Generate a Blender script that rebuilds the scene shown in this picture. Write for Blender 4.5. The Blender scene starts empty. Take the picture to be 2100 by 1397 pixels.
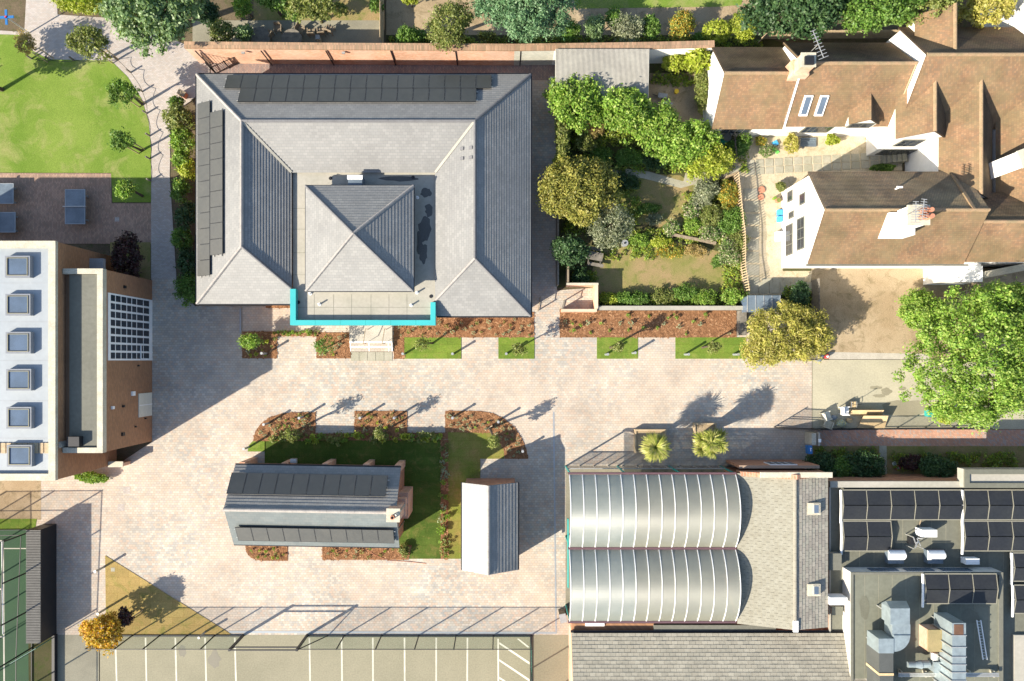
import bpy, bmesh, math, random
import numpy as np
from mathutils import Vector, Matrix
R = random.Random(7)
SC = bpy.context.scene
COL = SC.collection
# ---------------------------------------------------------------- camera, sky, sun, exposure
H, F, NX, NY = 53.0, 1404.5, 1030.0, 740.0      # drone height (m), focal length (px of the 2100 px photo), nadir
cam = bpy.data.cameras.new('camera'); co = bpy.data.objects.new('camera', cam); COL.objects.link(co)
co.location = (0, 0, H); co.rotation_euler = (0, 0, 0)
cam.sensor_width = 36; cam.lens = F / 2100 * 36
cam.shift_x = (1050 - NX) / 2100; cam.shift_y = (NY - 698.5) / 2100
cam.clip_end = 1000; SC.camera = co
ELEV = math.radians(31.3); AZ = (0.857, 0.515)   # AZ: the way the shadows fall
w = bpy.data.worlds.new('World'); SC.world = w; w.use_nodes = True
nt = w.node_tree; bg = nt.nodes['Background']; sky = nt.nodes.new('ShaderNodeTexSky')
sky.sky_type = 'NISHITA'; sky.sun_disc = False; sky.sun_elevation = ELEV
sky.sun_rotation = math.atan2(-AZ[0], -AZ[1]) % (2 * math.pi)
nt.links.new(sky.outputs[0], bg.inputs[0]); bg.inputs[1].default_value = 0.11
sl = bpy.data.lights.new('sun', 'SUN'); sl.energy = 5.0; sl.angle = math.radians(0.5); sl.color = (1, .90, .75)
so = bpy.data.objects.new('sun', sl); COL.objects.link(so); so.location = (-40, -25, 60)
so.rotation_euler = Vector((AZ[0] * math.cos(ELEV), AZ[1] * math.cos(ELEV), -math.sin(ELEV))).to_track_quat('-Z', 'Y').to_euler()
vs = SC.view_settings; vs.view_transform = 'Standard'; vs.look = 'None'; vs.gamma = 1; vs.use_curve_mapping = False
vs.exposure = 1.22
SC.cycles.max_bounces = 6; SC.cycles.transparent_max_bounces = 12

# ---------------------------------------------------------------- helpers
def P(x, y, z=0.0):
    k = (H - z) / F
    return ((x - NX) * k, (NY - y) * k, z)
def PX(l, z=0.0): return [P(x, y, z) for x, y in l]
def RP(x, y, p0, n):                       # the point of the plane (p0, n) seen at a pixel of the photo
    d = Vector(((x - NX) / F, (NY - y) / F, -1)); c = Vector((0, 0, H)); n = Vector(n)
    return c + d * (n.dot(Vector(p0) - c) / n.dot(d))
WL = {}
def wl(o): return WL.get(o.name, Vector((0, 0, 0)))
class MB:
    def __init__(s): s.v = []; s.f = []; s.uv = []; s.mi = []; s.cm = 0
    def add(s, vs, fs, uvs=None):
        b = len(s.v); s.v += [tuple(p) for p in vs]
        for i, f in enumerate(fs):
            s.f.append([b + k for k in f]); s.uv.append(uvs[i] if uvs else None); s.mi.append(s.cm)
        return s
    def poly(s, pts): return s.add(pts, [list(range(len(pts)))])
    def prism(s, pts, z0, z1):
        n = len(pts); v = [(p[0], p[1], z0) for p in pts] + [(p[0], p[1], z1) for p in pts]
        return s.add(v, [list(range(n))[::-1], list(range(n, 2 * n))] + [[i, (i + 1) % n, n + (i + 1) % n, n + i] for i in range(n)])
    def box(s, x0, x1, y0, y1, z0, z1): return s.prism([(x0, y0), (x1, y0), (x1, y1), (x0, y1)], z0, z1)
    def obox(s, c, sx, sy, sz, rz=0.0):
        ca, sa = math.cos(rz), math.sin(rz)
        return s.prism([(c[0] + a * ca - b * sa, c[1] + a * sa + b * ca) for a, b in ((-sx/2, -sy/2), (sx/2, -sy/2), (sx/2, sy/2), (-sx/2, sy/2))], c[2], c[2] + sz)
    def ring(s, x0, x1, y0, y1, w, z0, z1):
        s.box(x0, x0 + w, y0, y1, z0, z1); s.box(x1 - w, x1, y0, y1, z0, z1)
        s.box(x0 + w, x1 - w, y0, y0 + w, z0, z1); return s.box(x0 + w, x1 - w, y1 - w, y1, z0, z1)
    def fbox(s, o, e, u, n, a, b, c):        # box from corner o along unit axes e,u,n with sizes a,b,c
        o, e, u, n = Vector(o), Vector(e) * a, Vector(u) * b, Vector(n) * c
        v = [o, o + e, o + e + u, o + u, o + n, o + e + n, o + e + u + n, o + u + n]
        return s.add(v, [[3, 2, 1, 0], [4, 5, 6, 7], [0, 1, 5, 4], [1, 2, 6, 5], [2, 3, 7, 6], [3, 0, 4, 7]])
    def bar(s, a, b, w, h=None):             # square bar between two points
        a, b = Vector(a), Vector(b); d = b - a; L = d.length; d.normalize()
        up = Vector((0, 0, 1)) if abs(d.z) < .95 else Vector((1, 0, 0))
        e = d.cross(up).normalized(); n = e.cross(d); h = h or w
        return s.fbox(a - e * w / 2 - n * h / 2, d, e, n, L, w, h)
    def tube(s, pts, r, n=6, r2=None, cap=True):
        pts = [Vector(p) for p in pts]; r2 = r if r2 is None else r2; m = len(pts); v = []
        for i, p in enumerate(pts):
            d = (pts[min(i + 1, m - 1)] - pts[max(i - 1, 0)]).normalized()
            e = d.cross(Vector((0, 0, 1)) if abs(d.z) < .9 else Vector((1, 0, 0))).normalized(); q = d.cross(e)
            rr = r + (r2 - r) * i / (m - 1)
            v += [p + e * (rr * math.cos(2 * math.pi * k / n)) + q * (rr * math.sin(2 * math.pi * k / n)) for k in range(n)]
        f = [[i * n + k, i * n + (k + 1) % n, (i + 1) * n + (k + 1) % n, (i + 1) * n + k] for i in range(m - 1) for k in range(n)]
        if cap: f += [list(range(n))[::-1], list(range((m - 1) * n, m * n))]
        return s.add(v, f)
    def cyl(s, c, r, h, n=12, r2=None): return s.tube([c, (c[0], c[1], c[2] + h)], r, n, r2)
    def ball(s, c, rx, ry=None, rz=None, n=8, m=5, jit=0):
        ry = ry or rx; rz = rz or rx; v = []
        for i in range(1, m):
            t = math.pi * i / m
            for k in range(n):
                a = 2 * math.pi * k / n; q = 1 + jit * (R.random() - .5)
                v.append((c[0] + rx * q * math.sin(t) * math.cos(a), c[1] + ry * q * math.sin(t) * math.sin(a), c[2] + rz * q * math.cos(t)))
        v += [(c[0], c[1], c[2] + rz), (c[0], c[1], c[2] - rz)]; T = len(v) - 2
        f = [[i * n + k, (i + 1) * n + k, (i + 1) * n + (k + 1) % n, i * n + (k + 1) % n] for i in range(m - 2) for k in range(n)]
        f += [[T, k, (k + 1) % n] for k in range(n)] + [[T + 1, (m - 2) * n + (k + 1) % n, (m - 2) * n + k] for k in range(n)]
        return s.add(v, f)
    def slope(s, pts, course, lift, deck=.08):   # convex planar roof face as overlapping courses with real steps
        pts = [Vector(p) for p in pts]; n = Vector((0, 0, 0))
        for i in range(len(pts)): n += (pts[i] - pts[0]).cross(pts[(i + 1) % len(pts)] - pts[0])
        n.normalize()
        if n.z < 0: n = -n
        e = Vector((0, 0, 1)).cross(n)
        e = e.normalized() if e.length > 1e-4 else Vector((1, 0, 0))
        u = n.cross(e); o = pts[0]
        q = [((p - o).dot(e), (p - o).dot(u)) for p in pts]; v0 = min(b for a, b in q); v1 = max(b for a, b in q)
        k = max(1, round((v1 - v0) / course)); c = (v1 - v0) / k
        def clip(pl, lim, sgn):
            out = []
            for i in range(len(pl)):
                a, b = pl[i], pl[(i + 1) % len(pl)]; da, db = sgn * (a[1] - lim), sgn * (b[1] - lim)
                if da >= 0: out.append(a)
                if da * db < 0: t = da / (da - db); out.append((a[0] + t * (b[0] - a[0]), lim))
            return out
        for i in range(k):
            lo, hi = v0 + i * c, v0 + (i + 1) * c
            pl = clip(clip(q, lo, 1), hi, -1)
            if len(pl) < 3: continue
            W = [o + e * a + u * b + n * (lift * (hi - b) / c) for a, b in pl]
            s.add(W, [list(range(len(W)))], [[(a, b - v0) for a, b in pl]])
            us = [a for a, b in pl if abs(b - lo) < 1e-6]
            if len(us) >= 2:
                a0, a1 = min(us), max(us); z = o + u * lo
                s.add([z + e * a0 + n * lift, z + e * a0, z + e * a1, z + e * a1 + n * lift], [[0, 1, 2, 3]], [[(a0, lo - v0)] * 4])
        if deck:
            D = [p - n * .005 for p in pts]; B = [p - n * deck for p in pts]; m = len(pts)
            s.add(D + B, [list(range(m, 2 * m))] + [[i, (i + 1) % m, m + (i + 1) % m, m + i] for i in range(m)])
        return s
    def mesh(s, name, mat, off=(0, 0, 0), smooth=False):
        me = bpy.data.meshes.new(name); ox, oy, oz = off
        me.from_pydata([(a - ox, b - oy, c - oz) for a, b, c in s.v], [], s.f)
        for m in (mat if isinstance(mat, (list, tuple)) else [mat]): me.materials.append(m)
        if any(s.mi): me.polygons.foreach_set('material_index', s.mi)
        if any(s.uv):
            L = me.uv_layers.new(name='UVMap'); d = []
            for f, u in zip(s.f, s.uv): d += [c for p in (u or [(0, 0)] * len(f)) for c in p]
            L.data.foreach_set('uv', d)
        elif len(s.f) < 4000:
            bm = bmesh.new(); bm.from_mesh(me); bmesh.ops.recalc_face_normals(bm, faces=bm.faces); bm.to_mesh(me); bm.free()
        if smooth: me.polygons.foreach_set('use_smooth', [True] * len(me.polygons))
        me.update(); return me
    def build(s, name, mat, parent=None, origin=None, smooth=False):
        if parent: off = wl(parent)
        elif origin: off = Vector(origin)
        else:
            xs = [p[0] for p in s.v]; ys = [p[1] for p in s.v]
            off = Vector(((min(xs) + max(xs)) / 2, (min(ys) + max(ys)) / 2, min(p[2] for p in s.v)))
        o = bpy.data.objects.new(name, s.mesh(name, mat, off, smooth)); COL.objects.link(o); WL[o.name] = off.copy()
        if parent: o.parent = parent
        else: o.location = off
        return o
def tag(o, label, cat, group=None, kind=None):
    o['label'] = label
    if cat: o['category'] = cat
    if group: o['group'] = group
    if kind: o['kind'] = kind
    return o
def thing(name, label, cat, loc, group=None):
    o = bpy.data.objects.new(name, None); COL.objects.link(o); o.location = loc; WL[o.name] = Vector(loc); o.empty_display_size = .3
    return tag(o, label, cat, group)
def inst(name, me, parent, loc, rot=None, sc=None):
    o = bpy.data.objects.new(name, me); COL.objects.link(o)
    m = Matrix.Translation(Vector(loc) - (wl(parent) if parent else Vector((0, 0, 0))))
    if rot is not None: m = m @ rot.to_4x4()
    if sc is not None: m = m @ Matrix.Diagonal((*sc, 1))
    if parent: o.parent = parent
    o.matrix_basis = m; WL[o.name] = wl(parent) if parent else Vector(loc)
    return o
def RZ(a): return Matrix.Rotation(a, 3, 'Z')
def frame(e, u, n): return Matrix((e, u, n)).transposed()
def copy_thing(o, loc, rz=0, label=None):
    c = o.copy(); COL.objects.link(c); c.location = loc; c.rotation_euler = (0, 0, rz); WL[c.name] = Vector(loc)
    if label: c['label'] = label
    for ch in o.children:
        d = ch.copy(); COL.objects.link(d); d.parent = c
        for g in ch.children: h = g.copy(); COL.objects.link(h); h.parent = d
    return c
def sheet(name, pts, z, mat, label=None, px=True, kind='structure'):
    pts = [P(x, y)[:2] for x, y in pts] if px else pts
    o = MB().poly([(a, b, z) for a, b in pts]).build(name, mat, origin=(0, 0, 0)); o['kind'] = kind
    if label: o['label'] = label
    return o
def arc(cx, cy, r, a0, a1, n=10): return [(cx + r * math.cos(math.radians(a0 + (a1 - a0) * i / n)), cy - r * math.sin(math.radians(a0 + (a1 - a0) * i / n))) for i in range(n + 1)]

# ---------------------------------------------------------------- materials
class NT:
    def __init__(s, name):
        s.m = bpy.data.materials.new(name); s.m.use_nodes = True; s.t = s.m.node_tree
        s.b = s.t.nodes['Principled BSDF']; s.p = s.t.nodes.new('ShaderNodeNewGeometry').outputs['Position']
    def n(s, t, **k):
        o = s.t.nodes.new('ShaderNode' + t)
        for a, v in k.items(): setattr(o, a, v)
        return o
    def l(s, a, b): s.t.links.new(a, b)
    def noise(s, sc, det=3, rough=.6, co=None, dist=0):
        o = s.n('TexNoise'); o.inputs['Scale'].default_value = sc; o.inputs['Detail'].default_value = det
        o.inputs['Roughness'].default_value = rough; o.inputs['Distortion'].default_value = dist
        s.l(co or s.p, o.inputs['Vector']); return o.outputs['Fac']
    def ramp(s, f, stops, interp='LINEAR'):
        o = s.n('ValToRGB'); c = o.color_ramp; c.interpolation = interp
        while len(c.elements) < len(stops): c.elements.new(.5)
        for e, (p, q) in zip(c.elements, stops): e.position = p; e.color = (*q, 1) if len(q) == 3 else q
        s.l(f, o.inputs[0]); return o.outputs[0]
    def mix(s, f, a, b, mode='MIX'):
        o = s.n('Mix', data_type='RGBA', blend_type=mode)
        for i, x in ((0, f), (6, a), (7, b)):
            if isinstance(x, (int, float)): o.inputs[i].default_value = x
            elif isinstance(x, tuple): o.inputs[i].default_value = (*x, 1)
            else: s.l(x, o.inputs[i])
        return o.outputs[2]
    def math(s, op, a, b=None):
        o = s.n('Math', operation=op)
        for i, x in ((0, a), (1, b)):
            if x is None: continue
            if isinstance(x, (int, float)): o.inputs[i].default_value = x
            else: s.l(x, o.inputs[i])
        return o.outputs[0]
    def bump(s, h, st, d=.02):
        o = s.n('Bump'); o.inputs['Strength'].default_value = st; o.inputs['Distance'].default_value = d
        s.l(h, o.inputs['Height']); s.l(o.outputs[0], s.b.inputs['Normal'])
    def fin(s, col, rough=.8, spec=.3, metal=0):
        if isinstance(col, tuple): s.b.inputs['Base Color'].default_value = (*col, 1)
        else: s.l(col, s.b.inputs['Base Color'])
        if isinstance(rough, (int, float)): s.b.inputs['Roughness'].default_value = rough
        else: s.l(rough, s.b.inputs['Roughness'])
        s.b.inputs['Specular IOR Level'].default_value = spec; s.b.inputs['Metallic'].default_value = metal
        return s.m
def sc3(c, k): return tuple(min(1, x * k) for x in c)
def MM(name, c, c2=None, scale=2.0, var=.22, rough=.8, spec=.3, metal=0, fine=14, bump=0):
    """mottled plain surface: broad patches between c and c2, fine grain on top"""
    t = NT(name); c2 = c2 or sc3(c, 1 - var)
    a = t.ramp(t.noise(scale, 4), [(.36, c2), (.64, c)])
    g = t.ramp(t.noise(fine, 2), [(.3, (1 - var,) * 3), (.7, (1 + var * .6,) * 3)])
    if bump: t.bump(t.noise(fine, 3), bump)
    return t.fin(t.mix(1.0, a, g, 'MULTIPLY'), rough, spec, metal)
def BM(name, cols, mortar, bw, rh, ms=.01, co='xy', rot=0, rough=.8, spec=.3, patch=None, pscale=.12, bump=.4, stain=.12, off=.5):
    """laid units (pavers, bricks, slates): per-unit colour from cols, joints, broad patches"""
    t = NT(name)
    if co == 'uv': v = t.n('UVMap').outputs[0]
    else:
        if co == 'wall':
            sx = t.n('SeparateXYZ'); t.l(t.p, sx.inputs[0]); cx = t.n('CombineXYZ')
            t.l(t.math('ADD', sx.outputs[0], sx.outputs[1]), cx.inputs[0]); t.l(sx.outputs[2], cx.inputs[1]); v = cx.outputs[0]
        else:
            mp = t.n('Mapping'); mp.inputs['Rotation'].default_value = (0, 0, math.radians(rot)); t.l(t.p, mp.inputs[0]); v = mp.outputs[0]
    b = t.n('TexBrick', offset=off); b.inputs['Color1'].default_value = (0, 0, 0, 1); b.inputs['Color2'].default_value = (1, 1, 1, 1)
    b.inputs['Mortar'].default_value = (.5, .5, .5, 1); b.inputs['Scale'].default_value = 1; b.inputs['Mortar Size'].default_value = ms
    b.inputs['Mortar Smooth'].default_value = .3; b.inputs['Brick Width'].default_value = bw; b.inputs['Row Height'].default_value = rh
    t.l(v, b.inputs['Vector']); k = len(cols)
    c = t.ramp(b.outputs[0], [(i / k, q) for i, q in enumerate(cols)], 'CONSTANT')
    if patch: c = t.mix(t.ramp(t.noise(pscale, 3), [(.38, (0, 0, 0)), (.62, (1, 1, 1))]), c, t.mix(.6, c, patch))
    c = t.mix(b.outputs['Fac'], c, mortar)
    s = t.ramp(t.noise(.7, 5, .65), [(.3, (1 - stain,) * 3), (.7, (1 + stain,) * 3)])
    if bump: t.bump(t.math('SUBTRACT', 1.0, b.outputs['Fac']), bump, .012)
    s2 = t.ramp(t.noise(.17, 5, .6, dist=.8), [(.34, (.88,) * 3), (.6, (1.05,) * 3)])     # worn and damp areas
    c = t.mix(1.0, c, s2, 'MULTIPLY')
    return t.fin(t.mix(1.0, c, s, 'MULTIPLY'), rough, spec)
def LM(name, c1, c2, c3=None, trans=.35, rough=.5):
    """leaves: colour per leaf and per clump, some light let through"""
    t = NT(name); isl = t.n('NewGeometry').outputs['Random Per Island']; c3 = c3 or c2
    a = t.ramp(isl, [(0, c1), (.55, c2), (1, c3)])
    g = t.ramp(t.noise(1.1, 2), [(.3, (.7,) * 3), (.7, (1.25,) * 3)])
    c = t.mix(1.0, a, g, 'MULTIPLY'); t.fin(c, rough, .35)
    tr = t.n('BsdfTranslucent'); t.l(t.mix(1.0, c, (1.25, 1.3, .6), 'MULTIPLY'), tr.inputs[0]); mx = t.n('MixShader'); mx.inputs[0].default_value = trans
    t.l(t.b.outputs[0], mx.inputs[1]); t.l(tr.outputs[0], mx.inputs[2]); t.l(mx.outputs[0], t.t.nodes['Material Output'].inputs[0])
    return t.m
def GM(name, c1, c2, c3, s1=.25, s2=1.6, seams=False, bump=.5):
    """grass or ground cover: three tones in broad and small patches with a fibrous grain"""
    t = NT(name); a = t.ramp(t.noise(s1, 4, .6), [(.36, c1), (.62, c2)])
    a = t.mix(t.ramp(t.noise(s2, 4, .7, dist=.6), [(.5, (0, 0, 0)), (.72, (1, 1, 1))]), a, c3)
    mp = t.n('Mapping'); mp.inputs['Scale'].default_value = (1, 2.6, 1); t.l(t.p, mp.inputs[0])
    g = t.ramp(t.noise(11, 4, .75, mp.outputs[0]), [(.25, (.55,) * 3), (.75, (1.4,) * 3)])
    a = t.mix(1.0, a, g, 'MULTIPLY')
    if seams:
        b = t.n('TexBrick'); b.inputs['Scale'].default_value = 1; b.inputs['Brick Width'].default_value = 1.7; b.inputs['Row Height'].default_value = .62
        b.inputs['Mortar Size'].default_value = .012; b.inputs['Color1'].default_value = (.88, .88, .88, 1); b.inputs['Color2'].default_value = (1.1, 1.1, 1.1, 1); b.inputs['Mortar'].default_value = (.7, .65, .5, 1)
        t.l(t.p, b.inputs['Vector']); a = t.mix(.8, a, b.outputs[0], 'MULTIPLY')
    t.bump(t.noise(16, 4, .8), bump, .05)
    return t.fin(a, .95, .1)

m = {}
m['earth'] = GM('earth', (.09, .07, .045), (.14, .11, .07), (.07, .08, .03))
m['paver'] = BM('yard_pavers', [(.335, .325, .295), (.43, .37, .295), (.425, .395, .335), (.45, .355, .28), (.365, .355, .32), (.485, .44, .37)], (.29, .25, .20), .25, .18, .010, patch=(.46, .37, .285), bump=.5)
m['paver2'] = BM('path_pavers', [(.22, .17, .16), (.27, .19, .165), (.25, .20, .18), (.30, .22, .19)], (.12, .10, .09), .22, .11, .009, rot=90)
m['pathblock'] = BM('footpath_blocks', [(.36, .33, .30), (.40, .36, .32), (.42, .38, .35), (.38, .33, .29)], (.28, .25, .22), .2, .1, .008, stain=.08)
m['patio'] = BM('patio_bricks', [(.31, .2, .145), (.35, .23, .17), (.28, .195, .145), (.38, .25, .18)], (.2, .15, .11), .21, .105, .008, rot=90, stain=.15)
m['pinkbrick'] = BM('path_bricks', [(.42, .23, .16), (.46, .27, .19), (.38, .22, .16), (.33, .27, .24)], (.30, .19, .13), .2, .1, .008, rot=45)
m['lawn'] = GM('lawn_grass', (.115, .19, .026), (.165, .235, .042), (.245, .255, .09), .25, .45)
m['turf'] = GM('fresh_turf', (.10, .165, .025), (.14, .20, .03), (.19, .21, .05), .5, 1.8, True, .35)
m['shadeturf'] = GM('painted_shade_turf', (.05, .085, .014), (.075, .11, .02), (.13, .125, .035), .5, 1.6, True, .3)  # shadow over the island lawn is painted in as a darker green
m['mixturf'] = GM('half_dry_turf', (.14, .165, .03), (.20, .18, .05), (.26, .18, .07), .5, .9, True, .3)
m['dryturf'] = GM('dry_turf', (.33, .235, .09), (.29, .22, .08), (.19, .185, .05), .5, .9, True, .3)
m['drygrass'] = GM('dry_grass', (.27, .20, .10), (.20, .185, .065), (.13, .155, .035), .35, 1.4)
m['soil'] = GM('garden_soil', (.06, .065, .025), (.09, .08, .04), (.05, .075, .015), .5, 2)
m['tan'] = GM('tan_ground', (.37, .295, .195), (.29, .22, .135), (.19, .15, .085), .35, 1.1, bump=.25)
m['gravel'] = GM('pale_gravel', (.50, .43, .31), (.46, .39, .27), (.34, .29, .18), .5, 2, bump=.5)
m['asphalt'] = MM('car_park_asphalt', (.26, .24, .168), (.22, .205, .142), .22, .14, .85, .3, fine=9, bump=.1)
m['forecourt'] = MM('forecourt_concrete', (.40, .37, .27), (.33, .31, .23), .35, .12, .8, .3, fine=8, bump=.1)
m['greypath'] = MM('grey_tarmac', (.25, .235, .175), (.19, .18, .135), .4, .15, .85, .3, fine=12)
m['court'] = MM('green_court', (.022, .08, .026), (.02, .066, .028), .4, .12, .75, .3)
m['line'] = MM('white_line_paint', (.58, .56, .46), (.46, .44, .36), 1.5, .1, .7)
m['steel'] = MM('drain_steel', (.35, .38, .40), None, 2, .1, .45, .5, .4)
m['kerb'] = MM('kerb_concrete', (.42, .39, .33), None, 2, .15)
m['mulch'] = GM('bark_mulch', (.21, .105, .05), (.27, .14, .07), (.13, .065, .034), 1.5, 5, bump=1.0)
m['chip'] = NT('bark_chips')
_t = m['chip']; m['chip'] = _t.fin(_t.ramp(_t.n('NewGeometry').outputs['Random Per Island'], [(0, (.14, .07, .034)), (.45, (.22, .11, .053)), (.8, (.29, .15, .075)), (1, (.37, .22, .12))]), .9, .15)
sl_cols = [(.13, .129, .118), (.146, .144, .132), (.162, .16, .146), (.136, .136, .126)]
m['slate'] = BM('grey_slate', sl_cols, (.08, .083, .082), .32, .2, .012, 'uv', rough=.74, spec=1.0, bump=.2, stain=.14)
m['slate'].node_tree.nodes['Principled BSDF'].inputs['IOR'].default_value = 1.78
m['slate_green'] = BM('greenish_slate', [(.125, .145, .142), (.135, .155, .15), (.145, .16, .153)], (.10, .115, .11), .4, .24, .008, 'uv', rough=.45, spec=.5, bump=.1, stain=.1)
m['slate_pale'] = BM('lichened_slate', [(.20, .192, .155), (.21, .20, .162), (.215, .207, .167)], (.15, .145, .115), .4, .3, .006, 'uv', rough=.75, spec=.3, bump=.1, stain=.1, patch=(.27, .26, .21), pscale=1.3)
m['palebrick'] = BM('limewashed_brick', [(.50, .50, .42), (.56, .55, .47), (.46, .47, .40)], (.45, .44, .38), .225, .075, .008, 'wall', bump=.15)
m['slate_shed'] = BM('smooth_slate', [(.15, .155, .16), (.17, .175, .18), (.19, .19, .19)], (.09, .09, .10), .36, .26, .012, 'uv', rough=.33, spec=.7, bump=.15, stain=.06)
m['tile'] = BM('clay_tiles', [(.205, .125, .072), (.23, .138, .078), (.19, .12, .072), (.25, .155, .088), (.175, .12, .075)], (.15, .095, .06), .14, .15, .008, 'uv', rough=.85, spec=.2, patch=(.16, .135, .07), pscale=.6, bump=.15, stain=.2)
m['shadetile'] = BM('mossy_tiles_painted_shade', [(.12, .085, .055), (.14, .095, .06), (.11, .08, .055), (.16, .105, .065)], (.07, .05, .035), .17, .14, .010, 'uv', rough=.9, spec=.2, patch=(.15, .12, .065), pscale=.45, bump=.3, stain=.25)  # darker tile copy: shade of slopes turned from the sun put into the colour
m['ridge'] = MM('ridge_tiles', (.36, .33, .30), (.29, .27, .25), 2, .12)
m['ridge_dull'] = MM('dull_ridge_tiles', (.25, .235, .19), None, 2, .14)
m['darkridge'] = MM('dark_ridge_tiles', (.15, .15, .155), None, 2, .12)
m['clayridge'] = MM('clay_ridge_tiles', (.30, .20, .12), (.22, .17, .10), 2, .2)
m['brick'] = BM('red_brick', [(.36, .15, .085), (.42, .19, .11), (.33, .15, .09), (.46, .22, .13)], (.35, .26, .19), .225, .075, .009, 'wall', bump=.2)
m['orangebrick'] = BM('orange_brick', [(.54, .25, .14), (.60, .31, .19), (.50, .25, .15), (.64, .37, .25)], (.56, .42, .31), .225, .075, .009, 'wall', bump=.2, patch=(.58, .42, .33), pscale=.5)
m['brownbrick'] = BM('brown_brick', [(.30, .155, .08), (.34, .18, .095), (.27, .145, .08)], (.24, .15, .09), .225, .075, .008, 'wall', bump=.15, stain=.06)
m['capbrick'] = BM('wall_cap_bricks', [(.34, .21, .13), (.30, .19, .12), (.38, .24, .15), (.26, .18, .11)], (.20, .15, .10), .11, .4, .01, 'xy', bump=.3, stain=.2)
m['stone'] = MM('pale_coping_stone', (.52, .48, .38), (.42, .39, .30), 1.5, .18)
m['render'] = MM('white_render', (.80, .79, .76), (.70, .69, .65), .8, .06, .7)
m['white'] = MM('white_paint', (.80, .80, .78), None, 2, .05, .5)
m['membrane'] = MM('white_roof_membrane', (.30, .33, .35), (.275, .305, .325), .3, .05, .45, .4, fine=3)
m['greymem'] = MM('grey_roof_felt', (.15, .15, .122), (.13, .13, .105), .35, .10, .8, fine=4)
m['palemem'] = MM('pale_roof_felt', (.36, .34, .29), (.31, .30, .25), .4, .08, .75, fine=4)
m['darkmem'] = MM('olive_roof_felt', (.155, .157, .122), (.13, .132, .103), .3, .10, .8, fine=4)
m['cyan'] = MM('turquoise_fascia', (.05, .39, .39), (.045, .36, .365), .6, .03, .35, .5)
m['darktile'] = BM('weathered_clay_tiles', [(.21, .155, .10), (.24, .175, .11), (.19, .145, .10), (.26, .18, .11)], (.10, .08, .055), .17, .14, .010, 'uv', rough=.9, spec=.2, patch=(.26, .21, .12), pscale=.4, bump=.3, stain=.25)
m['whitebrick'] = MM('pale_render', (.62, .60, .56), (.5, .48, .44), 1.5, .1)
m['darkmem2'] = MM('green_grey_felt', (.16, .165, .128), (.14, .145, .11), .3, .1, .8, fine=4)
m['damp_felt'] = MM('damp_felt', (.14, .14, .105), None, .8, .12, .6)
m['absorber'] = MM('black_absorber', (.022, .024, .026), (.016, .018, .022), .8, .2, .55, .4, fine=6)
m['railing'] = MM('pale_rails', (.24, .23, .18), None, 2, .1, .5)
m['duct_dark'] = MM('dark_duct_wrap', (.085, .09, .085), (.07, .075, .07), .8, .1, .6, .4)
m['rust'] = MM('rusty_steel', (.13, .07, .045), None, 2, .2, .8)
m['tanlid'] = MM('mossy_tan_slab', (.30, .24, .12), (.24, .20, .10), 1.2, .15, .85)
m['slat'] = MM('grey_slats', (.17, .165, .15), None, 2, .15)
m['skyblue'] = MM('sky_blue_plastic', (.06, .32, .62), None, 2, .08, .5)
m['limeplastic'] = MM('lime_plastic', (.16, .58, .12), None, 2, .08, .5)
m['bluegrey2'] = MM('blue_grey_kerb', (.20, .215, .24), None, 1.5, .1, .6)
m['olive'] = MM('olive_metal', (.20, .19, .13), None, 2, .1, .5)
m['solar'] = MM('solar_glass', (.044, .043, .035), (.036, .036, .030), .8, .15, .5, 1.0, fine=3)
m['solarframe'] = MM('solar_frame', (.05, .05, .05), None, 2, .1, .4, .5)
m['alu'] = MM('aluminium', (.55, .55, .52), None, 2, .1, .4, .5, .6)
m['galv'] = MM('galvanised_duct', (.30, .36, .375), (.26, .31, .325), 1.5, .10, .42, .5, .35, fine=3)
m['black'] = MM('black_metal', (.016, .017, .02), None, 2, .2, .5, .4)
m['green'] = MM('green_mesh_paint', (.05, .17, .13), None, 2, .2, .5, .4)
m['dark'] = MM('dark_void', (.012, .012, .014), None, 2, .2, .9, .1)
m['glass'] = MM('window_glass', (.03, .04, .055), (.02, .026, .035), .6, .2, .08, .6)
m['skyglass'] = MM('skylight_glass', (.10, .14, .20), (.08, .11, .15), .8, .1, .15, .6)
m['cream'] = MM('cream_frames', (.62, .60, .50), None, 2, .08, .6)
m['lead'] = MM('lead_flashing', (.30, .31, .32), None, 1.5, .15, .5, .4)
m['wood'] = MM('weathered_timber', (.30, .24, .165), (.21, .17, .12), 3, .2, .85)
m['palewood'] = MM('pale_timber', (.46, .36, .23), (.38, .29, .18), 3, .15, .8)
m['greywood'] = MM('grey_timber', (.20, .18, .15), (.13, .12, .10), 3, .2, .85)
m['corr'] = MM('corrugated_sheet', (.36, .35, .31), (.30, .29, .26), .35, .12, .55, .4, .2, fine=4)
m['flag'] = MM('york_flagstone', (.36, .34, .27), (.28, .27, .20), .9, .15, .85)
m['terracotta'] = MM('terracotta', (.50, .22, .13), (.42, .19, .12), 2, .15)
m['blue'] = MM('blue_paint', (.03, .15, .38), None, 2, .08, .5)
m['teal'] = MM('teal_paint', (.03, .30, .27), None, 2, .1, .5)
m['red'] = MM('red_plastic', (.55, .04, .06), None, 2, .1, .5)
m['yellow'] = MM('yellow_plastic', (.75, .50, .03), None, 2, .1, .5)
m['bluegrey'] = MM('bluegrey_canopy', (.15, .19, .225), (.10, .13, .16), .9, .12, .35, .5)
m['card'] = MM('buff_board', (.55, .42, .24), (.48, .36, .2), 1.5, .1, .8)
m['cloth'] = MM('patterned_rubbish', (.25, .33, .33), (.5, .46, .2), 9, .4, .8)
m['bark'] = MM('tree_bark', (.11, .085, .06), None, 5, .3, .9)
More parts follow.
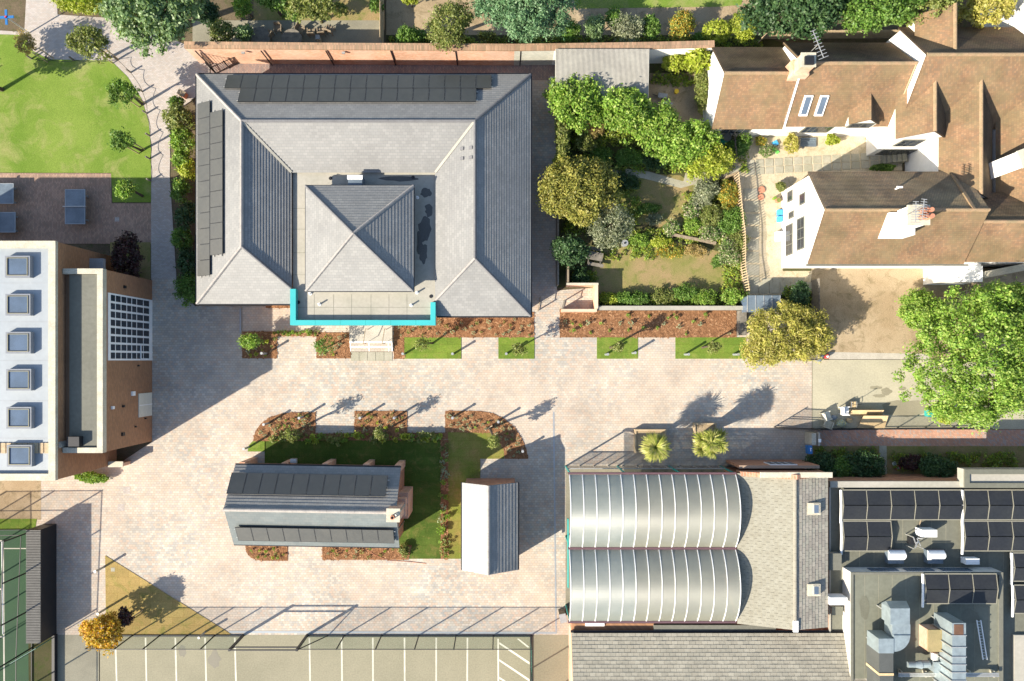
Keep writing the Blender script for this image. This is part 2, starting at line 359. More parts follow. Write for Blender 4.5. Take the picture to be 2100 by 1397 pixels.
# polycarbonate: fluted sheet, so the sun's streak spreads along the vault
def polymat(name, c1, c2):
    t = NT(name); t.fin(t.ramp(t.noise(.5, 3), [(.35, c1), (.65, c2)]), .30, .6)
    last = t.b.outputs[0]; nn = t.n('NewGeometry').outputs['Normal']
    for dx in (-.48, .48):                              # the two flanks of the flutes
        va = t.n('VectorMath', operation='ADD'); t.l(nn, va.inputs[0]); va.inputs[1].default_value = (dx, 0, 0); vn = t.n('VectorMath', operation='NORMALIZE'); t.l(va.outputs[0], vn.inputs[0])
        gl = t.n('BsdfGlossy'); gl.inputs['Roughness'].default_value = .42; t.l(vn.outputs[0], gl.inputs['Normal']); ms = t.n('MixShader'); ms.inputs[0].default_value = .045; t.l(last, ms.inputs[1]); t.l(gl.outputs[0], ms.inputs[2]); last = ms.outputs[0]
    tp = t.n('BsdfTransparent'); tp.inputs[0].default_value = (.8, .85, .85, 1); mx = t.n('MixShader'); mx.inputs[0].default_value = .3
    t.l(last, mx.inputs[1]); t.l(tp.outputs[0], mx.inputs[2]); t.l(mx.outputs[0], t.t.nodes['Material Output'].inputs[0]); return t.m
m['poly'] = polymat('polycarbonate', (.22, .245, .215), (.28, .30, .265)); m['poly_b'] = polymat('aged_polycarbonate', (.22, .22, .175), (.27, .27, .21))
def netmat(name, c, op):
    t = NT(name); t.fin(c, .6, .3); tp = t.n('BsdfTransparent'); mx = t.n('MixShader'); mx.inputs[0].default_value = 1 - op
    t.l(t.b.outputs[0], mx.inputs[1]); t.l(tp.outputs[0], mx.inputs[2]); t.l(mx.outputs[0], t.t.nodes['Material Output'].inputs[0]); return t.m
m['clear'] = netmat('clear_panel', (.35, .28, .27), .35)
m['greennet'] = netmat('green_netting', (.05, .22, .15), .30)
# leaves
m['l_ash'] = LM('ash_leaves', (.11, .19, .07), (.18, .27, .11), (.28, .36, .19))
m['l_bright'] = LM('laurel_leaves', (.11, .22, .022), (.20, .33, .045), (.35, .43, .10))
m['l_green'] = LM('green_leaves', (.07, .155, .022), (.12, .22, .035), (.20, .30, .07))
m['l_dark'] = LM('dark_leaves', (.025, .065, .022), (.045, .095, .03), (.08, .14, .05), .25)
m['l_olive'] = LM('olive_leaves', (.12, .165, .035), (.19, .225, .055), (.28, .28, .10))
m['l_gold'] = LM('golden_leaves', (.28, .29, .05), (.40, .37, .08), (.50, .43, .15))
m['l_yew'] = LM('golden_yew_leaves', (.15, .165, .03), (.24, .235, .045), (.33, .29, .07), .25)
m['l_cyp'] = LM('cypress_leaves', (.06, .14, .06), (.10, .195, .085), (.17, .26, .13), .2)
m['l_silver'] = LM('silver_leaves', (.16, .19, .10), (.24, .265, .16), (.34, .35, .235))
m['l_palegrey'] = LM('pale_grey_green_leaves', (.24, .29, .17), (.32, .36, .22), (.42, .44, .30))
m['l_lime'] = LM('lime_leaves', (.22, .30, .02), (.33, .38, .04), (.42, .44, .09))
m['l_maple'] = LM('autumn_leaves', (.52, .24, .03), (.55, .36, .04), (.50, .42, .06))
m['l_red'] = LM('dark_red_leaves', (.045, .016, .018), (.07, .025, .025), (.05, .05, .03), .2)
m['l_straw'] = LM('straw_grass', (.36, .26, .10), (.44, .33, .14), (.30, .28, .08))
m['l_palm'] = LM('palm_leaves', (.20, .25, .035), (.32, .34, .07), (.46, .42, .16), .3, .4)
m['l_flower'] = LM('flowering_leaves', (.10, .19, .04), (.16, .24, .06), (.55, .45, .35))
m['l_orange'] = LM('orange_berry_leaves', (.16, .20, .03), (.22, .26, .05), (.55, .30, .03))

# ---------------------------------------------------------------- plants
def leafmesh(name, pts, nrm, size, seed, aspect=.5, mat=None, off=(0, 0, 0), jit=.55):
    """one folded-free quad per leaf, all in one mesh"""
    rg = np.random.default_rng(seed); n = len(pts)
    nr = nrm + jit * rg.normal(size=(n, 3)); nr /= np.linalg.norm(nr, axis=1)[:, None] + 1e-9
    d = rg.normal(size=(n, 3)); d -= (d * nr).sum(1)[:, None] * nr; d /= np.linalg.norm(d, axis=1)[:, None] + 1e-9
    b = np.cross(nr, d); s = (size * rg.uniform(.6, 1.35, n))[:, None]
    v = np.stack([pts - d * s * .5, pts + b * s * aspect * .5, pts + d * s * .5, pts - b * s * aspect * .5], 1).reshape(-1, 3) - np.array(off)
    me = bpy.data.meshes.new(name); me.vertices.add(4 * n); me.loops.add(4 * n); me.polygons.add(n)
    me.vertices.foreach_set('co', v.astype(np.float32).ravel()); me.loops.foreach_set('vertex_index', np.arange(4 * n, dtype=np.int32))
    me.polygons.foreach_set('loop_start', np.arange(0, 4 * n, 4, dtype=np.int32)); me.polygons.foreach_set('loop_total', np.full(n, 4, np.int32))
    me.materials.append(mat); me.update(calc_edges=True); return me
def crownpts(c, r, ncl, npl, cr, seed, low=-.35, power=.5):
    """clumps of leaves over an ellipsoid crown: uneven outline, gaps and dark hollows between clumps"""
    rg = np.random.default_rng(seed); c = np.array(c); r = np.array(r)
    d = rg.normal(size=(ncl * 4, 3)); d /= np.linalg.norm(d, axis=1)[:, None]; d = d[d[:, 2] > low][:ncl]; r = r * np.array([1.1, 1.1, 1])
    lb = rg.normal(size=(9, 3)); lb[:, 2] *= .5; lb /= np.linalg.norm(lb, axis=1)[:, None]; la = np.where(rg.random(9) < .55, .38, -.42) * rg.uniform(.6, 1, 9)
    lobe = np.clip(.93 + (np.clip(d @ lb.T, 0, 1) ** 5 * la).sum(1), .5, 1.3)          # boughs reach out, bays cut in
    rad = rg.uniform(.3, 1, len(d)) ** power * lobe; cc = c + d * r * rad[:, None] * .86
    q = rg.normal(size=(len(cc), npl, 3)); q /= np.linalg.norm(q, axis=2)[:, :, None]
    q[:, :, 2] = np.abs(q[:, :, 2]) * .8 + q[:, :, 2] * .2
    k = cr * rg.uniform(.55, 1.2, (len(cc), 1, 1)) * rg.uniform(.35, 1.12, (len(cc), npl, 1)); k *= np.where(rg.random((len(cc), npl, 1)) < .06, 1.5, 1.0)
    asp = np.array([1, 1, min(1.0, r[2] / max(r[0], r[1]) + .2)])
    pts = (cc[:, None, :] + q * k * asp).reshape(-1, 3)
    nr = (q + np.array([0, 0, .35])).reshape(-1, 3)
    keep = pts[:, 2] > .03
    return pts[keep], nr[keep]
SEED = [100]
def plant(name, label, cat, px, py, rpx, mat, top, base=None, leaf=.17, dens=1.0, ry=None, zb=None, group=None, trunk=True, clump=.3, part='crown', aspect=.55, jit=.75):
    """px,py,rpx: crown seen in the photo; top: crown height (m)"""
    SEED[0] += 1; sd = SEED[0]; leaf *= 1.18; dens *= .95
    zb = (.25 * top if top > 2 else 0.02) if zb is None else zb
    zc = (top + zb) / 2; c = Vector(P(px, py, zc)); k = (H - zc) / F; rx = rpx * k; ryy = (ry or rpx) * k; rz = (top - zb) / 2
    b = (c.x, c.y, 0) if base is None else P(*base)
    o = thing(name, label, cat, (b[0], b[1], 0), group)
    cr = clump * min(rx, ryy); area = (rx + ryy) ** 2 * 3.1 + 4 * rz * (rx + ryy)
    ncl = int(max(7, min(420, 1.25 * area / (cr * cr * 2.6)))); npl = int(max(10, min(420, dens * 7.5 * cr * cr / (leaf * leaf * aspect))))
    pts, nr = crownpts(c, (rx, ryy, rz), ncl, npl, cr, sd, low=-.2)
    me = leafmesh(part, pts, nr, leaf, sd, aspect, mat, (b[0], b[1], 0), jit)
    q = bpy.data.objects.new(part, me); COL.objects.link(q); q.parent = o; WL[q.name] = wl(o)
    if trunk and top > 1.2:
        rr = random.Random(sd); mb = MB(); r0 = .035 * top if top > 3 else .03 * top
        ft = Vector((b[0], b[1], 0)); top_ = Vector((c.x, c.y, zc + rz * .3)); mid = ft.lerp(top_, .5) + Vector((rr.uniform(-.1, .1), rr.uniform(-.1, .1), 0))
        mb.tube([ft, mid, top_], r0, 7, r0 * .35)
        for i in range(5 if top > 2.5 else 3):
            a = rr.uniform(0, 6.28); s = mid.lerp(top_, rr.uniform(0, .8)); e = Vector((c.x + rx * .7 * math.cos(a), c.y + ryy * .7 * math.sin(a), zc + rz * rr.uniform(-.2, .5)))
            mb.tube([s, s.lerp(e, .5) + Vector((0, 0, .12 * rz)), e], r0 * .4, 5, r0 * .1)
        mb.build('trunk', m['bark'], o)
    return o
# ---------------------------------------------------------------- sky-lit ground, paving, lawns
MB().poly([(-220, -220, -.03), (220, -220, -.03), (220, 220, -.03), (-220, 220, -.03)]).build('ground', m['earth'], origin=(0, 0, 0))['kind'] = 'structure'
sheet('yard_paving', [(-40, 985), (238, 955), (312, 906), (312, 572), (362, 572), (372, 600), (400, 628), (1086, 628), (1086, 128), (1142, 128), (1142, 596), (1215, 590), (1225, 640), (1665, 640), (1665, 967), (1692, 967), (1692, 1302), (-40, 1302)], 0, m['paver'])
sheet('north_walkway', [(430, 122), (1142, 122), (1142, 165), (430, 165)], .004, m['paver2'])
sheet('footpath', [(-40, 60), (50, 66), (55, -30), (116, -30), (118, 30), (238, 38), (330, 70), (400, 100), (432, 122), (432, 165), (408, 165), (400, 200), (350, 240), (348, 360), (362, 572), (310, 574), (310, 306), (304, 250), (290, 205), (262, 160), (228, 127), (100, 124), (60, 106), (-40, 106)], .004, m['pathblock'])
sheet('patio', [(-40, 355), (228, 356), (229, 417), (310, 417), (310, 500), (-40, 500)], .004, m['patio'])
sheet('lawn', [(-40, 70), (50, 72), (66, 104), (100, 122), (228, 125), (262, 158), (291, 204), (305, 250), (310, 306), (310, 415), (231, 415), (228, 355), (-40, 354)], .02, m['lawn'])
sheet('small_lawn', [(226, 497), (309, 497), (309, 574), (226, 560)], .012, m['drygrass'])
sheet('car_park', [(205, 1302), (1089, 1302), (1089, 1500), (205, 1500)], .004, m['asphalt'])
sheet('car_park_path', [(118, 1302), (203, 1302), (203, 1500), (118, 1500)], .004, m['greypath'])
sheet('side_path', [(1091, 1302), (1172, 1302), (1172, 1500), (1091, 1500)], .004, m['asphalt'])
sheet('sports_court', [(-200, 1085), (56, 1085), (60, 1500), (-200, 1500)], .008, m['court'])
sheet('grass_verge', [(56, 1318), (112, 1305), (112, 1500), (58, 1500)], .006, m['soil'])
sheet('grass_margin', [(-60, 1064), (76, 1064), (72, 1087), (-60, 1087)], .012, m['turf'])
sheet('sand_strip', [(-60, 985), (84, 985), (84, 1066), (-60, 1066)], .006, m['tan'])
sheet('corner_lawn', [(216, 1139), (475, 1301), (218, 1301)], .03, m['dryturf'])
sheet('forecourt', [(1666, 738), (2160, 738), (2160, 880), (1666, 880)], .004, m['forecourt'])
sheet('dirt_drive', [(1664, 550), (2160, 550), (2160, 736), (1664, 736)], .008, m['tan'])
sheet('kerb_strip', [(1700, 722), (1905, 726), (1905, 737), (1700, 737)], .014, m['kerb'])
sheet('brick_path', [(1664, 881), (2160, 881), (2160, 915), (1664, 915)], .010, m['pinkbrick'])
sheet('soil_strip', [(1655, 915), (2160, 915), (2160, 1000), (1655, 1000)], .006, m['drygrass'])
sheet('stepping_path', [(1803, 914), (1818, 914), (1819, 990), (1804, 990)], .016, m['flag'])
# gardens
sheet('garden_soil', [(1143, 110), (1470, 110), (1540, 250), (1660, 420), (1665, 640), (1222, 640), (1215, 585), (1143, 590)], .004, m['soil'])
sheet('garden_yard', [(1330, 150), (1450, 150), (1450, 262), (1330, 235)], .010, m['tan'])
sheet('garden_lawn', [(1215, 555), (1220, 530), (1245, 505), (1330, 488), (1420, 500), (1520, 530), (1528, 598), (1400, 600), (1230, 604)], .014, m['drygrass'])
sheet('garden_clearing', [(1262, 385), (1300, 355), (1395, 360), (1440, 390), (1450, 450), (1370, 470), (1300, 455)], .012, m['drygrass'])
sheet('garden_path', [(1195, 318), (1230, 340), (1330, 352), (1400, 372), (1440, 352), (1520, 340), (1520, 358), (1440, 374), (1396, 386), (1320, 366), (1220, 356)], .018, m['flag'])
sheet('courtyard_gravel', [(1500, 262), (1850, 262), (1850, 350), (1660, 355), (1605, 400), (1605, 556), (1665, 556), (1660, 605), (1530, 605), (1520, 400), (1500, 350)], .012, m['gravel'])
sheet('top_garden_lawn', [(520, -60), (786, -60), (786, 42), (520, 42)], .004, m['drygrass'])
sheet('top_patio', [(395, 42), (786, 42), (786, 100), (395, 100)], .006, m['greypath'])
sheet('top_garden_ground', [(792, -60), (1560, -60), (1560, 72), (792, 72)], .004, m['tan'])
sheet('top_garden_grass', [(1170, -60), (1540, -60), (1520, 10), (1480, 14), (1180, 18)], .010, m['lawn'])
sheet('top_garden_soil', [(792, 72), (1560, 72), (1640, 100), (792, 100)], .006, m['soil'])
# drains and car park paint
sheet('drain_channel', [(1134, 845), (1137, 845), (1142, 1297), (1139, 1297)], .006, m['steel'])
sheet('drain_channel', [(470, 1294), (1142, 1296), (1142, 1300), (470, 1298)], .010, m['membrane'])
for a, b in ((235, 241), (297, 301), (358, 363), (419, 424), (480, 485), (633, 636), (699, 701), (763, 764), (828, 829), (893, 893), (957, 956)):
    sheet('parking_line', [(a, 1308), (a + 3.2, 1308), (b + 3.2, 1500), (b, 1500)], .009, m['line'])
sheet('parking_line', [(1020, 1310), (1023, 1310), (1024, 1500), (1021, 1500)], .009, m['cream'])
for y in (1317, 1352, 1388, 1424): sheet('hatch_line', [(1024, y), (1024, y + 4), (1086, y + 46), (1086, y + 41)], .009, m['cream'])
sheet('hatch_line', [(1060, 1310), (1064, 1310), (1086, 1327), (1082, 1328)], .009, m['cream'])
for x, w in ((5, 4),): sheet('court_line', [(x, 1108), (x + 3, 1108), (x + 6, 1500), (x + 3, 1500)], .012, m['line'])
for y in (1108, 1207, 1305): sheet('court_line', [(-80, y), (6, y), (6, y + 3), (-80, y + 3)], .013, m['line'])
sheet('court_line', [(8, 1124), (54, 1124), (54, 1126), (8, 1126)], .012, m['line'])
def stain(name, px, py, rx, ry, mat, z=.0075, seed=0):
    rr = random.Random(seed); n = 16
    sheet(name, [(px + rx * math.cos(6.283 * i / n) * rr.uniform(.7, 1.15), py + ry * math.sin(6.283 * i / n) * rr.uniform(.7, 1.15)) for i in range(n)], z, mat, kind='structure')
m['wet'] = MM('damp_asphalt', (.19, .175, .135), None, .6, .1, .7); m['damp'] = MM('damp_concrete', (.25, .23, .16), None, .6, .12, .8)
stain('damp_patch', 374, 1335, 9, 14, m['wet'], seed=1); stain('damp_patch', 440, 1352, 13, 20, m['wet'], seed=2)
for i, (x, y, a, b) in enumerate(((1795, 795, 14, 4), (1818, 803, 12, 8), (1803, 812, 14, 4), (1850, 797, 10, 4))): stain('damp_patch', x, y, a, b, m['damp'], .0075 + i * .001, 5 + i)
stain('damp_patch', 1860, 838, 60, 18, m['damp'], .0072, 9)

# ---------------------------------------------------------------- planting beds and island
beds = {
 'bark_bed': [(519, 905), (524, 884), (536, 868), (556, 855), (578, 848), (600, 846), (647, 846), (647, 889), (727, 889), (727, 843), (835, 843), (835, 888), (913, 888), (913, 843), (985, 843), (1012, 848), (1036, 860), (1058, 880), (1072, 903), (1080, 922), (1083, 941), (1035, 941), (1033, 922), (1022, 903), (1006, 888), (919, 886), (919, 900), (904, 902), (620, 904)],
 'bark_strip': [(904, 902), (919, 902), (919, 1146), (904, 1146)]}
beds2 = [('bark_bed', [(503, 1115), (590, 1115), (590, 1150), (535, 1150), (515, 1144), (505, 1132)]), ('bark_bed', [(661, 1118), (845, 1118), (838, 1148), (661, 1148)]),
 ('bark_bed', [(497, 680), (568, 680), (568, 735), (497, 735)]), ('bark_bed', [(568, 680), (655, 680), (655, 690), (568, 690)]), ('bark_bed', [(649, 682), (719, 682), (719, 735), (649, 735)]),
 ('bark_bed', [(808, 640), (1095, 640), (1095, 692), (829, 692), (829, 736), (808, 736)]), ('bark_bed', [(1148, 636), (1510, 636), (1510, 692), (1148, 692)]), ('bark_bed', [(545, 626), (597, 626), (597, 632), (545, 632)])]
lawns = [('island_lawn', [(543, 903), (904, 901), (904, 1146), (840, 1146), (838, 1118), (480, 1118), (480, 960), (543, 950)], 'shadeturf'), ('island_lawn', [(508, 926), (510, 914), (519, 904), (545, 904), (545, 926)], 'turf'),
 ('island_lawn', [(919, 886), (1006, 888), (1022, 903), (1033, 922), (1034, 941), (985, 941), (985, 996), (952, 1146), (919, 1146)], 'mixturf'),
 ('lawn_plot', [(829, 692), (946, 692), (946, 736), (829, 736)], 'turf'), ('lawn_plot', [(1022, 692), (1096, 692), (1096, 736), (1022, 736)], 'turf'),
 ('lawn_plot', [(1224, 692), (1308, 692), (1308, 736), (1224, 736)], 'turf'), ('lawn_plot', [(1385, 692), (1530, 692), (1530, 736), (1385, 736)], 'turf')]
chips = MB()
def inpoly(x, y, pl):
    c = False
    for i in range(len(pl)):
        (a, b), (d, e) = pl[i], pl[i - 1]
        if (b > y) != (e > y) and x < (d - a) * (y - b) / (e - b) + a: c = not c
    return c
for nm, pl in list(beds.items()) + beds2:
    q = [P(x, y)[:2] for x, y in pl]
    MB().prism(q, -.02, .035).build(nm, m['mulch'], origin=(0, 0, 0))['kind'] = 'structure'
    xs = [p[0] for p in pl]; ys = [p[1] for p in pl]
    for i in range(int((max(xs) - min(xs)) * (max(ys) - min(ys)) * .09)):
        x, y = R.uniform(min(xs), max(xs)), R.uniform(min(ys), max(ys))
        if not inpoly(x, y, pl): continue
        c = P(x, y); a = R.uniform(0, 3.14); L, W = R.uniform(.05, .13), R.uniform(.02, .05); ca, sa = math.cos(a), math.sin(a); z = .04; t1, t2 = R.uniform(0, .025), R.uniform(0, .025)
        chips.add([(c[0] - ca * L - sa * W, c[1] - sa * L + ca * W, z + t1), (c[0] - ca * L + sa * W, c[1] - sa * L - ca * W, z), (c[0] + ca * L + sa * W, c[1] + sa * L - ca * W, z + t2), (c[0] + ca * L - sa * W, c[1] + sa * L + ca * W, z + t1 * .5)], [[0, 1, 2, 3]])
o = chips.build('bark_chips', m['chip'], origin=(0, 0, 0)); tag(o, 'loose brown bark chips spread over the planting beds', None, kind='stuff')
for nm, pl, mt in lawns: MB().prism([P(x, y)[:2] for x, y in pl], -.02, .03).build(nm, m[mt], origin=(0, 0, 0))['kind'] = 'structure'

# ---------------------------------------------------------------- roof furniture helpers
def plane(pts):
    a, b, c = [Vector(p) for p in pts[:3]]; n = (b - a).cross(c - a).normalized()
    if n.z < 0: n = -n
    e = Vector((0, 0, 1)).cross(n).normalized(); return a, e, n.cross(e), n       # point, along eave, upslope, normal
RT = {}
def ridge_tiles(parent, p0, p1, mat, step=.45, w=.26, name='ridge_tile'):
    p0, p1 = Vector(p0), Vector(p1); L = (p1 - p0).length; k = max(1, round(L / step)); d = (p1 - p0) / L
    e = d.cross(Vector((0, 0, 1))).normalized(); n = e.cross(d); key = (mat.name, round(L / k, 3), w)
    if key not in RT:
        q = L / k * .985; RT[key] = MB().add([(-q/2, -w/2, -.09), (q/2, -w/2, -.09), (q/2, 0, .06), (-q/2, 0, .06), (-q/2, w/2, -.09), (q/2, w/2, -.09), (q/2, w * .25, .035), (-q/2, w * .25, .035), (q/2, -w * .25, .035), (-q/2, -w * .25, .035)],
            [[0, 1, 8, 9], [9, 8, 2, 3], [3, 2, 6, 7], [7, 6, 5, 4], [1, 5, 6, 2, 8], [0, 9, 3, 7, 4]]).mesh(name, mat)
    for i in range(k): inst(name, RT[key], parent, p0 + d * (L * (i + .5) / k) + n * (.02 + .012 * R.random()), frame(d, e, n) if False else Matrix((d, -e, n)).transposed())
PM = {}
def panel_mesh(w, h):
    key = (round(w, 2), round(h, 2))
    if key not in PM:
        b = MB(); b.box(-w/2, w/2, -h/2, h/2, -.02, .02); b.cm = 1
        for x0, x1, y0, y1 in ((-w/2, -w/2 + .025, -h/2, h/2), (w/2 - .025, w/2, -h/2, h/2), (-w/2 + .025, w/2 - .025, -h/2, -h/2 + .025), (-w/2 + .025, w/2 - .025, h/2 - .025, h/2)): b.box(x0, x1, y0, y1, -.03, .026)
        PM[key] = b.mesh('solar_panel', [m['solar'], m['solarframe']])
    return PM[key]
def solar(label, pl, corner_px, rows, lift=.17, flip=False, group=None):
    """rows: (u offset in panels, count); corner_px: photo pixel of the low/left corner; pl: plane()"""
    a, e, u, n = pl; w, h, = rows['w'], rows['h']
    o = RP(*corner_px, a + n * lift, n)
    if e.dot(Vector(rows['dir'])) < 0: e = -e
    t = thing('solar_array', label, 'solar panels', o)
    for r, (off, cnt) in enumerate(rows['rows']):
        for i in range(cnt):
            c = o + e * ((off + i + .5) * w) + u * ((r + .5) * (h + .02))
            inst('solar_panel', panel_mesh(w - .025, h - .012), t, c, Matrix((e, n.cross(e), n)).transposed())
        mb = MB()
        for q in (.2, .8): mb.fbox(o + e * (off * w - .12) + u * ((r + q) * (h + .02)) - n * .1, e, u, n, cnt * w + .24, .05, .05)
        for i in range(cnt + 1): mb.fbox(o + e * ((off + i) * w - .03) + u * (r * (h + .02) - .05) - n * lift, e, u, n, .06, h * .9, lift - .1) if False else mb.fbox(o + e * ((off + i) * w - .02) + u * ((r + .5) * (h + .02)) - n * lift, e, u, n, .04, .04, lift - .05)
        mb.build('mounting_rail', m['alu'], t)
    return t
def gable(t, ax, a0, a1, lo, mid, hi, ze, zr, mats, course=.19, lift=.03, over=.25, ends=.12, wall='render', zlo=None, zhi=None, cap='clayridge', rt=.45, zb=0, vw=.0):
    """gabled range of the thing t. ax 'x': ridge along X, lo/mid/hi are Y of south eave, ridge, north eave; a0,a1 the ends"""
    zlo = ze if zlo is None else zlo; zhi = ze if zhi is None else zhi
    q = (lambda a, b, z: (a, b, z)) if ax == 'x' else (lambda a, b, z: (b, a, z))
    for nm, (e, z), mt in (('roof_slope', (lo, zlo), mats[0]), ('roof_slope', (hi, zhi), mats[1])):
        MB().slope([q(a0, e, z), q(a1, e, z), q(a1, mid, zr), q(a0, mid, zr)], course, lift).build(nm, mt, t)
    sl0, sl1 = (zr - zlo) / (mid - lo), (zr - zhi) / (hi - mid); s, k = over, ends
    y0, y1 = lo + s, hi - s; z0, z1 = zlo + s * sl0 - .1, zhi + s * sl1 - .1
    b = MB(); A, B = a0 + k, a1 - k
    f = [q(A, y0, zb), q(A, y1, zb), q(A, y1, z1), q(A, mid, zr - .1), q(A, y0, z0)]; g = [q(B, y0, zb), q(B, y1, zb), q(B, y1, z1), q(B, mid, zr - .1), q(B, y0, z0)]
    b.add(f + g, [[0, 1, 2, 3, 4], [9, 8, 7, 6, 5], [0, 4, 9, 5], [1, 6, 7, 2], [0, 5, 6, 1], [4, 3, 8, 9], [3, 2, 7, 8]]); b.build('wall', m[wall], t)
    ridge_tiles(t, q(a0, mid, zr + .03), q(a1, mid, zr + .03), m[cap], rt)

# ---------------------------------------------------------------- main building: slate roofs round a flat roof with a pyramid
main = thing('school_building', 'large slate roofed building with a pyramid roof and turquoise fascia', 'building', (-10, 11, 0))
XW, XE, YN, YSW, YSE, ZE, ZR = -22.2, 2.06, 20.81, 4.15, 3.26, 3.2, 5.25
xr0, xr1, yr, yl, yrr = -18.17, -1.9, 16.73, 7.99, 7.14
xi0, xi1, yi, zi, zi0, zi1 = -15.16, -4.81, 13.55, 3.7, 3.76, 3.76
faces = [('west', [(XW, YN, ZE), (XW, YSW, ZE), (xr0, yl, ZR), (xr0, yr, ZR)]), ('north', [(XW, YN, ZE), (xr0, yr, ZR), (xr1, yr, ZR), (XE, YN, ZE)]),
 ('east', [(XE, YN, ZE), (xr1, yr, ZR), (xr1, yrr, ZR), (XE, YSE, ZE)]), ('sw', [(XW, YSW, ZE), (xi0, YSW, ZE), (xi0, 5.2, zi0), (xr0, yl, ZR)]),
 ('se', [(XE, YSE, ZE), (xr1, yrr, ZR), (xi1, 4.32, zi1), (xi1, YSE, ZE)]), ('inner_w', [(xr0, yr, ZR), (xr0, yl, ZR), (xi0, 5.2, zi), (xi0, yi, zi)]),
 ('inner_n', [(xr0, yr, ZR), (xi0, yi, zi), (xi1, yi, zi), (xr1, yr, ZR)]), ('inner_e', [(xr1, yr, ZR), (xi1, yi, zi), (xi1, 4.32, zi), (xr1, yrr, ZR)])]
pls = {}
for nm, pts in faces:
    MB().slope(pts, .2, .038).build('roof_slope', m['slate'], main); pls[nm] = plane(pts)
for a, b, c in (((xr0, yr, ZR), (XW, YN, ZE), 'ridge'), ((xr0, yr, ZR), (xr1, yr, ZR), 'darkridge'), ((xr1, yr, ZR), (XE, YN, ZE), 'darkridge'), ((xr0, yr, ZR), (xr0, yl, ZR), 'ridge'), ((xr0, yl, ZR), (XW, YSW, ZE), 'ridge'),
                ((xr0, yl, ZR), (xi0, 5.2, zi), 'darkridge'), ((xr1, yr, ZR), (xr1, yrr, ZR), 'darkridge'), ((xr1, yrr, ZR), (XE, YSE, ZE), 'darkridge'), ((xr1, yrr, ZR), (xi1, 4.32, zi), 'ridge')):
    ridge_tiles(main, Vector(a) + Vector((0, 0, .06)), Vector(b) + Vector((0, 0, .06)), m[c], .46, .24)
for a, b in (((xr0, yr, ZR), (xi0, yi, zi)), ((xr1, yr, ZR), (xi1, yi, zi))):
    MB().bar(Vector(a) + Vector((0, 0, .06)), Vector(b) + Vector((0, 0, .08)), .17, .07).build('valley_flashing', m['palemem'], main)
w = MB(); k = .45
w.box(XW + k, xi0 - .1, YSW + k, YN - k, 0, ZE + .1); w.box(xi0 - .1, xi1 + .1, 9, YN - k, 0, ZE + .12); w.box(xi1 + .1, XE - k, YSE + k, YN - k, 0, ZE + .09); w.build('wall', m['brick'], main)
g = MB()
g.box(XW - .12, XW, YSW - .1, YN + .1, ZE - .14, ZE - .02); g.box(XE, XE + .12, YSE - .1, YN + .1, ZE - .14, ZE - .02); g.box(XW, XE, YN, YN + .12, ZE - .14, ZE - .02)
g.box(XW, xi0, YSW - .12, YSW, ZE - .14, ZE - .02); g.box(xi1 + .05, XE, YSE - .12, YSE, ZE - .14, ZE - .02); g.build('gutter', m['black'], main)
yc = 2.55
fr = MB(); fr.box(xi0 + .02, xi1 - .02, yc + .3, yi + .05, 3.2, 3.5); fr.build('flat_roof', m['palemem'], main)
MB().box(xi0 + .5, xi1 - .5, yc + .9, 9, 0, 3.2).build('wall', m['render'], main)
cy = MB(); cy.box(xi0 - .02, xi1 + .03, yc, yc + .36, 3.3, 4.0); cy.box(xi0 - .02, xi0 + .38, yc + .36, 5.14, 3.3, 4.0); cy.box(xi1 - .33, xi1 + .03, yc + .36, 4.19, 3.3, 4.0); cy.build('fascia', m['cyan'], main)
jb = MB()
for x in (-13.4, -11.6, -9.8, -8.0, -6.2): jb.box(x, x + .02, yc - .004, yc + .36, 3.3, 4.004)
jb.build('fascia_joints', m['teal'], main)
# upstand and seams of the flat roof
MB().box(xi0 + 2.6, xi1 - .1, yi + .04, yi + .28, 3.5, 3.72).build('upstand', m['palemem'], main)
sm = MB()
for x in (-13.6, -12.2, -10.9, -9.5, -8.2, -6.9): sm.box(x, x + .02, yc + .4, 4.8, 3.5, 3.506)
sm.box(xi0 + .4, xi1 - .4, 3.85, 3.87, 3.5, 3.505)
for y in (6.2, 7.8, 9.5, 11): sm.box(xi0 + .05, -13.9, y, y + .02, 3.5, 3.505)
sm.build('roof_seams', m['greymem'], main)
px0, px1, py0, py1, pz, pa = -13.84, -6.25, 4.91, 12.33, 4.75, (-10.05, 8.62, 6.75)
c4 = [(px0, py1, pz), (px1, py1, pz), (px1, py0, pz), (px0, py0, pz)]
MB().box(px0 + .3, px1 - .3, py0 + .3, py1 - .3, 3.5, pz).build('clerestory_wall', m['palemem'], main)
for i in range(4): MB().slope([c4[i], c4[(i + 1) % 4], pa], .24, .028).build('pyramid_slope', m['slate'], main)
for i, c in enumerate(c4): ridge_tiles(main, Vector(pa) + Vector((0, 0, .05)), Vector(c) + Vector((0, 0, .05)), m['ridge' if i in (1, 3) else 'darkridge'], .46, .22)
MB().ring(px0 - .06, px1 + .06, py0 - .06, py1 + .06, .06, pz - .12, pz - .01).build('pyramid_gutter', m['black'], main)
vb = MB(); x0, y0, _ = P(713, 380, 4.6); x1, y1, _ = P(742, 360, 4.6); vb.box(x0, x1, y0 - .2, y1, 3.5, 4.5); vb.build('vent_housing', m['bluegrey'], main)
MB().box(x0 - .04, x1 + .04, y1 - .26, y1 + .03, 4.5, 4.58).build('vent_cap', m['white'], main)
for x, y in ((636, 602), (655, 624), (843, 626), (855, 600), (856, 405)):
    a = P(x, y, 3.6); v = MB(); v.cyl((a[0], a[1], 3.5), .06, .38, 8); v.cyl((a[0], a[1], 3.5), .12, .04, 10); v.build('vent_pipe', m['white'], main)
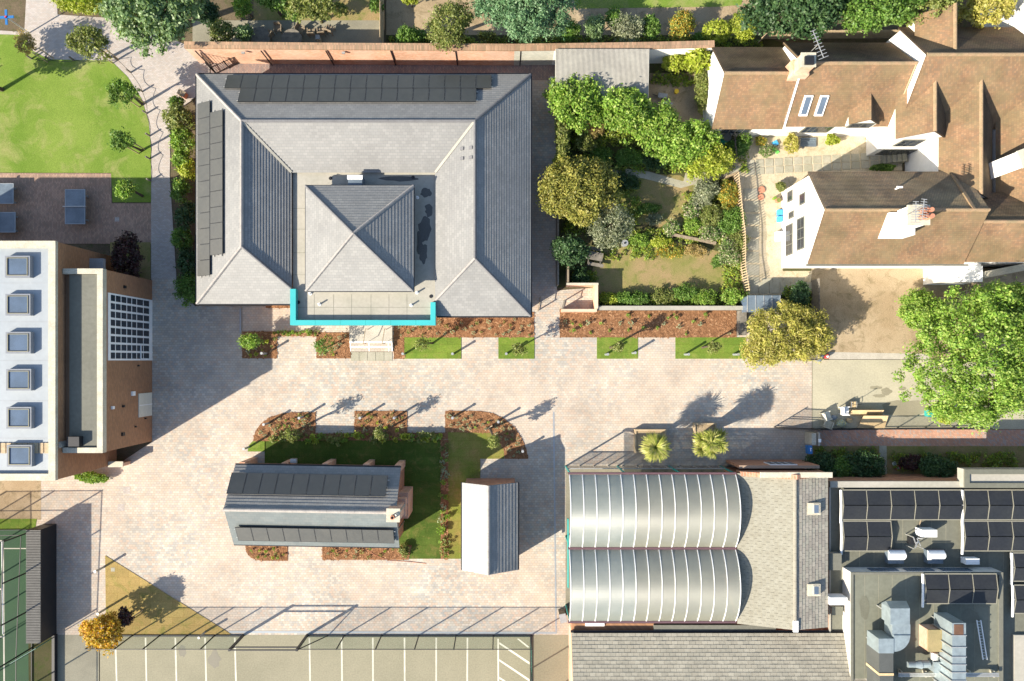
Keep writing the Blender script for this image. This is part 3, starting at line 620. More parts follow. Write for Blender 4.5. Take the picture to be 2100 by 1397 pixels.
for x, y in ((678, 366), (847, 364), (612, 620), (884, 608)):
    a = P(x, y, 3.5); MB().cyl((a[0], a[1], 3.5), .13, .03, 10).build('roof_outlet', m['black'], main)
st = sheet('puddle', [(622, 352), (690, 352), (686, 362), (672, 372), (640, 370)], 3.504, m['damp']); st.parent = main; st.location = -wl(main); st['kind'] = 'stuff'
m['puddle'] = MM('dark_puddle', (.09, .09, .08), None, .8, .2, .25, .5)
for i, (x, y, a, b) in enumerate(((872, 470, 14, 26), (868, 520, 10, 22), (880, 430, 9, 16), (874, 395, 12, 10), (860, 500, 6, 30), (820, 366, 40, 6))):
    stain('puddle', x, y, a, b, m['puddle'], .003 + i * .001, 30 + i); o = bpy.context.scene.objects[-1] if False else [q for q in COL.objects if q.name.startswith('puddle')][-1]
    q = [ob for ob in COL.objects if ob.name.startswith('puddle') and ob.parent is None][-1]
    for v in q.data.vertices: v.co.x *= (H - 3.5) / H; v.co.y *= (H - 3.5) / H; v.co.z = 3.503 + i * .0006
    q.parent = main; q.location = -wl(main); q['kind'] = 'stuff'
a, e, u, n = pls['inner_e']
for x, y in ((945, 306), (963, 304), (945, 326), (963, 324)):
    c = RP(x, y, a, n); ee = Vector((0, 1, 0)); MB().fbox(c - ee * .11, ee, u, n, .22, .26, .09).build('roof_vent', m['darkridge'], main)
# panels: north slope two rows of 17 and 15, west slope columns of 9 and 11
aN = pls['north']; hN = 1.30
solar('long double row of black solar panels on the north slate slope', aN, (1008, 154), dict(w=1.123, h=1.33, dir=(-1, 0, 0), rows=[(0, 17), (.95, 15)]))
solar('double column of grey-green solar panels on the west slate slope', pls['west'], (405, 213), dict(w=1.135, h=1.28, dir=(0, -1, 0), rows=[(0, 11), (.75, 9)]))
# outdoor units north of it
acp = None
for i, x in enumerate((983, 1023)):
    c = P(x, 152, 1); t = thing('air_unit', 'white boxed fan unit standing behind the roof edge, %s of the two' % ('left' if i == 0 else 'right'), 'air conditioner', (c[0], 21.25, 0), 'fan units behind the slate roof')
    MB().obox((c[0], 21.25, .12), .85, .55, .85).build('casing', m['white'], t); MB().cyl((c[0], 21.2, .97), .24, .02, 16).build('fan_grille', m['black'], t); MB().cyl((c[0], 21.2, .99), .08, .01, 10).build('fan_hub', m['white'], t)
    MB().obox((c[0], 21.25, 0), .9, .6, .12).build('base', m['kerb'], t)

# ---------------------------------------------------------------- left block of brown brick with flat roofs
blk = thing('brick_block', 'brown brick block with two flat roofs and square skylights', 'building', (-33, 0, 0))
tx1, ty1, tz = -29.84, 7.97, 7.3; bx1, by1, bz = -27.1, 6.22, 6.4
MB().box(-46, tx1, -ty1, ty1, 0, tz - .25).build('wall', m['brownbrick'], blk)
MB().box(tx1, bx1, -by1, by1, 0, bz - .25).build('wall', m['brownbrick'], blk)
MB().box(-45.6, tx1 - .45, -ty1 + .4, ty1 - .4, tz - .25, tz - .22).build('flat_roof', m['membrane'], blk)
MB().box(tx1 + .42, bx1 - .36, -by1 + .36, by1 - .36, bz - .25, bz + .05).build('flat_roof', m['greymem'], blk)
MB().ring(-46.1, tx1 + .03, -ty1 - .03, ty1 + .03, .46, tz - .25, tz + .02).build('parapet', m['stone'], blk)
cb = MB(); cb.box(bx1 - .36, bx1 + .03, -by1 - .03, by1 + .03, bz - .25, bz + .2); cb.box(tx1 + .05, bx1 - .36, by1 - .33, by1 + .03, bz - .25, bz + .2); cb.box(tx1 + .05, bx1 - .36, -by1 - .03, -by1 + .33, bz - .25, bz + .2); cb.build('parapet', m['stone'], blk)
sb = MB()
for i in range(9): sb.box(tx1 + .5, bx1 - .4, -5 + i * 1.25, -4.985 + i * 1.25, bz + .05, bz + .055)
sb.build('roof_seams', m['darkmem'], blk)
sb = MB()
for y in (5.2, 2.6, 0, -2.7, -5.2): sb.box(-45.5, tx1 - .5, y, y + .02, tz - .22, tz - .214)
sb.build('roof_seams', m['lead'], blk)
for y, x in ((547, 36), (625, 37), (703, 37.5), (779, 38.5), (857, 39), (935, 40)):
    zt = tz + .12; c = P(x, y, zt); f = MB(); f.ring(c[0] - .83, c[0] + .83, c[1] - .72, c[1] + .72, .16, tz - .22, zt + .02); f.box(c[0] - .67, c[0] + .67, c[1] - .56, c[1] + .56, tz - .22, zt - .1); f = f.build('skylight', m['bluegrey2'], blk)
    MB().box(c[0] - .66, c[0] + .66, c[1] - .55, c[1] + .55, zt - .1, zt + .0).build('pane', m['skyglass'], f); MB().ring(c[0] - .70, c[0] + .70, c[1] - .60, c[1] + .60, .05, zt + .021, zt + .06).build('frame', m['olive'], f)
wk = MB()
for i in range(42): x = -45.5 + i * .362; wk.box(x, x + .30, -6.2, -5.5, tz - .18, tz - .14) if x < tx1 - .8 else None
wk.box(-45.5, tx1 - .5, -5.95, -5.9, tz - .22, tz - .18); wk.box(-45.5, tx1 - .5, -5.75, -5.7, tz - .22, tz - .18); wk.build('walkway', m['palewood'], blk)
# window wall: bays of glass in a pale frame, standing in the east wall
wy0, wy1 = 740 - 738, 740 - 617; wy0, wy1 = (wy0 * .0377, wy1 * .0377); wz0, wz1 = .25, 5.55
fx = bx1 + .04
wf = MB().box(bx1 - .1, fx, wy0 - .05, wy1 + .05, 0.02, 5.95).build('window_wall', m['white'], blk)
zs = [.5, 1.38, 2.32, 3.0, 3.66, 4.4, 5.1, 5.72]; ny = 8; dy = (wy1 - wy0) / ny
for j in range(ny):
    for i in range(7):
        inst('pane', PM.setdefault(('pane', i), MB().box(0, .02, -dy / 2 + .075, dy / 2 - .075, -(zs[i + 1] - zs[i]) / 2 + .06, (zs[i + 1] - zs[i]) / 2 - .06).mesh('pane', m['glass'])), wf, (fx, wy0 + (j + .5) * dy, (zs[i] + zs[i + 1]) / 2))
for y0, y1 in ((wy0 + .02, wy0 + dy * 1.0), (wy0 + dy, wy0 + 2 * dy)):
    MB().ring(fx + .021, fx + .06, y0, y1, .06, .1, .1) if False else None
dr = MB(); dr.box(fx + .021, fx + .07, wy0 + .02, wy0 + .10, .1, 1.75); dr.box(fx + .021, fx + .07, wy0 + dy - .04, wy0 + dy + .04, .1, 1.75); dr.box(fx + .021, fx + .07, wy0 + 2 * dy - .05, wy0 + 2 * dy + .03, .1, 1.75); dr.box(fx + .021, fx + .07, wy0 + .02, wy0 + 2 * dy, 1.75, 1.83); dr.build('door_frame', m['white'], wf)
yy0, yy1 = (740 - 852) * .0377, (740 - 805) * .0377
dd = MB().box(bx1, bx1 + .06, yy0, yy1, .1, 2.0).build('door', m['cream'], blk); MB().box(bx1 + .06, bx1 + .08, (yy0 + yy1) / 2 - .03, (yy0 + yy1) / 2 + .03, .1, 2.0).build('door_frame', m['white'], dd)
for y, z, mt, r in ((807, 2.6, 'white', .2), (836, 5.3, 'white', .13), (589, 3.8, 'black', .12), (833, 4.0, 'black', .10), (890, 4.0, 'black', .15), (875, 2.4, 'black', .07), (858, 1.0, 'black', .07), (750, 2.0, 'black', .07)):
    yw = (740 - y) * (H - z) / F; MB().obox((bx1 + .06, yw, z), .12, r * 1.6, r * 2).build('wall_lamp', m[mt], blk)
pf = P(118, 910, 6.6); v = MB(); v.cyl((pf[0] + .2, -by1 + .55, bz - .2), .24, .75, 14); v.build('flue', m['alu'], blk)
MB().box(tx1 + .55, tx1 + 1.35, -by1 + .45, -by1 + 1.1, bz + .05, bz + .5).build('plant_box', m['black'], blk)
lw = MB(); a = P(238, 945); lw.box(tx1 + .02, -28.75, -8.0, -7.75, 0, 1.1); lw.build('porch_wall', m['orangebrick'], blk); MB().box(tx1 + .02, -28.7, -8.05, -7.62, 1.1, 1.2).build('coping', m['stone'], blk)
bk = MB(); bk.box(tx1, tx1 + 1.0, by1 + .02, 7.4, 3.2, 3.5); bk.build('canopy', m['lead'], blk)
# ---------------------------------------------------------------- small gabled building with two panel rows and a chimney
ch = thing('slate_cottage', 'small slate roofed brick building with chimney and two solar rows', 'building', (-13.5, -10.5, 0))
W1, E1, s_, r_, n_ = -19.55, -7.45, -13.50, -10.47, -7.70
rot = math.radians(-1.0)
pv = Vector((-13.5, -10.5, 0))
def rt(p): d = Vector(p) - pv; return Vector((pv.x + d.x * math.cos(rot) - d.y * math.sin(rot), pv.y + d.x * math.sin(rot) + d.y * math.cos(rot), p[2]))
ze1, zr1 = 3.0, 4.93
NS = [rt((W1, n_, ze1)), rt((W1, r_, zr1)), rt((E1, r_, zr1)), rt((E1, n_, ze1))]; SS = [rt((W1, s_, ze1)), rt((E1, s_, ze1)), rt((E1, r_, zr1)), rt((W1, r_, zr1))]
MB().slope(NS, .24, .03).build('roof_slope', m['slate'], ch); MB().slope(SS, .24, .03).build('roof_slope', m['slate_green'], ch)
ridge_tiles(ch, rt((W1, r_ - .06, zr1 + .06)), rt((E1, r_ - .06, zr1 + .06)), m['ridge'], .48, .30)
b = MB(); f = [rt((W1 + .15, s_ + .35, 0)), rt((W1 + .15, n_ - .3, 0)), rt((W1 + .15, n_ - .3, ze1 + .05)), rt((W1 + .15, r_, zr1 - .1)), rt((W1 + .15, s_ + .35, ze1 + .05))]; g = [Vector(p) + (rt((E1 - .15, 0, 0)) - rt((W1 + .15, 0, 0))) for p in f]
b.add(f + g, [[0, 1, 2, 3, 4], [9, 8, 7, 6, 5], [0, 4, 9, 5], [1, 6, 7, 2], [0, 5, 6, 1], [4, 3, 8, 9], [3, 2, 7, 8]]).build('wall', m['brick'], ch)
for x in (-19.2, -16.1, -13.1, -10.1, -7.75): c = rt((x, n_ - .12, 0)); MB().obox((c.x, c.y, 0), .42, .5, 2.6, rot).build('buttress', m['orangebrick'], ch)
gt = MB(); gt.bar(rt((W1, n_ + .05, ze1 - .08)), rt((E1, n_ + .05, ze1 - .08)), .1); gt.bar(rt((W1, s_ - .05, ze1 - .08)), rt((E1, s_ - .05, ze1 - .08)), .1); gt.build('gutter', m['black'], ch)
c = rt((-7.42, -10.55, 0)); cz = MB(); cz.obox((c.x, c.y, 0), 1.0, 1.9, 2.6, rot); cz.obox((c.x - .05, c.y, 2.6), .92, 1.3, .8, rot); cz.obox((c.x - .1, c.y, 3.4), .84, .84, 2.3, rot); cz = cz.build('chimney', m['orangebrick'], ch)
MB().obox((c.x - .1, c.y, 5.7), .94, .94, .12, rot).build('cap', m['stone'], cz); p = MB(); p.cyl((c.x - .12, c.y - .1, 5.82), .15, .28, 12); p.build('pot', m['terracotta'], cz); MB().cyl((c.x - .12, c.y - .1, 5.98), .1, .13, 10).build('pot_opening', m['dark'], cz)
fl = MB(); fl.tube([(c.x + .35, c.y + .25, 3), (c.x + .35, c.y + .25, 5.6), (c.x + .1, c.y + .05, 6.05)], .07, 8); fl.build('flue', m['alu'], ch)
MB().tube([rt((-7.55, -12.3, 0)), rt((-7.55, -12.2, 3.2)), rt((-7.4, -11.3, 4.0))], .04, 6).build('downpipe', m['alu'], ch)
a = P(603, 945, 2.0); MB().obox((a[0], a[1], 1.9), .45, .3, .3).build('wall_light', m['alu'], ch)
solar('row of ten solar panels on the north slope of the small chimneyed building', plane(NS), (796, 975), dict(w=1.128, h=1.62, dir=(-1, 0, 0), rows=[(0, 10)]), .24)
solar('row of ten solar panels on the south slope of the small chimneyed building', plane(SS), (489, 1109), dict(w=1.128, h=1.36, dir=(1, 0, 0), rows=[(0, 10)]), .24)

# ---------------------------------------------------------------- store with bright slate roof
sh = thing('slate_store', 'narrow slate store with one slope glaring white in the sun', 'shed', (-.9, -12.1, 0))
x0, x1 = (948 - NX) * 50.4 / F, (1062 - NX) * 50.4 / F; ya, yb = (740 - 990) * 50.4 / F, (740 - 1169) * 50.4 / F
gable(sh, 'y', yb, ya, x0, -1.0, x1, 2.6, 3.78, (m['slate_shed'], m['slate']), .26, .03, .2, .12, 'brick', cap='ridge', rt=.42)
g = MB(); g.box(x0 - .1, x0, yb, ya, 2.46, 2.56); g.box(x1, x1 + .1, yb, ya, 2.46, 2.56); g.build('gutter', m['black'], sh)

# ---------------------------------------------------------------- twin barrel canopy of translucent sheets
cn = thing('barrel_canopy', 'twin barrel vaulted canopy of translucent sheets with white ribs', 'canopy', (10.9, -13.5, 0))
cx0, cx1 = 4.87, 16.9; N = 13; pw = (cx1 - cx0) / N; zE = 3.4
for k, (yA, yB) in enumerate(((-8.25, -13.50), (-13.68, -18.85))):
    hf = (yA - yB) / 2; sag = 1.05; Rr = (hf * hf + sag * sag) / (2 * sag); cyc, czc = (yA + yB) / 2, zE + sag - Rr; th = math.asin(hf / Rr)
    def arcp(r, n=30): return [(cyc + r * math.sin(th - 2 * th * i / n), czc + r * math.cos(th - 2 * th * i / n)) for i in range(n + 1)]
    A = arcp(Rr); B = arcp(Rr - .03); n = len(A)
    pm = MB(); v = []
    for xx in (-pw / 2 + .02, pw / 2 - .02): v += [(xx, y, z) for y, z in A] + [(xx, y, z) for y, z in B]
    fs = []
    for i in range(n - 1): fs += [[i, i + 1, 2 * n + i + 1, 2 * n + i], [n + i, 3 * n + i, 3 * n + i + 1, n + i + 1], [i, n + i, n + i + 1, i + 1], [2 * n + i, 2 * n + i + 1, 3 * n + i + 1, 3 * n + i]]
    me = pm.add(v, fs).mesh('pane', m['poly']); me_b = me.copy(); me_b.materials[0] = m['poly_b']
    for i in range(N): inst('pane', me_b if i > 4 else me, cn, (cx0 + (i + .5) * pw, 0, 0))
    C, D = arcp(Rr + .025), arcp(Rr - .06); rm = MB(); v = []
    for xx in (-.026, .026): v += [(xx, y, z) for y, z in C] + [(xx, y, z) for y, z in D]
    fs = []
    for i in range(n - 1): fs += [[i, i + 1, 2 * n + i + 1, 2 * n + i], [n + i, 3 * n + i, 3 * n + i + 1, n + i + 1], [i, n + i, n + i + 1, i + 1], [2 * n + i, 2 * n + i + 1, 3 * n + i + 1, 3 * n + i]]
    me = rm.add(v, fs).mesh('rib', m['white'])
    for i in range(N + 1): inst('rib', me, cn, (cx0 + i * pw, 0, 0))
    pu = MB()
    for i in (4, 8, 13, 17, 22, 26): y, z = arcp(Rr - .12)[i]; pu.box(cx0, cx1, y - .04, y + .04, z - .1, z)
    pu.build('purlin', m['black'], cn)
    ge = MB(); aa = arcp(Rr - .12)
    for xx in (cx0 + .04, cx1 - .04):
        ge.add([(xx, y, z) for y, z in aa] + [(xx, yA, zE - .2), (xx, yB, zE - .2)], [list(range(n)) + [n + 1, n]])
    ge.build('gable_sheet', m['poly'], cn)
m['maroon'] = MM('maroon_gutter', (.12, .07, .08), None, 2, .1, .5)
for y, w2 in ((-8.16, .14), (-13.59, .16), (-18.93, .14)): MB().box(cx0 - .1, cx1 + .05, y - w2 / 2, y + w2 / 2, zE - .18, zE + .03).build('gutter', m['maroon'], cn)
for y in (-8.16, -13.59, -18.9):
    for x in (cx0 + .05, 8.9, 12.9, cx1 - .05): MB().box(x - .05, x + .05, y - .05, y + .05, 0, zE - .18).build('post', m['teal'], cn)
bl = MB().box(cx0 + .1, cx1 - .1, -8.14, -8.12, .1, 1.25).build('glass_screen', m['clear'], cn)
for x in np.arange(cx0 + 1.1, cx1 - .2, 1.1): MB().box(x - .03, x + .03, -8.18, -8.11, 0, 1.3).build('screen_post', m['alu'], cn)
MB().box(cx0, cx1, -8.18, -8.1, 1.26, 1.32).build('screen_rail', m['alu'], cn)
MB().box(cx0 - .12, cx0 - .04, -16.5, -11.5, 2.9, 3.3).build('rolled_curtain', m['teal'], cn)
sheet('canopy_floor', [(1160, 955), (1500, 955), (1500, 1260), (1160, 1260)], .012, m['greypath'])

# ---------------------------------------------------------------- slate building beside the canopy: rooflights, brick end
sb = thing('slate_annexe', 'pale slate roofed annexe with two boxed rooflights beside the canopy', 'building', (20.3, -13.9, 0))
ya, yb = (740 - 972) * 49.3 / F, (740 - 1283) * 49.3 / F
xw, xr, xe, zE2, zR2 = 17.05, 20.72, 23.27, 3.35, 4.55
TM = {}
def tiled(t, pts, cw, chh, mat, name='slate_tile', lift=.035, limit=300, jit=.012):
    """a rectangular roof face of separate slates: the first `limit` singly, the rest as one piece"""
    a, b, c, d = [Vector(p) for p in pts]; e = (b - a); L = e.length; e.normalize(); u = (d - a); S = u.length; u.normalize(); n = e.cross(u)
    if n.z < 0: n = -n
    rows = max(1, round(S / chh)); hh = S / rows; cnt = 0; rest = MB(); mats = mat if isinstance(mat, list) else [mat]
    mes = [MB().add([(-cw/2 + .008, -hh * .55, lift), (cw/2 - .008, -hh * .55, lift), (cw/2 - .008, hh * .75, .004), (-cw/2 + .008, hh * .75, .004), (-cw/2 + .008, -hh * .55, lift - .03), (cw/2 - .008, -hh * .55, lift - .03)],
            [[0, 1, 2, 3], [4, 5, 1, 0], [0, 3, 4], [1, 5, 2]]).mesh(name, q) for q in mats]
    fr = Matrix((e, n.cross(e), n)).transposed(); sg = 1 if n.cross(e).dot(u) > 0 else -1
    MB().add([a - n * .02, b - n * .02, c - n * .02, d - n * .02, a - n * .12, b - n * .12, c - n * .12, d - n * .12], [[0, 1, 2, 3], [4, 5, 6, 7], [0, 1, 5, 4], [1, 2, 6, 5], [2, 3, 7, 6], [3, 0, 4, 7]]).build('roof_deck', m['dark'], t)
    for r in range(rows):
        x = -cw / 2 * (r % 2)
        while x < L - .02:
            x0, x1 = max(0, x), min(L, x + cw); w2 = x1 - x0
            if w2 > .05:
                p = a + e * ((x0 + x1) / 2) + u * ((r + .5) * hh) + n * (R.random() * jit); k = R.randrange(len(mes))
                if cnt < limit: inst(name, mes[k], t, p, fr, (w2 / cw, sg, 1)); cnt += 1
                else:
                    rest.cm = k; M = Matrix.Translation(p) @ fr.to_4x4() @ Matrix.Diagonal((w2 / cw, sg, 1, 1))
                    rest.add([M @ v.co for v in mes[k].vertices], [list(q.vertices) for q in mes[k].polygons])
            x += cw
    if rest.v: o = rest.build(name + 's', mats, t); o['kind'] = 'stuff'
tm = [MM('pale_slate_a', (.255, .235, .20), None, 1.2, .14, .75), MM('pale_slate_b', (.30, .28, .235), None, 1.2, .14, .75), MM('pale_slate_c', (.275, .265, .22), None, 1.2, .14, .75)]
tiled(sb, [(xw, ya, zE2), (xw, yb, zE2), (xr, yb, zR2), (xr, ya, zR2)], .42, .27, [MM('west_slate_a', (.225, .212, .165), (.26, .25, .20), 2.5, .14, .8), MM('west_slate_b', (.24, .228, .178), (.27, .26, .21), 2.5, .14, .8)], lift=.022)
tiled(sb, [(xe, yb, zE2 + .65), (xe, ya, zE2 + .65), (xr, ya, zR2), (xr, yb, zR2)], .40, .25, tm)
ridge_tiles(sb, (xr, yb, zR2 + .06), (xr, ya, zR2 + .06), m['ridge_dull'], .5, .3)
MB().box(xw + .1, xe - .2, yb + .1, ya - .1, 0, zE2 - .1).build('wall', m['brick'], sb); MB().box(xr, xe - .2, yb + .1, ya - .1, zE2 - .1, zE2 + .5).build('wall', m['brick'], sb)
w = MB(); w.add([(xw + .2, ya - .2, 2.5), (xe, ya - .2, 2.5), (xe, ya - .2, zE2 + .3), (xr, ya - .2, zR2 + .35), (xw + .2, ya - .2, zE2 + .1), (xw + .2, ya + .12, 2.5), (xe, ya + .12, 2.5), (xe, ya + .12, zE2 + .3), (xr, ya + .12, zR2 + .35), (xw + .2, ya + .12, zE2 + .1)],
  [[0, 1, 2, 3, 4], [9, 8, 7, 6, 5], [0, 5, 6, 1], [1, 6, 7, 2], [2, 7, 8, 3], [3, 8, 9, 4], [4, 9, 5, 0]]); w.build('gable_wall', m['brick'], sb)
MB().box(18.2, xe + .0, ya - .1, ya + .28, zR2 + .05, zR2 + .2).build('coping', m['stone'], sb)
MB().box(17.3, xe - .1, ya + .28, ya + .5, 0, 3.0).build('end_wall', m['brick'], sb)
wn = MB().box(19.6, 21.6, ya + .5, ya + .56, 1.6, 2.9).build('window', m['white'], sb)
for i in range(4): MB().box(19.68 + i * .49, 20.08 + i * .49, ya + .561, ya + .575, 1.7, 2.8).build('pane', m['skyglass'], wn)
for y in (1043, 1209):
    X, Y, _ = P(1667, y, 4.3); f = MB(); f.box(X - .42, X + .48, Y - .42, Y + .42, 3.4, 4.45)
    f = f.build('rooflight', m['stone'], sb); MB().box(X - .06, X + .38, Y - .34, Y + .34, 4.45, 4.5).build('frame', m['stone'], f); MB().box(X + .0, X + .32, Y - .28, Y + .28, 4.5, 4.515).build('pane', m['skyglass'], f)
MB().box(xr - .17, xr + .17, yb - .1, yb + .7, zR2 + .02, zR2 + .14).build('ridge_cap', m['white'], sb)
MB().tube([(xe + .02, -15.4, 3.4), (xe - .6, -15.1, 3.9), (xe + .05, -14.8, 3.4)], .05, 6).build('pipe', m['white'], sb)
# long roof at the bottom edge
lr = thing('long_slate_roof', 'long pale slate roofed building along the bottom edge, beside the canopy', 'building', (14, -24, 0))
xa, xb = (1172 - NX) * 49.8 / F, (1764 - NX) * 49.8 / F; yn = (740 - 1299) * 49.8 / F
zt = 3.2 + 7.2 * .33
tiled(lr, [(xb, yn, 3.2), (xa, yn, 3.2), (xa, yn - 7.2, zt), (xb, yn - 7.2, zt)], .43, .26, [MM('stone_slate_a', (.33, .305, .24), None, 1.2, .14, .8), MM('stone_slate_b', (.36, .335, .265), None, 1.2, .14, .8), MM('stone_slate_c', (.31, .29, .23), None, 1.2, .14, .8)])
MB().slope([(xa, yn - 14.4, 3.2), (xb, yn - 14.4, 3.2), (xb, yn - 7.2, zt), (xa, yn - 7.2, zt)], .26, .03).build('roof_slope', m['slate_pale'], lr)
b = MB(); A, B = xa + .1, xb - .1
b.add([(A, yn - 14, 0), (A, yn - .3, 0), (A, yn - .3, 3.1), (A, yn - 7.2, zt - .15), (A, yn - 14, 3.1), (B, yn - 14, 0), (B, yn - .3, 0), (B, yn - .3, 3.1), (B, yn - 7.2, zt - .15), (B, yn - 14, 3.1)], [[0, 1, 2, 3, 4], [9, 8, 7, 6, 5], [0, 4, 9, 5], [1, 6, 7, 2], [0, 5, 6, 1], [4, 3, 8, 9], [3, 2, 7, 8]]).build('wall', m['orangebrick'], lr)
MB().box(xa - .05, xb, yn + .0, yn + .16, 3.0, 3.1).build('gutter', m['black'], lr)
v = MB(); v.add([(xb, yn, 3.1), (xb + .42, yn, 3.1), (xb + .42, yn - 7.2, zt), (xb, yn - 7.2, zt), (xb, yn, 3.4), (xb + .42, yn, 3.4), (xb + .42, yn - 7.2, zt + .3), (xb, yn - 7.2, zt + .3)], [[0, 1, 2, 3], [4, 5, 6, 7], [0, 1, 5, 4], [1, 2, 6, 5], [2, 3, 7, 6], [3, 0, 4, 7]]).build('verge_coping', m['stone'], lr)
# lean link between canopy and long roof
lk = thing('link_roof', 'low narrow flat roofed brick link between canopy and long slate roof', 'building', (11, -19.4, 0))
x0, y1, _ = P(1172, 1277, 2.9); x1, y0, _ = P(1590, 1297, 2.9); MB().box(x0, xb, y0, y1, 0, 2.75).build('wall', m['brick'], lk); MB().box(x0 + .05, x1, y0 + .02, y1 - .1, 2.75, 2.8).build('flat_roof', m['brownbrick'], lk)
x2, y2, _ = P(1341, 1282, 3); MB().box(x2, x1, y0 + .1, y2, 2.8, 3.02).build('raised_roof', m['greymem'], lk); MB().box(x0 - .02, x1 + 5, y0 - .05, y0 + .1, 2.8, 3.0).build('coping', m['stone'], lk)
x3, y3, _ = P(1220, 1281, 2.9); MB().box(x3 - .7, x3 + .7, y3 - .12, y3 + .12, 2.8, 2.9).build('rooflight', m['white'], lk)

# ---------------------------------------------------------------- boundary wall along the top
wl_ = thing('garden_wall', 'long orange brick garden wall with a brick-on-edge top', 'wall', (-5, 22.9, 0))
hw = 2.62; kx = (H - hw) / F
pxs = [(378, 98), (700, 101), (1060, 103), (1137, 102)]
def wallrun(t, p, q, mat, th=.40, h=hw):
    a, b = P(*p, h), P(*q, h); d = (Vector(b) - Vector(a)).normalized(); nrm = Vector((-d.y, d.x, 0))
    MB().prism([a[:2], b[:2], (Vector(b) + nrm * th)[:2], (Vector(a) + nrm * th)[:2]], 0, h - .1).build('wall_panel', mat, t); return d, nrm
for p, q, mt in ((pxs[0], pxs[1], 'orangebrick'), (pxs[1], (1055, 103), 'orangebrick'), ((1055, 103), (1137, 102), 'palebrick'), ((1137, 102), (1340, 99), 'render'), ((1340, 99), (1465, 96), 'render')):
    d, nrm = wallrun(wl_, p, q, m[mt]); a, b = Vector(P(*p, hw)), Vector(P(*q, hw))
    MB().prism([(a - nrm * .04)[:2], (b - nrm * .04)[:2], (b + nrm * .44)[:2], (a + nrm * .44)[:2]], hw - .1, hw + .06).build('coping', m['capbrick'], wl_)
for x in (400, 535, 668, 801, 934, 1068):
    a = P(x, 104, 2.5); MB().box(a[0] - .04, a[0] + .04, a[1] - .035, a[1] + .02, 0, 2.48).build('joint', m['black'], wl_)
for x in (498, 704):
    a = P(x, 104, 2.4); MB().box(a[0] - .12, a[0] + .12, a[1] - .2, a[1] - .06, 2.25, 2.4).build('wall_light', m['alu'], wl_)
# ---------------------------------------------------------------- corrugated shed by the wall
cs = thing('corrugated_shed', 'grey corrugated metal roofed shed against the garden wall', 'shed', P(1235, 160))
x0, y1, _ = P(1139, 100.5, 2.85); x1, y0, _ = P(1330, 204, 2.45); nx = 76; b = MB(); v = []; f = []
for i in range(nx * 2 + 1):
    x = x0 + (x1 - x0) * i / (nx * 2); q = .022 if i % 2 else -.022; v += [(x, y1, 2.85 + q), (x, y0, 2.45 + q)]
f = [[2 * i, 2 * i + 1, 2 * i + 3, 2 * i + 2] for i in range(nx * 2)]
b.add(v, f).build('roof', m['corr'], cs); MB().box(x0 + .15, x1 - .15, y0 + .2, y1 - .1, 0, 2.4).build('wall', m['greywood'], cs)
a = P(1128, 165, 1.6); MB().box(a[0], x0 + .1, a[1] - .3, a[1] + .3, 1.2, 1.6).build('water_tank', m['membrane'], cs)

# ---------------------------------------------------------------- tiled cottages
def cottage(name, label, loc): return thing(name, label, 'house', loc)
T, TO = m['tile'], m['shadetile']
def wood_window(t, x0, x1, y, z0, z1, nx, ny, face=-1, ax='x'):
    q = (lambda a, b, z: (a, b, z)) if ax == 'x' else (lambda a, b, z: (b, a, z))
    def bx(mb, a0, a1, b0, b1, z0, z1): p, r = q(a0, min(b0, b1), z0), q(a1, max(b0, b1), z1); return mb.box(min(p[0], r[0]), max(p[0], r[0]), min(p[1], r[1]), max(p[1], r[1]), z0, z1)
    f = bx(MB(), x0 - .06, x1 + .06, y, y + face * .05, z0 - .06, z1 + .06).build('window', m['greymem'], t)
    dx, dz = (x1 - x0) / nx, (z1 - z0) / ny
    for i in range(nx):
        for j in range(ny): bx(MB(), x0 + i * dx + .035, x0 + (i + 1) * dx - .035, y + face * .05, y + face * .06, z0 + j * dz + .035, z0 + (j + 1) * dz - .035).build('pane', m['glass'], f)
A1 = cottage('tiled_cottage', 'white walled tiled cottage nearest the corrugated shed, with a bare west gable', (18, 20, 0))
gable(A1, 'x', 15.43, 20.6, 17.04, 19.98, 23.05, 2.6, 5.5, (T, TO), .15, .03, .3, .1, 'render')
wood_window(A1, 16.6, 18.6, 17.33, 1.0, 2.1, 4, 2)
A2 = cottage('tiled_cottage', 'tiled cottage with two narrow rooflights and a small gabled dormer', (24.5, 20, 0))
gable(A2, 'x', 20.5, 28.35, 17.09, 20.36, 23.2, 3.0, 6.2, (T, TO), .15, .03, .3, .06, 'render')
wood_window(A2, 22.6, 24.6, 17.38, 1.0, 2.2, 5, 2)
sl2 = (6.2 - 3.0) / (20.36 - 17.09); pa2 = plane([(20, 17.09, 3.0), (28, 17.09, 3.0), (28, 20.36, 6.2)])
for x in (1652, 1684):
    c = RP(x, 216, pa2[0], pa2[3]); e = Vector((1, 0, 0)); u = pa2[2]; n = pa2[3]
    f = MB().fbox(c - e * .30 - u * .75, e, u, n, .60, 1.5, .13).build('rooflight', m['white'], A2); MB().fbox(c - e * .2 - u * .6 + n * .131, e, u, n, .40, 1.25, .015).build('pane', m['skyglass'], f)
dm = MB(); dx0, dxm, dx1 = 25.0, 26.0, 27.0; dy = 17.0
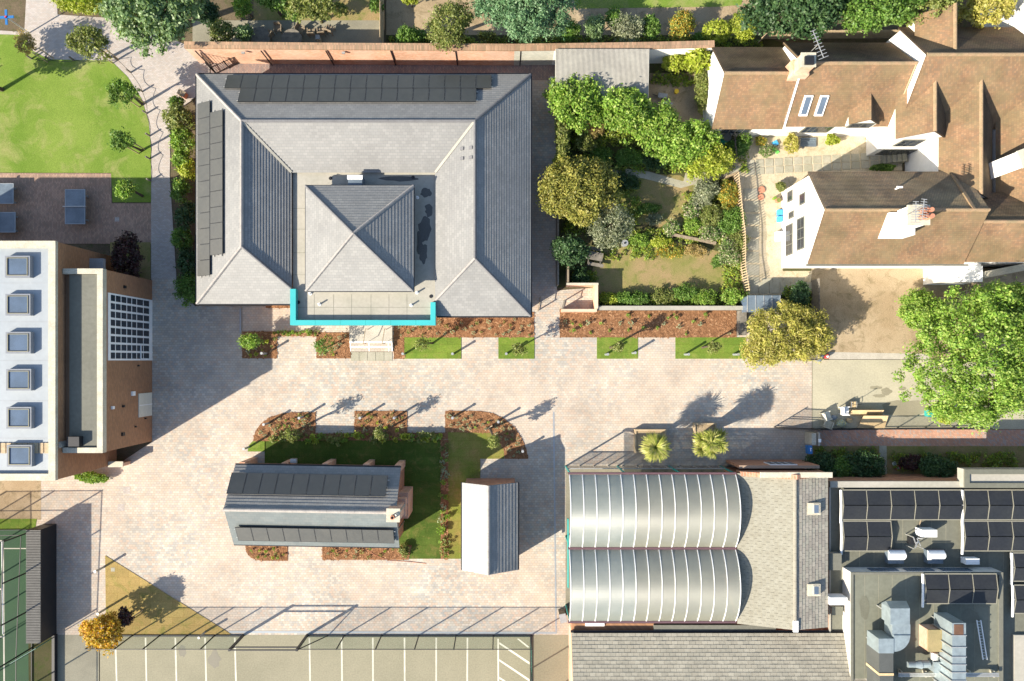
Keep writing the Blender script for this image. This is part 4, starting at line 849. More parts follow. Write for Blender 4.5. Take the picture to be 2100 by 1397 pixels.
# dormer: gabled roof running back into the slope, white front with a casement
zr, zeD = 4.75, 3.75; yb_ = lambda z: 17.09 + (z - 3.0) / sl2
L1 = MB().slope([(dx0 - .1, dy, zeD), (dxm, dy, zr), (dxm, yb_(zr), zr), (dx0 - .1, yb_(zeD), zeD)], .15, .03).build('dormer_roof', T, A2)
L2 = MB().slope([(dx1 + .1, dy, zeD), (dx1 + .1, yb_(zeD), zeD), (dxm, yb_(zr), zr), (dxm, dy, zr)], .15, .03).build('dormer_roof', TO, A2)
fw = MB(); fw.add([(dx0, dy + .1, 2.6), (dx1, dy + .1, 2.6), (dx1, dy + .1, zeD), (dxm, dy + .1, zr - .1), (dx0, dy + .1, zeD), (dx0, dy + .6, 2.6), (dx1, dy + .6, 2.6), (dx1, dy + .6, zeD), (dxm, dy + .6, zr - .1), (dx0, dy + .6, zeD)], [[0, 1, 2, 3, 4], [9, 8, 7, 6, 5], [0, 5, 6, 1], [1, 6, 7, 2], [2, 7, 8, 3], [3, 8, 9, 4], [4, 9, 5, 0]]); fw.build('dormer_front', m['render'], A2)
wood_window(A2, 25.2, 26.8, dy + .1, 2.9, 3.7, 2, 1)
MB().bar((20.56, 17.05, 3.06), (20.56, 20.36, 6.27), .12, .06).build('verge', m['white'], A2); MB().bar((20.56, 23.2, 3.06), (20.56, 20.36, 6.27), .12, .06).build('verge', m['clayridge'], A2)
MB().bar((28.3, 17.05, 3.06), (28.3, 20.36, 6.27), .07, .04).build('verge', m['palewood'], A2)
c = (20.45, 20.1); k1 = MB(); k1.obox((c[0], c[1], 4.2), 1.15, 1.1, 1.9); k1.obox((c[0], c[1], 6.1), .9, .85, 1.1); k1 = k1.build('chimney', m['orangebrick'], A2); MB().obox((c[0], c[1], 7.2), 1.0, .95, .1).build('cap', m['stone'], k1); q = MB(); q.obox((c[0], c[1] - .1, 7.3), .6, .55, .16); q.build('pot', m['black'], k1)
def aerial(label, x, y, z0, z1, rz, L=1.9):
    t = thing('tv_aerial', label, 'aerial', (x, y, z0)); MB().cyl((x, y, z0), .025, z1 - z0, 6).build('mast', m['alu'], t)
    b = MB(); d = Vector((math.cos(rz), math.sin(rz), 0)); e = Vector((-d.y, d.x, 0)); o = Vector((x, y, z1)); b.bar(o - d * L / 2, o + d * L / 2, .04)
    for i in range(9): p = o + d * (L * (i / 8 - .5)); w_ = .34 - .02 * i; b.bar(p - e * w_, p + e * w_, .035)
    b.build('antenna', m['alu'], t)
ax, ay, _ = P(1681, 88, 8.2); aerial('spiky television aerial on a mast beside the orange chimney', ax, ay, 5.0, 8.0, 1.95)
# cross range A3 with south wings
A3 = cottage('tiled_house', 'large tiled house with a long ridge and two south gabled wings', (33, 19, 0))
gable(A3, 'x', 28.4, 46, 16.6, 20.5, 23.9, 3.9, 7.2, (T, TO), .15, .03, .3, .05, 'render')
gable(A3, 'y', 15.75, 19.2, 27.9, 29.72, 31.55, 4.4, 6.0, (T, TO), .15, .03, .25, .1, 'render')
gable(A3, 'y', 11.4, 20.3, 30.95, 32.85, 34.75, 4.4, 6.05, (T, TO), .15, .03, .2, .05, 'render')
gable(A3, 'y', 10.6, 20.0, 35.15, 37.8, 40.5, 4.2, 6.4, (T, TO), .15, .03, .2, .05, 'render')
MB().box(34.7, 35.2, 9.5, 19, 3.6, 3.75).build('valley_gutter', m['lead'], A3)
gable(A3, 'y', 20.8, 24.2, 28.9, 30.7, 31.6, 5.0, 6.6, (T, TO), .15, .03, .25, .1, 'render')
wood_window(A3, 28.8, 30.3, 15.84, 2.6, 3.9, 3, 2)
wood_window(A3, 28.7, 31.2, 15.85, .4, 1.6, 4, 1)
q = P(2082, 325, 6.5); kk = MB(); kk.obox((q[0] + .6, q[1], 4), 2.4, 1.1, 3.6, .35); kk = kk.build('chimney', m['render'], A3); MB().obox((q[0] + .6, q[1], 7.6), 2.5, 1.2, .12, .35).build('cap', m['stone'], kk)
wg = cottage('white_house', 'white gabled house end rising in the top right corner', (40, 24, 0))
gable(wg, 'x', 36.6, 46, 21.6, 25.0, 29, 6.0, 8.6, (T, TO), .15, .03, .3, .1, 'render')
# lower cottage B
B = cottage('gabled_cottage', 'tall white gabled cottage with a broad chimney and dark north roof slope', (27, 10, 0))
gable(B, 'x', 21.6, 32.6, 6.85, 10.11, 13.35, 4.6, 7.2, (T, m['darktile']), .15, .035, .3, .02, 'render')
wood_window(B, 8.1, 10.3, 21.62, 2.9, 4.0, 3, 2, -1, 'y'); wood_window(B, 8.0, 10.2, 21.62, .9, 2.0, 3, 2, -1, 'y'); wood_window(B, 11.3, 12.0, 21.62, 3.3, 4.1, 1, 1, -1, 'y'); wood_window(B, 12.0, 12.7, 21.62, 1.2, 2.0, 1, 1, -1, 'y'); wood_window(B, 10.7, 11.1, 21.62, 1.4, 2.2, 1, 1, -1, 'y')
c = (27.0, 9.45); k1 = MB(); k1.obox((c[0] - .3, c[1] - .3, 5.4), 1.7, 1.5, 1.9); k1.obox((c[0], c[1], 7.3), 1.25, 1.15, 1.2); k1 = k1.build('chimney', m['render'], B); MB().obox((c[0], c[1], 8.5), 1.45, 1.3, .14).build('cap', m['stone'], k1)
for dx, dy in ((.1, .25), (.42, .2), (.1, -.2), (.45, -.2)): p = MB(); p.cyl((c[0] + dx, c[1] + dy, 8.64), .17, .7, 12, .15); p.build('pot', m['terracotta'], k1)
for x, y, r in ((1878, 425, 1.55), (1893, 420, 1.45)): a = P(x, y, 9.6); aerial('thin television aerial %s of the pair on the broad cottage chimney' % ('left' if x == 1878 else 'right'), a[0], a[1] - .3, 8.5, 9.6, r, 1.3)
a = RP(1836, 388, (27, 13.35, 4.6), (0, 2.6, 3.24)); MB().cyl((a.x, a.y, a.z), .06, .5, 8).build('vent_pipe', m['white'], B); MB().obox((a.x, a.y, a.z + .5), .4, .12, .06).build('vent_cap', m['white'], B)
MB().bar((31.5, 10.1, 7.3), (31.6, 13.3, 4.75), .2, .12).build('hip_tiles', m['clayridge'], B)
MB().box(21.55, 33, 6.72, 6.84, 4.42, 4.54).build('gutter', m['greymem'], B)
B2 = cottage('tiled_wing', 'tiled wing running off the right edge behind the gabled cottage', (36, 9.5, 0))
gable(B2, 'x', 31.4, 46, 7.0, 9.46, 11.9, 4.5, 6.55, (T, TO), .15, .03, .25, .1, 'render')
lx0, ly0, _ = P(1934, 577, 2.4); lx1, ly1, _ = P(2012, 540, 2.4); ln = thing('white_lean_to', 'white lean-to built against the south wall of the cottages', 'extension', (lx0 + 1, ly1, 0))
MB().box(lx0, lx1, ly0, 7.2, 0, 2.4).build('wall', m['render'], ln); MB().box(lx0 - .05, lx1 + .05, ly0 - .05, 7.0, 2.4, 2.5).build('flat_roof', m['white'], ln)
w2 = thing('white_wall', 'white garden wall angling away beside the big green tree', 'wall', P(2050, 560)); a, b, = P(2012, 570, 2), P(2140, 545, 2)
MB().prism([a[:2], b[:2], (b[0], b[1] + .35), (a[0], a[1] + .35)], 0, 2.2).build('wall_panel', m['render'], w2); MB().bar((a[0], a[1] + .18, 2.23), (b[0], b[1] + .18, 2.23), .5, .08).build('coping', m['stone'], w2)
# steps and white handrail in the courtyard
st = thing('garden_steps', 'stone garden steps in shade climbing to the white house door', 'steps', P(1830, 322))
for i in range(5):
    x0, y0, _ = P(1808 + i * 8, 336); x1, y1, _ = P(1816 + i * 8, 313); MB().box(x0, x1 + .02, y0, y1, 0, .16 + .15 * i).build('step', m['flag'], st)

# ---------------------------------------------------------------- flat roofed sports block with solar heating panels
fb = thing('flat_roof_block', 'flat roofed block crowded with black heating panels and ducts', 'building', (32, -16, 0))
zl, zu = 3.0, 4.15
x0, y1, _ = P(1699, 986, zl); MB().box(x0, 48, -32, y1, 0, zl).build('wall', m['brick'], fb); MB().box(x0 + .02, 48, -32, y1 - .02, zl, zl + .02).build('flat_roof', m['darkmem'], fb)
kb = MB(); kb.box(x0, 36, y1 - .45, y1, zl + .02, zl + .28); kb.box(x0, x0 + .12, -24, y1 - .45, zl + .02, zl + .12); kb.build('parapet', m['palemem'], fb)
xx0, yy1, _ = P(1976, 962, 3.7); _, yy0, _ = P(1976, 1000, 3.7); MB().box(xx0, 48, yy0, yy1, zl + .02, 3.7).build('raised_roof', m['palemem'], fb); MB().ring(xx0, 48, yy0, yy1, .35, 3.7, 3.85).build('parapet', m['darkmem'], fb)
ux0, uy1, _ = P(1744, 1173, zu); ux1, _, _ = P(2055, 1173, zu)
MB().box(ux0, ux1, -32, uy1, zl + .02, zu).build('upper_wall', m['whitebrick'], fb); MB().box(ux0 + .02, ux1 - .02, -32, uy1 - .02, zu, zu + .015).build('upper_roof', m['darkmem2'], fb)
kb = MB(); kb.box(ux0, ux1, uy1 - .16, uy1, zu + .015, zu + .12); kb.box(ux1 - .3, ux1, -32, uy1 - .16, zu + .015, zu + .12); kb.box(ux0, ux0 + .16, -32, uy1 - .16, zu + .015, zu + .12); kb.build('parapet', m['greymem'], fb)
for a, b in ((1783, 1840), (1856, 1913), (1929, 1990)):
    w0, w1 = P(a, 1170, 3.7)[0], P(b, 1170, 3.7)[0]; MB().box(w0, w1, uy1, uy1 + .05, 3.35, 3.95).build('window', m['skyglass'], fb)
sm = MB()
for x in np.arange(x0 + 1.2, 40, 1.05): sm.box(x, x + .025, -15.2, y1 - .5, zl + .02, zl + .026)
for x in np.arange(ux0 + 1.0, ux1 - .5, .98): sm.box(x, x + .025, -28, uy1 - .2, zu + .015, zu + .021)
sm.build('roof_seams', m['greypath'], fb)
def tent(label, pxa, pya, cols, z, wpx=49.2, hpx=30.5, rise=.17):
    """a low ridge of black heating panels: cols x 2, pale end rails"""
    k = (H - z) / F; w, h = wpx * k, hpx * k; x, y, _ = P(pxa, pya, z); t = thing('heating_array', label, 'solar panels', (x, y - h, z - .25))
    me = MB().slope([(0, 0, 0), (w - .04, 0, 0), (w - .04, h - .03, rise), (0, h - .03, rise)], 9, .0, .06).mesh('heating_panel', m['absorber']); me2 = MB().slope([(0, 0, 0), (w - .04, 0, 0), (w - .04, -h + .03, rise), (0, -h + .03, rise)], 9, .0, .06).mesh('heating_panel', m['absorber'])
    for i in range(cols):
        inst('heating_panel', me, t, (x + i * w, y - 2 * h, z)); inst('heating_panel', me2, t, (x + i * w, y, z))
    b = MB(); b.bar((x - .05, y, z - .02), (x + cols * w, y, z - .02), .07); b.bar((x - .05, y - 2 * h, z - .02), (x + cols * w, y - 2 * h, z - .02), .07)
    for i in range(cols + 1):
        b.bar((x + i * w - .02, y, z), (x + i * w - .02, y - h, z + rise + .03), .04); b.bar((x + i * w - .02, y - 2 * h, z), (x + i * w - .02, y - h, z + rise + .03), .04)
    b.build('frame_rail', m['railing'], t)
    b = MB(); b.tube([(x - .14, y, z), (x - .14, y - h, z + .06), (x - .14, y - 2 * h - .25, z)], .085, 8); b.build('header_pipe', m['white'], t)
    l = MB()
    for i in range(cols + 1):
        for q in (0, -h, -2 * h): l.box(x + i * w - .04, x + i * w + .0, y + q - .02, y + q + .02, z - .25, z - .03 + (rise if q == -h else 0))
    l.build('leg', m['alu'], t); return t
tent('top left block of ten black heating panels on the flat roof', 1728, 1005, 5, zl + .4)
tent('small lower left block of four black heating panels on the flat roof', 1729, 1069, 2, zl + .4)
tent('upper block of black heating panels cut by the right edge', 1977, 1005, 4, zl + .4)
tent('second block of black heating panels down the right edge, under the upper one', 1977, 1069, 4, zl + .4)
tent('block of six black heating panels on the raised flat roof', 1896, 1177, 3, zu + .4)
tent('third block of black heating panels down the right edge, with pale header pipe', 2078, 1134, 3, zl + .4, hpx=29)
tent('lowest block of black heating panels at the right edge', 2080, 1200, 3, zl + .4, hpx=29)
def roofbox(name, label, cat, px0, py0, px1, py1, z0, z1, mat, cap=None, group=None):
    a, b = P(px0, py1, z1), P(px1, py0, z1); t = thing(name, label, cat, ((a[0] + b[0]) / 2, (a[1] + b[1]) / 2, z0), group)
    MB().box(a[0], b[0], a[1], b[1], z0, z1).build('casing', m[mat], t)
    if cap: MB().box(a[0] - .04, b[0] + .04, a[1] - .04, b[1] + .04, z1, z1 + .06).build('lid', m[cap], t)
    return t
z0 = zl + .02
for x, wd in ((1825, 'left'), (1906, 'right')):
    a, b = P(x, 1158, 3.7), P(x + 32, 1131, 3.7); t = thing('vent_hood', 'white curved roof vent hood, %s of the two before the raised roof' % wd, 'roof vent', ((a[0] + b[0]) / 2, (a[1] + b[1]) / 2, z0))
    MB().box(a[0], b[0], a[1], b[1], z0, 3.5).build('casing', m['bluegrey'], t); n = 8; v = []
    for xx in (a[0] - .03, b[0] + .03): v += [(xx, b[1] + .05 - (b[1] - a[1]) * .75 * i / n, 3.52 + .28 * math.sin(math.pi * i / n)) for i in range(n + 1)]
    MB().add(v, [[i, i + 1, n + 2 + i, n + 1 + i] for i in range(n)] + [list(range(n + 1)), list(range(n + 1, 2 * n + 2))]).build('hood', m['white'], t)
    hp = MB(); hp.bar((a[0] - .1, b[1] + .1, 3.55), (b[0] + .1, b[1] + .1, 3.55), .06); hp.build('bracket', m['black'], t)
t = roofbox('air_unit', 'white air conditioning unit among the heating panels on the flat roof', 'air conditioner', 1891, 1087, 1922, 1102, z0 + .1, 3.95, 'white'); MB().tube([(P(1886, 1092, 3)[0], P(1886, 1092, 3)[1], 3.3), (P(1884, 1075, 3)[0], P(1884, 1075, 3)[1], 3.1), (P(1888, 1064, 3)[0], P(1888, 1064, 3)[1], 3.1)], .05, 6).build('pipe', m['wood'], t)
t = roofbox('air_unit', 'pale blue-white condenser box in the shade beside the raised roof', 'air conditioner', 1981, 1146, 2009, 1158, z0 + .1, 3.7, 'white')
a = P(1875, 1110, 3.5); t = thing('compressor', 'tangled metal plant frame beside the white air unit', 'machinery', (a[0], a[1], z0)); b = MB()
for dx in (-.35, .35):
    for dy in (-.4, .4): b.bar((a[0] + dx, a[1] + dy, z0), (a[0] + dx, a[1] + dy, 4.0), .06)
for q in range(7): z = R.uniform(3.2, 4.0); b.bar((a[0] + R.uniform(-.4, .4), a[1] + R.uniform(-.4, .4), z), (a[0] + R.uniform(-.4, .4), a[1] + R.uniform(-.4, .4), z + .1), .05)
b.build('frame', m['alu'], t); MB().obox((a[0], a[1], z0), .5, .5, .5).build('motor', m['black'], t)
roofbox('cabinet', 'grey lidded cabinet at the left edge of the flat roof', 'cabinet', 1700, 1136, 1724, 1168, z0, 3.6, 'palemem', 'greymem')
roofbox('cabinet', 'white boxed unit against the white raised wall', 'cabinet', 1702, 1226, 1738, 1241, z0 + .4, 4.3, 'white')
roofbox('cabinet', 'small grey lidded box in shade beneath the white boxed unit', 'cabinet', 1706, 1245, 1727, 1260, z0, 3.4, 'palemem', 'darkmem')
# ducts: big stepped duct, long ribbed duct, round pipe run, brick stack
zt = 6.1
def dbox(b, a0, b0, a1, b1, z0, z1): p, q = P(a0, b1, z1), P(a1, b0, z1); return b.box(p[0], q[0], p[1], q[1], z0, z1)
a = P(1845, 1300, 5); t = thing('ventilation_duct', 'big stepped pale metal duct with a rounded elbow', 'duct', (a[0], a[1], zu))
dbox(MB(), 1826, 1248, 1866, 1281, 5.0, zt).build('duct_section', m['galv'], t); dbox(MB(), 1830, 1281, 1867, 1306, 5.0, zt - .12).build('duct_section', m['galv'], t)
p, q = P(1826, 1248, zt), P(1862, 1240, zt - .5); MB().add([(p[0], p[1], zt), (P(1866, 1248, zt)[0], p[1], zt), (P(1864, 1240, 5.6)[0], q[1] + .15, 5.3), (p[0] + .15, q[1] + .15, 5.3), (p[0], p[1], 5.0), (P(1866, 1248, zt)[0], p[1], 5.0)], [[0, 1, 2, 3], [0, 3, 4], [1, 5, 2], [3, 2, 5, 4]]).build('duct_hood', m['galv'], t)
c = P(1834, 1304, zt); n = 12; rr_ = 1.12; ar = [(c[0] + rr_ * math.cos(-math.pi / 2 * i / n), c[1] + rr_ * math.sin(-math.pi / 2 * i / n)) for i in range(n + 1)]
MB().prism([(c[0], c[1])] + ar[::-1], 5.0, zt - .05).build('elbow', m['galv'], t)
dbox(MB(), 1802, 1310, 1833, 1340, 4.6, zt).build('duct_section', m['galv'], t); dbox(MB(), 1803, 1340, 1832, 1381, 4.4, zt - .05).build('duct_section', m['duct_dark'], t); dbox(MB(), 1804, 1386, 1832, 1460, 4.4, zt - .05).build('duct_section', m['duct_dark'], t); dbox(MB(), 1803, 1381, 1833, 1386, 4.4, zt).build('flange', m['card'], t)
for x, y in ((1790, 1312), (1834, 1250)): pass
b = MB(); a = P(1845, 1310, 4.2)
for x, y in ((1808, 1330), (1828, 1330), (1830, 1262), (1860, 1262), (1808, 1420), (1828, 1420)): q = P(x, y, zt); b.box(q[0] - .04, q[0] + .04, q[1] - .04, q[1] + .04, zu, 5.0)
b.build('leg', m['alu'], t)
a = P(1960, 1340, 5); t = thing('ventilation_duct', 'long ribbed pale metal duct with an open brown mouth', 'duct', (a[0], a[1], zu))
ys = [1278, 1304, 1328, 1348, 1364, 1380, 1397, 1420, 1450]
for i in range(len(ys) - 1): dbox(MB(), 1953, ys[i], 1981, ys[i + 1] - .8, 4.5, zt + .4).build('duct_section', m['galv'], t)
b = MB()
for y in ys[1:]: dbox(b, 1951, y - 1, 1983, y + .6, 4.5, zt + .46)
b.build('flange', m['alu'], t); dbox(MB(), 1957, 1281, 1976, 1302, zt + .401, zt + .43).build('duct_mouth', m['rust'], t)
b = MB()
for y in (1290, 1340, 1400):
    for x in (1955, 1979): q = P(x, y, zt + .4); b.box(q[0] - .04, q[0] + .04, q[1] - .04, q[1] + .04, zu, 4.5)
b.build('leg', m['alu'], t)
t = thing('brick_stack', 'square brick flue stack with a tan slab top beside the ribbed duct', 'chimney', P(1910, 1318, zu)[:2] + (zu,))
dbox(MB(), 1905, 1293, 1940, 1337, zu, 5.3).build('shaft', m['orangebrick'], t); dbox(MB(), 1904, 1292, 1941, 1337, 5.3, 5.42).build('slab', m['tanlid'], t)
t = thing('pipe_run', 'bright round metal pipe run joining the brick stack', 'duct', P(1900, 1360, 4.8)[:2] + (zu,)); z = 5.0
q = [P(x, y, z) for x, y in ((1916, 1338), (1916, 1352))]; MB().tube(q, .26, 14).build('pipe', m['alu'], t)
MB().obox(P(1921, 1364, 4.9)[:2] + (4.55,), .85, .75, .75).build('junction_box', m['galv'], t); q = [P(x, 1363, z) for x in (1861, 1876)]; MB().tube(q, .20, 14).build('pipe', m['galv'], t); q = [P(x, 1363, z) for x in (1876, 1888)]; MB().tube(q, .20, 14, .3).build('reducer', m['galv'], t); q = [P(x, 1362, z) for x in (1889, 1905)]; MB().tube(q, .26, 14).build('pipe', m['galv'], t)
t = thing('pipe_tray', 'straight tray of thin pipes crossing the raised flat roof', 'pipes', P(1940, 1382, 4.4)[:2] + (zu,)); z = 4.6
for dy in (0, 3, 6): MB().tube([P(1842, 1381 + dy, z), P(2048, 1381 + dy, z)], .05, 6).build('pipe', m['alu'], t)
b = MB()
for x in (1850, 1900, 1990, 2040): p = P(x, 1380, z); b.box(p[0] - .05, p[0] + .05, p[1] - .35, p[1] + .1, zu, z - .04)
b.build('bracket', m['stone'], t); 
t = thing('roof_ladder', 'pale ladder lying aslant on the raised flat roof', 'ladder', P(2013, 1315, 4.3)[:2] + (zu,)); b = MB(); p, q = Vector(P(2007, 1272, 4.4)), Vector(P(2020, 1353, 4.4)); e = Vector((.14, 0, 0))
b.bar(p - e, q - e, .05, .07); b.bar(p + e, q + e, .05, .07); b.build('stile', m['white'], t); b = MB()
for i in range(14): c = p.lerp(q, (i + .5) / 14); b.bar(c - e, c + e, .04)
b.build('rung', m['alu'], t)
xr0_, yr1_, _ = P(2075, 1300, zl); MB().box(xr0_, 48, -30, yr1_, zl + .02, zl + .25).build('raised_roof', m['palemem'], fb)
for i, (x, y, a_, b_) in enumerate(((1773, 1245, 12, 26), (1990, 1265, 20, 16), (1815, 1285, 14, 10), (1880, 1132, 16, 5))):
    zz = (zu if y > 1175 else zl) + .024 + .001 * i; stain('damp_patch', x, y, a_, b_, m['damp_felt'], 0, 60 + i); q = [ob for ob in COL.objects if ob.name.startswith('damp_patch') and ob.parent is None][-1]
    for v in q.data.vertices: v.co.x *= (H - zz) / H; v.co.y *= (H - zz) / H; v.co.z = zz
    q.parent = fb; q.location = -wl(fb); q['kind'] = 'stuff'
# ---------------------------------------------------------------- trees and shrubs
G = 'bushes in the strip beside the school wall'
plant('ash_tree', 'big blue-green tree spreading over the top path beside the wall', 'tree', 330, 32, 92, m['l_ash'], 8.5, (352, 62), .22, .9, ry=70, clump=.26)
plant('hedge', 'yellow-green clipped hedge along the top path', 'hedge', 176, 10, 64, m['l_lime'], 1.6, None, .13, .8, ry=24, zb=.05)
plant('young_tree', 'widest young tree at the top of the lawn, leaning on two stakes', 'tree', 182, 88, 42, m['l_olive'], 3.6, (226, 118), .15, .55, ry=34, zb=1.9, clump=.32)
plant('young_tree', 'middle young tree at the lawn edge, beside the curving path', 'tree', 252, 188, 34, m['l_green'], 3.4, (292, 214), .14, .5, ry=28, zb=2.0, clump=.34)
plant('young_tree', 'smallest sparse young tree at the lawn edge before the shadow', 'tree', 250, 291, 26, m['l_green'], 3.2, (291, 309), .14, .45, ry=24, zb=2.0, clump=.36)
plant('young_tree', 'pale young tree in the shaded lawn corner beside the patio', 'tree', 258, 388, 22, m['l_bright'], 3.2, (292, 402), .14, .5, ry=24, zb=2.0, clump=.36)
plant('shrub', 'straggly yellowing shrub at the left end of the lawn posts', 'shrub', 56, 92, 20, m['l_straw'], 1.8, None, .12, .35, ry=24)
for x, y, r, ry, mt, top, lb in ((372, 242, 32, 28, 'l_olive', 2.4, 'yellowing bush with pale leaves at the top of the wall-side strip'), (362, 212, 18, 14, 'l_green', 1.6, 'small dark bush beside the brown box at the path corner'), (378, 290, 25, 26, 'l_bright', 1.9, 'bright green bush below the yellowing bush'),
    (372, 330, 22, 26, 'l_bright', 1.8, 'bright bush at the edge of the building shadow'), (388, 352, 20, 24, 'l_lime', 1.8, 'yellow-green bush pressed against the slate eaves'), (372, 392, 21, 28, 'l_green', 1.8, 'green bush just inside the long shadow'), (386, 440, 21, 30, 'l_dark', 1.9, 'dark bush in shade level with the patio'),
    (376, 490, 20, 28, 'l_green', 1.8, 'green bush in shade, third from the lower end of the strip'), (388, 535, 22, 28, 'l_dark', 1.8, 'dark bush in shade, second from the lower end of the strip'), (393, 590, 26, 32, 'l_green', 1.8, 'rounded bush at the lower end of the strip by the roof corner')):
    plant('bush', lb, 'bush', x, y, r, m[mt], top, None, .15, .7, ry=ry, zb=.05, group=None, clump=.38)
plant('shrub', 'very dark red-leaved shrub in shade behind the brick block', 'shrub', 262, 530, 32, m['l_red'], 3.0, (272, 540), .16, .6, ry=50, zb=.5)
plant('shrub', 'low green plants along the foot of the brick block porch', 'shrub', 188, 978, 36, m['l_bright'], .8, None, .12, .8, ry=10, zb=.02)
# top gardens
plant('shrub', 'brownish-green shrub overhanging the garden wall', 'shrub', 460, 73, 24, m['l_olive'], 2.8, None, .14, .6, ry=26, zb=.4)
plant('shrub', 'dusty green shrub beside the round patio tables', 'shrub', 505, 72, 20, m['l_ash'], 2.3, None, .14, .6, ry=22, zb=.3)
plant('shrub', 'narrow bright green shrub at the top edge above the patio', 'shrub', 500, 12, 18, m['l_bright'], 3.0, None, .15, .8, ry=26, zb=.2)
plant('tree', 'dark tree in shade at the top edge above the patio', 'tree', 560, 4, 34, m['l_green'], 3.6, None, .16, .7, ry=26, zb=.8)
plant('tree', 'pale yellow-green tree at the top edge above the garden chairs', 'tree', 640, 8, 46, m['l_olive'], 4.2, None, .16, .8, ry=36, zb=1.2)
plant('shrub', 'small dark shrub against the timber fence at the top', 'shrub', 772, 12, 15, m['l_green'], 1.8, None, .13, .6)
plant('shrub', 'bright shrub at the top edge right of the timber fence', 'shrub', 842, 0, 22, m['l_lime'], 2.0, None, .14, .7, ry=14)
plant('shrub', 'broad green shrub leaning on the garden wall by the timber fence', 'shrub', 842, 78, 36, m['l_green'], 2.6, None, .15, .8, ry=22, zb=.3)
plant('tree', 'loose pale green fruit tree spilling over the garden wall', 'tree', 925, 58, 54, m['l_olive'], 4.8, (930, 72), .15, .42, ry=54, zb=1.4, clump=.24)
plant('cypress_tree', 'big blue-green cypress at the top centre of the picture', 'tree', 1070, 20, 92, m['l_cyp'], 7.5, (1070, 46), .17, 1.1, ry=66, zb=1.0, clump=.22, aspect=.4)
plant('shrub', 'round clipped dark green bush below the cypress', 'bush', 1168, 65, 22, m['l_green'], 1.6, None, .10, 1.2, ry=18, zb=.02, clump=.5)
plant('shrub', 'open green shrub with pointed shoots right of the clipped bush', 'shrub', 1222, 58, 26, m['l_ash'], 2.6, None, .15, .5, ry=32, zb=.2)
plant('shrub', 'silver-grey shrub behind the garden wall', 'shrub', 1290, 62, 34, m['l_silver'], 2.6, None, .13, .6, ry=28, zb=.2)
plant('shrub', 'dark green bush hugging the silver-grey shrub', 'bush', 1335, 56, 20, m['l_green'], 2.2, None, .13, .9, ry=24, zb=.1)
plant('shrub', 'domed shrub dotted with orange berries behind the garden wall', 'bush', 1396, 55, 27, m['l_orange'], 2.2, None, .11, 1.1, ry=26, zb=.05, clump=.45)
plant('shrub', 'left of two joined yellow-green bushes behind the garden wall', 'bush', 1472, 62, 26, m['l_lime'], 1.8, None, .12, .9, ry=20, zb=.05)
plant('shrub', 'right of two joined yellow-green bushes, touching the dark tree', 'bush', 1524, 55, 30, m['l_lime'], 2.0, None, .12, .9, ry=24, zb=.05)
plant('evergreen_tree', 'large dark evergreen tree overhanging the cottage yard', 'tree', 1640, 28, 104, m['l_dark'], 7.5, (1610, 60), .2, 1.0, ry=56, clump=.24)
plant('evergreen_tree', 'green tree at the top edge above the tiled cottages', 'tree', 1790, 20, 86, m['l_green'], 7.5, (1750, 50), .18, .9, ry=54, clump=.25)
plant('tree', 'dull green tree at the top edge over the cross gable', 'tree', 1900, 12, 70, m['l_olive'], 7.5, (1870, 40), .18, .9, ry=36, clump=.27)
plant('tree', 'yellow-green tree at the top edge near the right corner', 'tree', 2018, 12, 52, m['l_gold'], 7.0, (1960, 40), .17, .8, ry=36, clump=.27)
# cottage garden
plant('laurel', 'bright laurel at the top left of the cottage garden, over the shed corner', 'tree', 1176, 214, 62, m['l_bright'], 3.6, (1172, 220), .19, .9, ry=46, zb=.6, clump=.26)
plant('laurel', 'tall bright laurel shading the corrugated shed roof', 'tree', 1274, 224, 54, m['l_bright'], 3.8, (1262, 232), .19, .95, ry=50, zb=.6, clump=.26)
plant('laurel', 'bright laurel in the middle of the diagonal hedge', 'tree', 1342, 266, 58, m['l_bright'], 3.4, None, .18, .95, ry=46, zb=.4, clump=.26)
plant('laurel', 'bright laurel mottled with yellow near the garden yard', 'tree', 1404, 294, 58, m['l_bright'], 3.2, None, .18, .95, ry=48, zb=.4, clump=.26)
plant('laurel', 'yellowish laurel at the lower right end of the diagonal hedge', 'tree', 1448, 326, 52, m['l_lime'], 2.8, None, .16, .8, ry=40, zb=.3, clump=.28)
plant('climber', 'upright ivy-clad hedge along the paved side walk', 'hedge', 1152, 285, 20, m['l_olive'], 2.6, None, .14, .9, ry=52, zb=.1)
plant('shrub', 'straw-coloured ornamental grass between the laurels', 'grass clump', 1214, 262, 26, m['l_straw'], 1.0, None, .35, 1.0, ry=22, zb=.02, aspect=.1)
plant('shrub', 'yellow-green low shrub under the straw-coloured grass', 'shrub', 1202, 292, 24, m['l_olive'], 1.1, None, .14, .8, ry=20, zb=.02)
plant('yew_tree', 'large golden yew by the paved side walk', 'tree', 1184, 404, 78, m['l_yew'], 5.0, (1172, 420), .16, 1.15, ry=82, zb=.6, clump=.2)
plant('yew_tree', 'dark green yew below the golden yew', 'tree', 1168, 512, 40, m['l_dark'], 3.4, (1166, 515), .15, 1.0, ry=38, zb=.4, clump=.28)
plant('tree', 'hazy grey-green tree right of the golden yew', 'tree', 1252, 462, 46, m['l_silver'], 3.6, (1250, 465), .12, .4, ry=52, zb=.8, clump=.24)
plant('shrub', 'silver blue shrub near the trellis fence', 'shrub', 1442, 392, 30, m['l_silver'], 1.5, None, .12, .7, ry=28, zb=.03)
plant('shrub', 'yellow flowering shrub beside the trellis fence top', 'shrub', 1490, 402, 22, m['l_orange'], 1.2, None, .12, .8, ry=34, zb=.03)
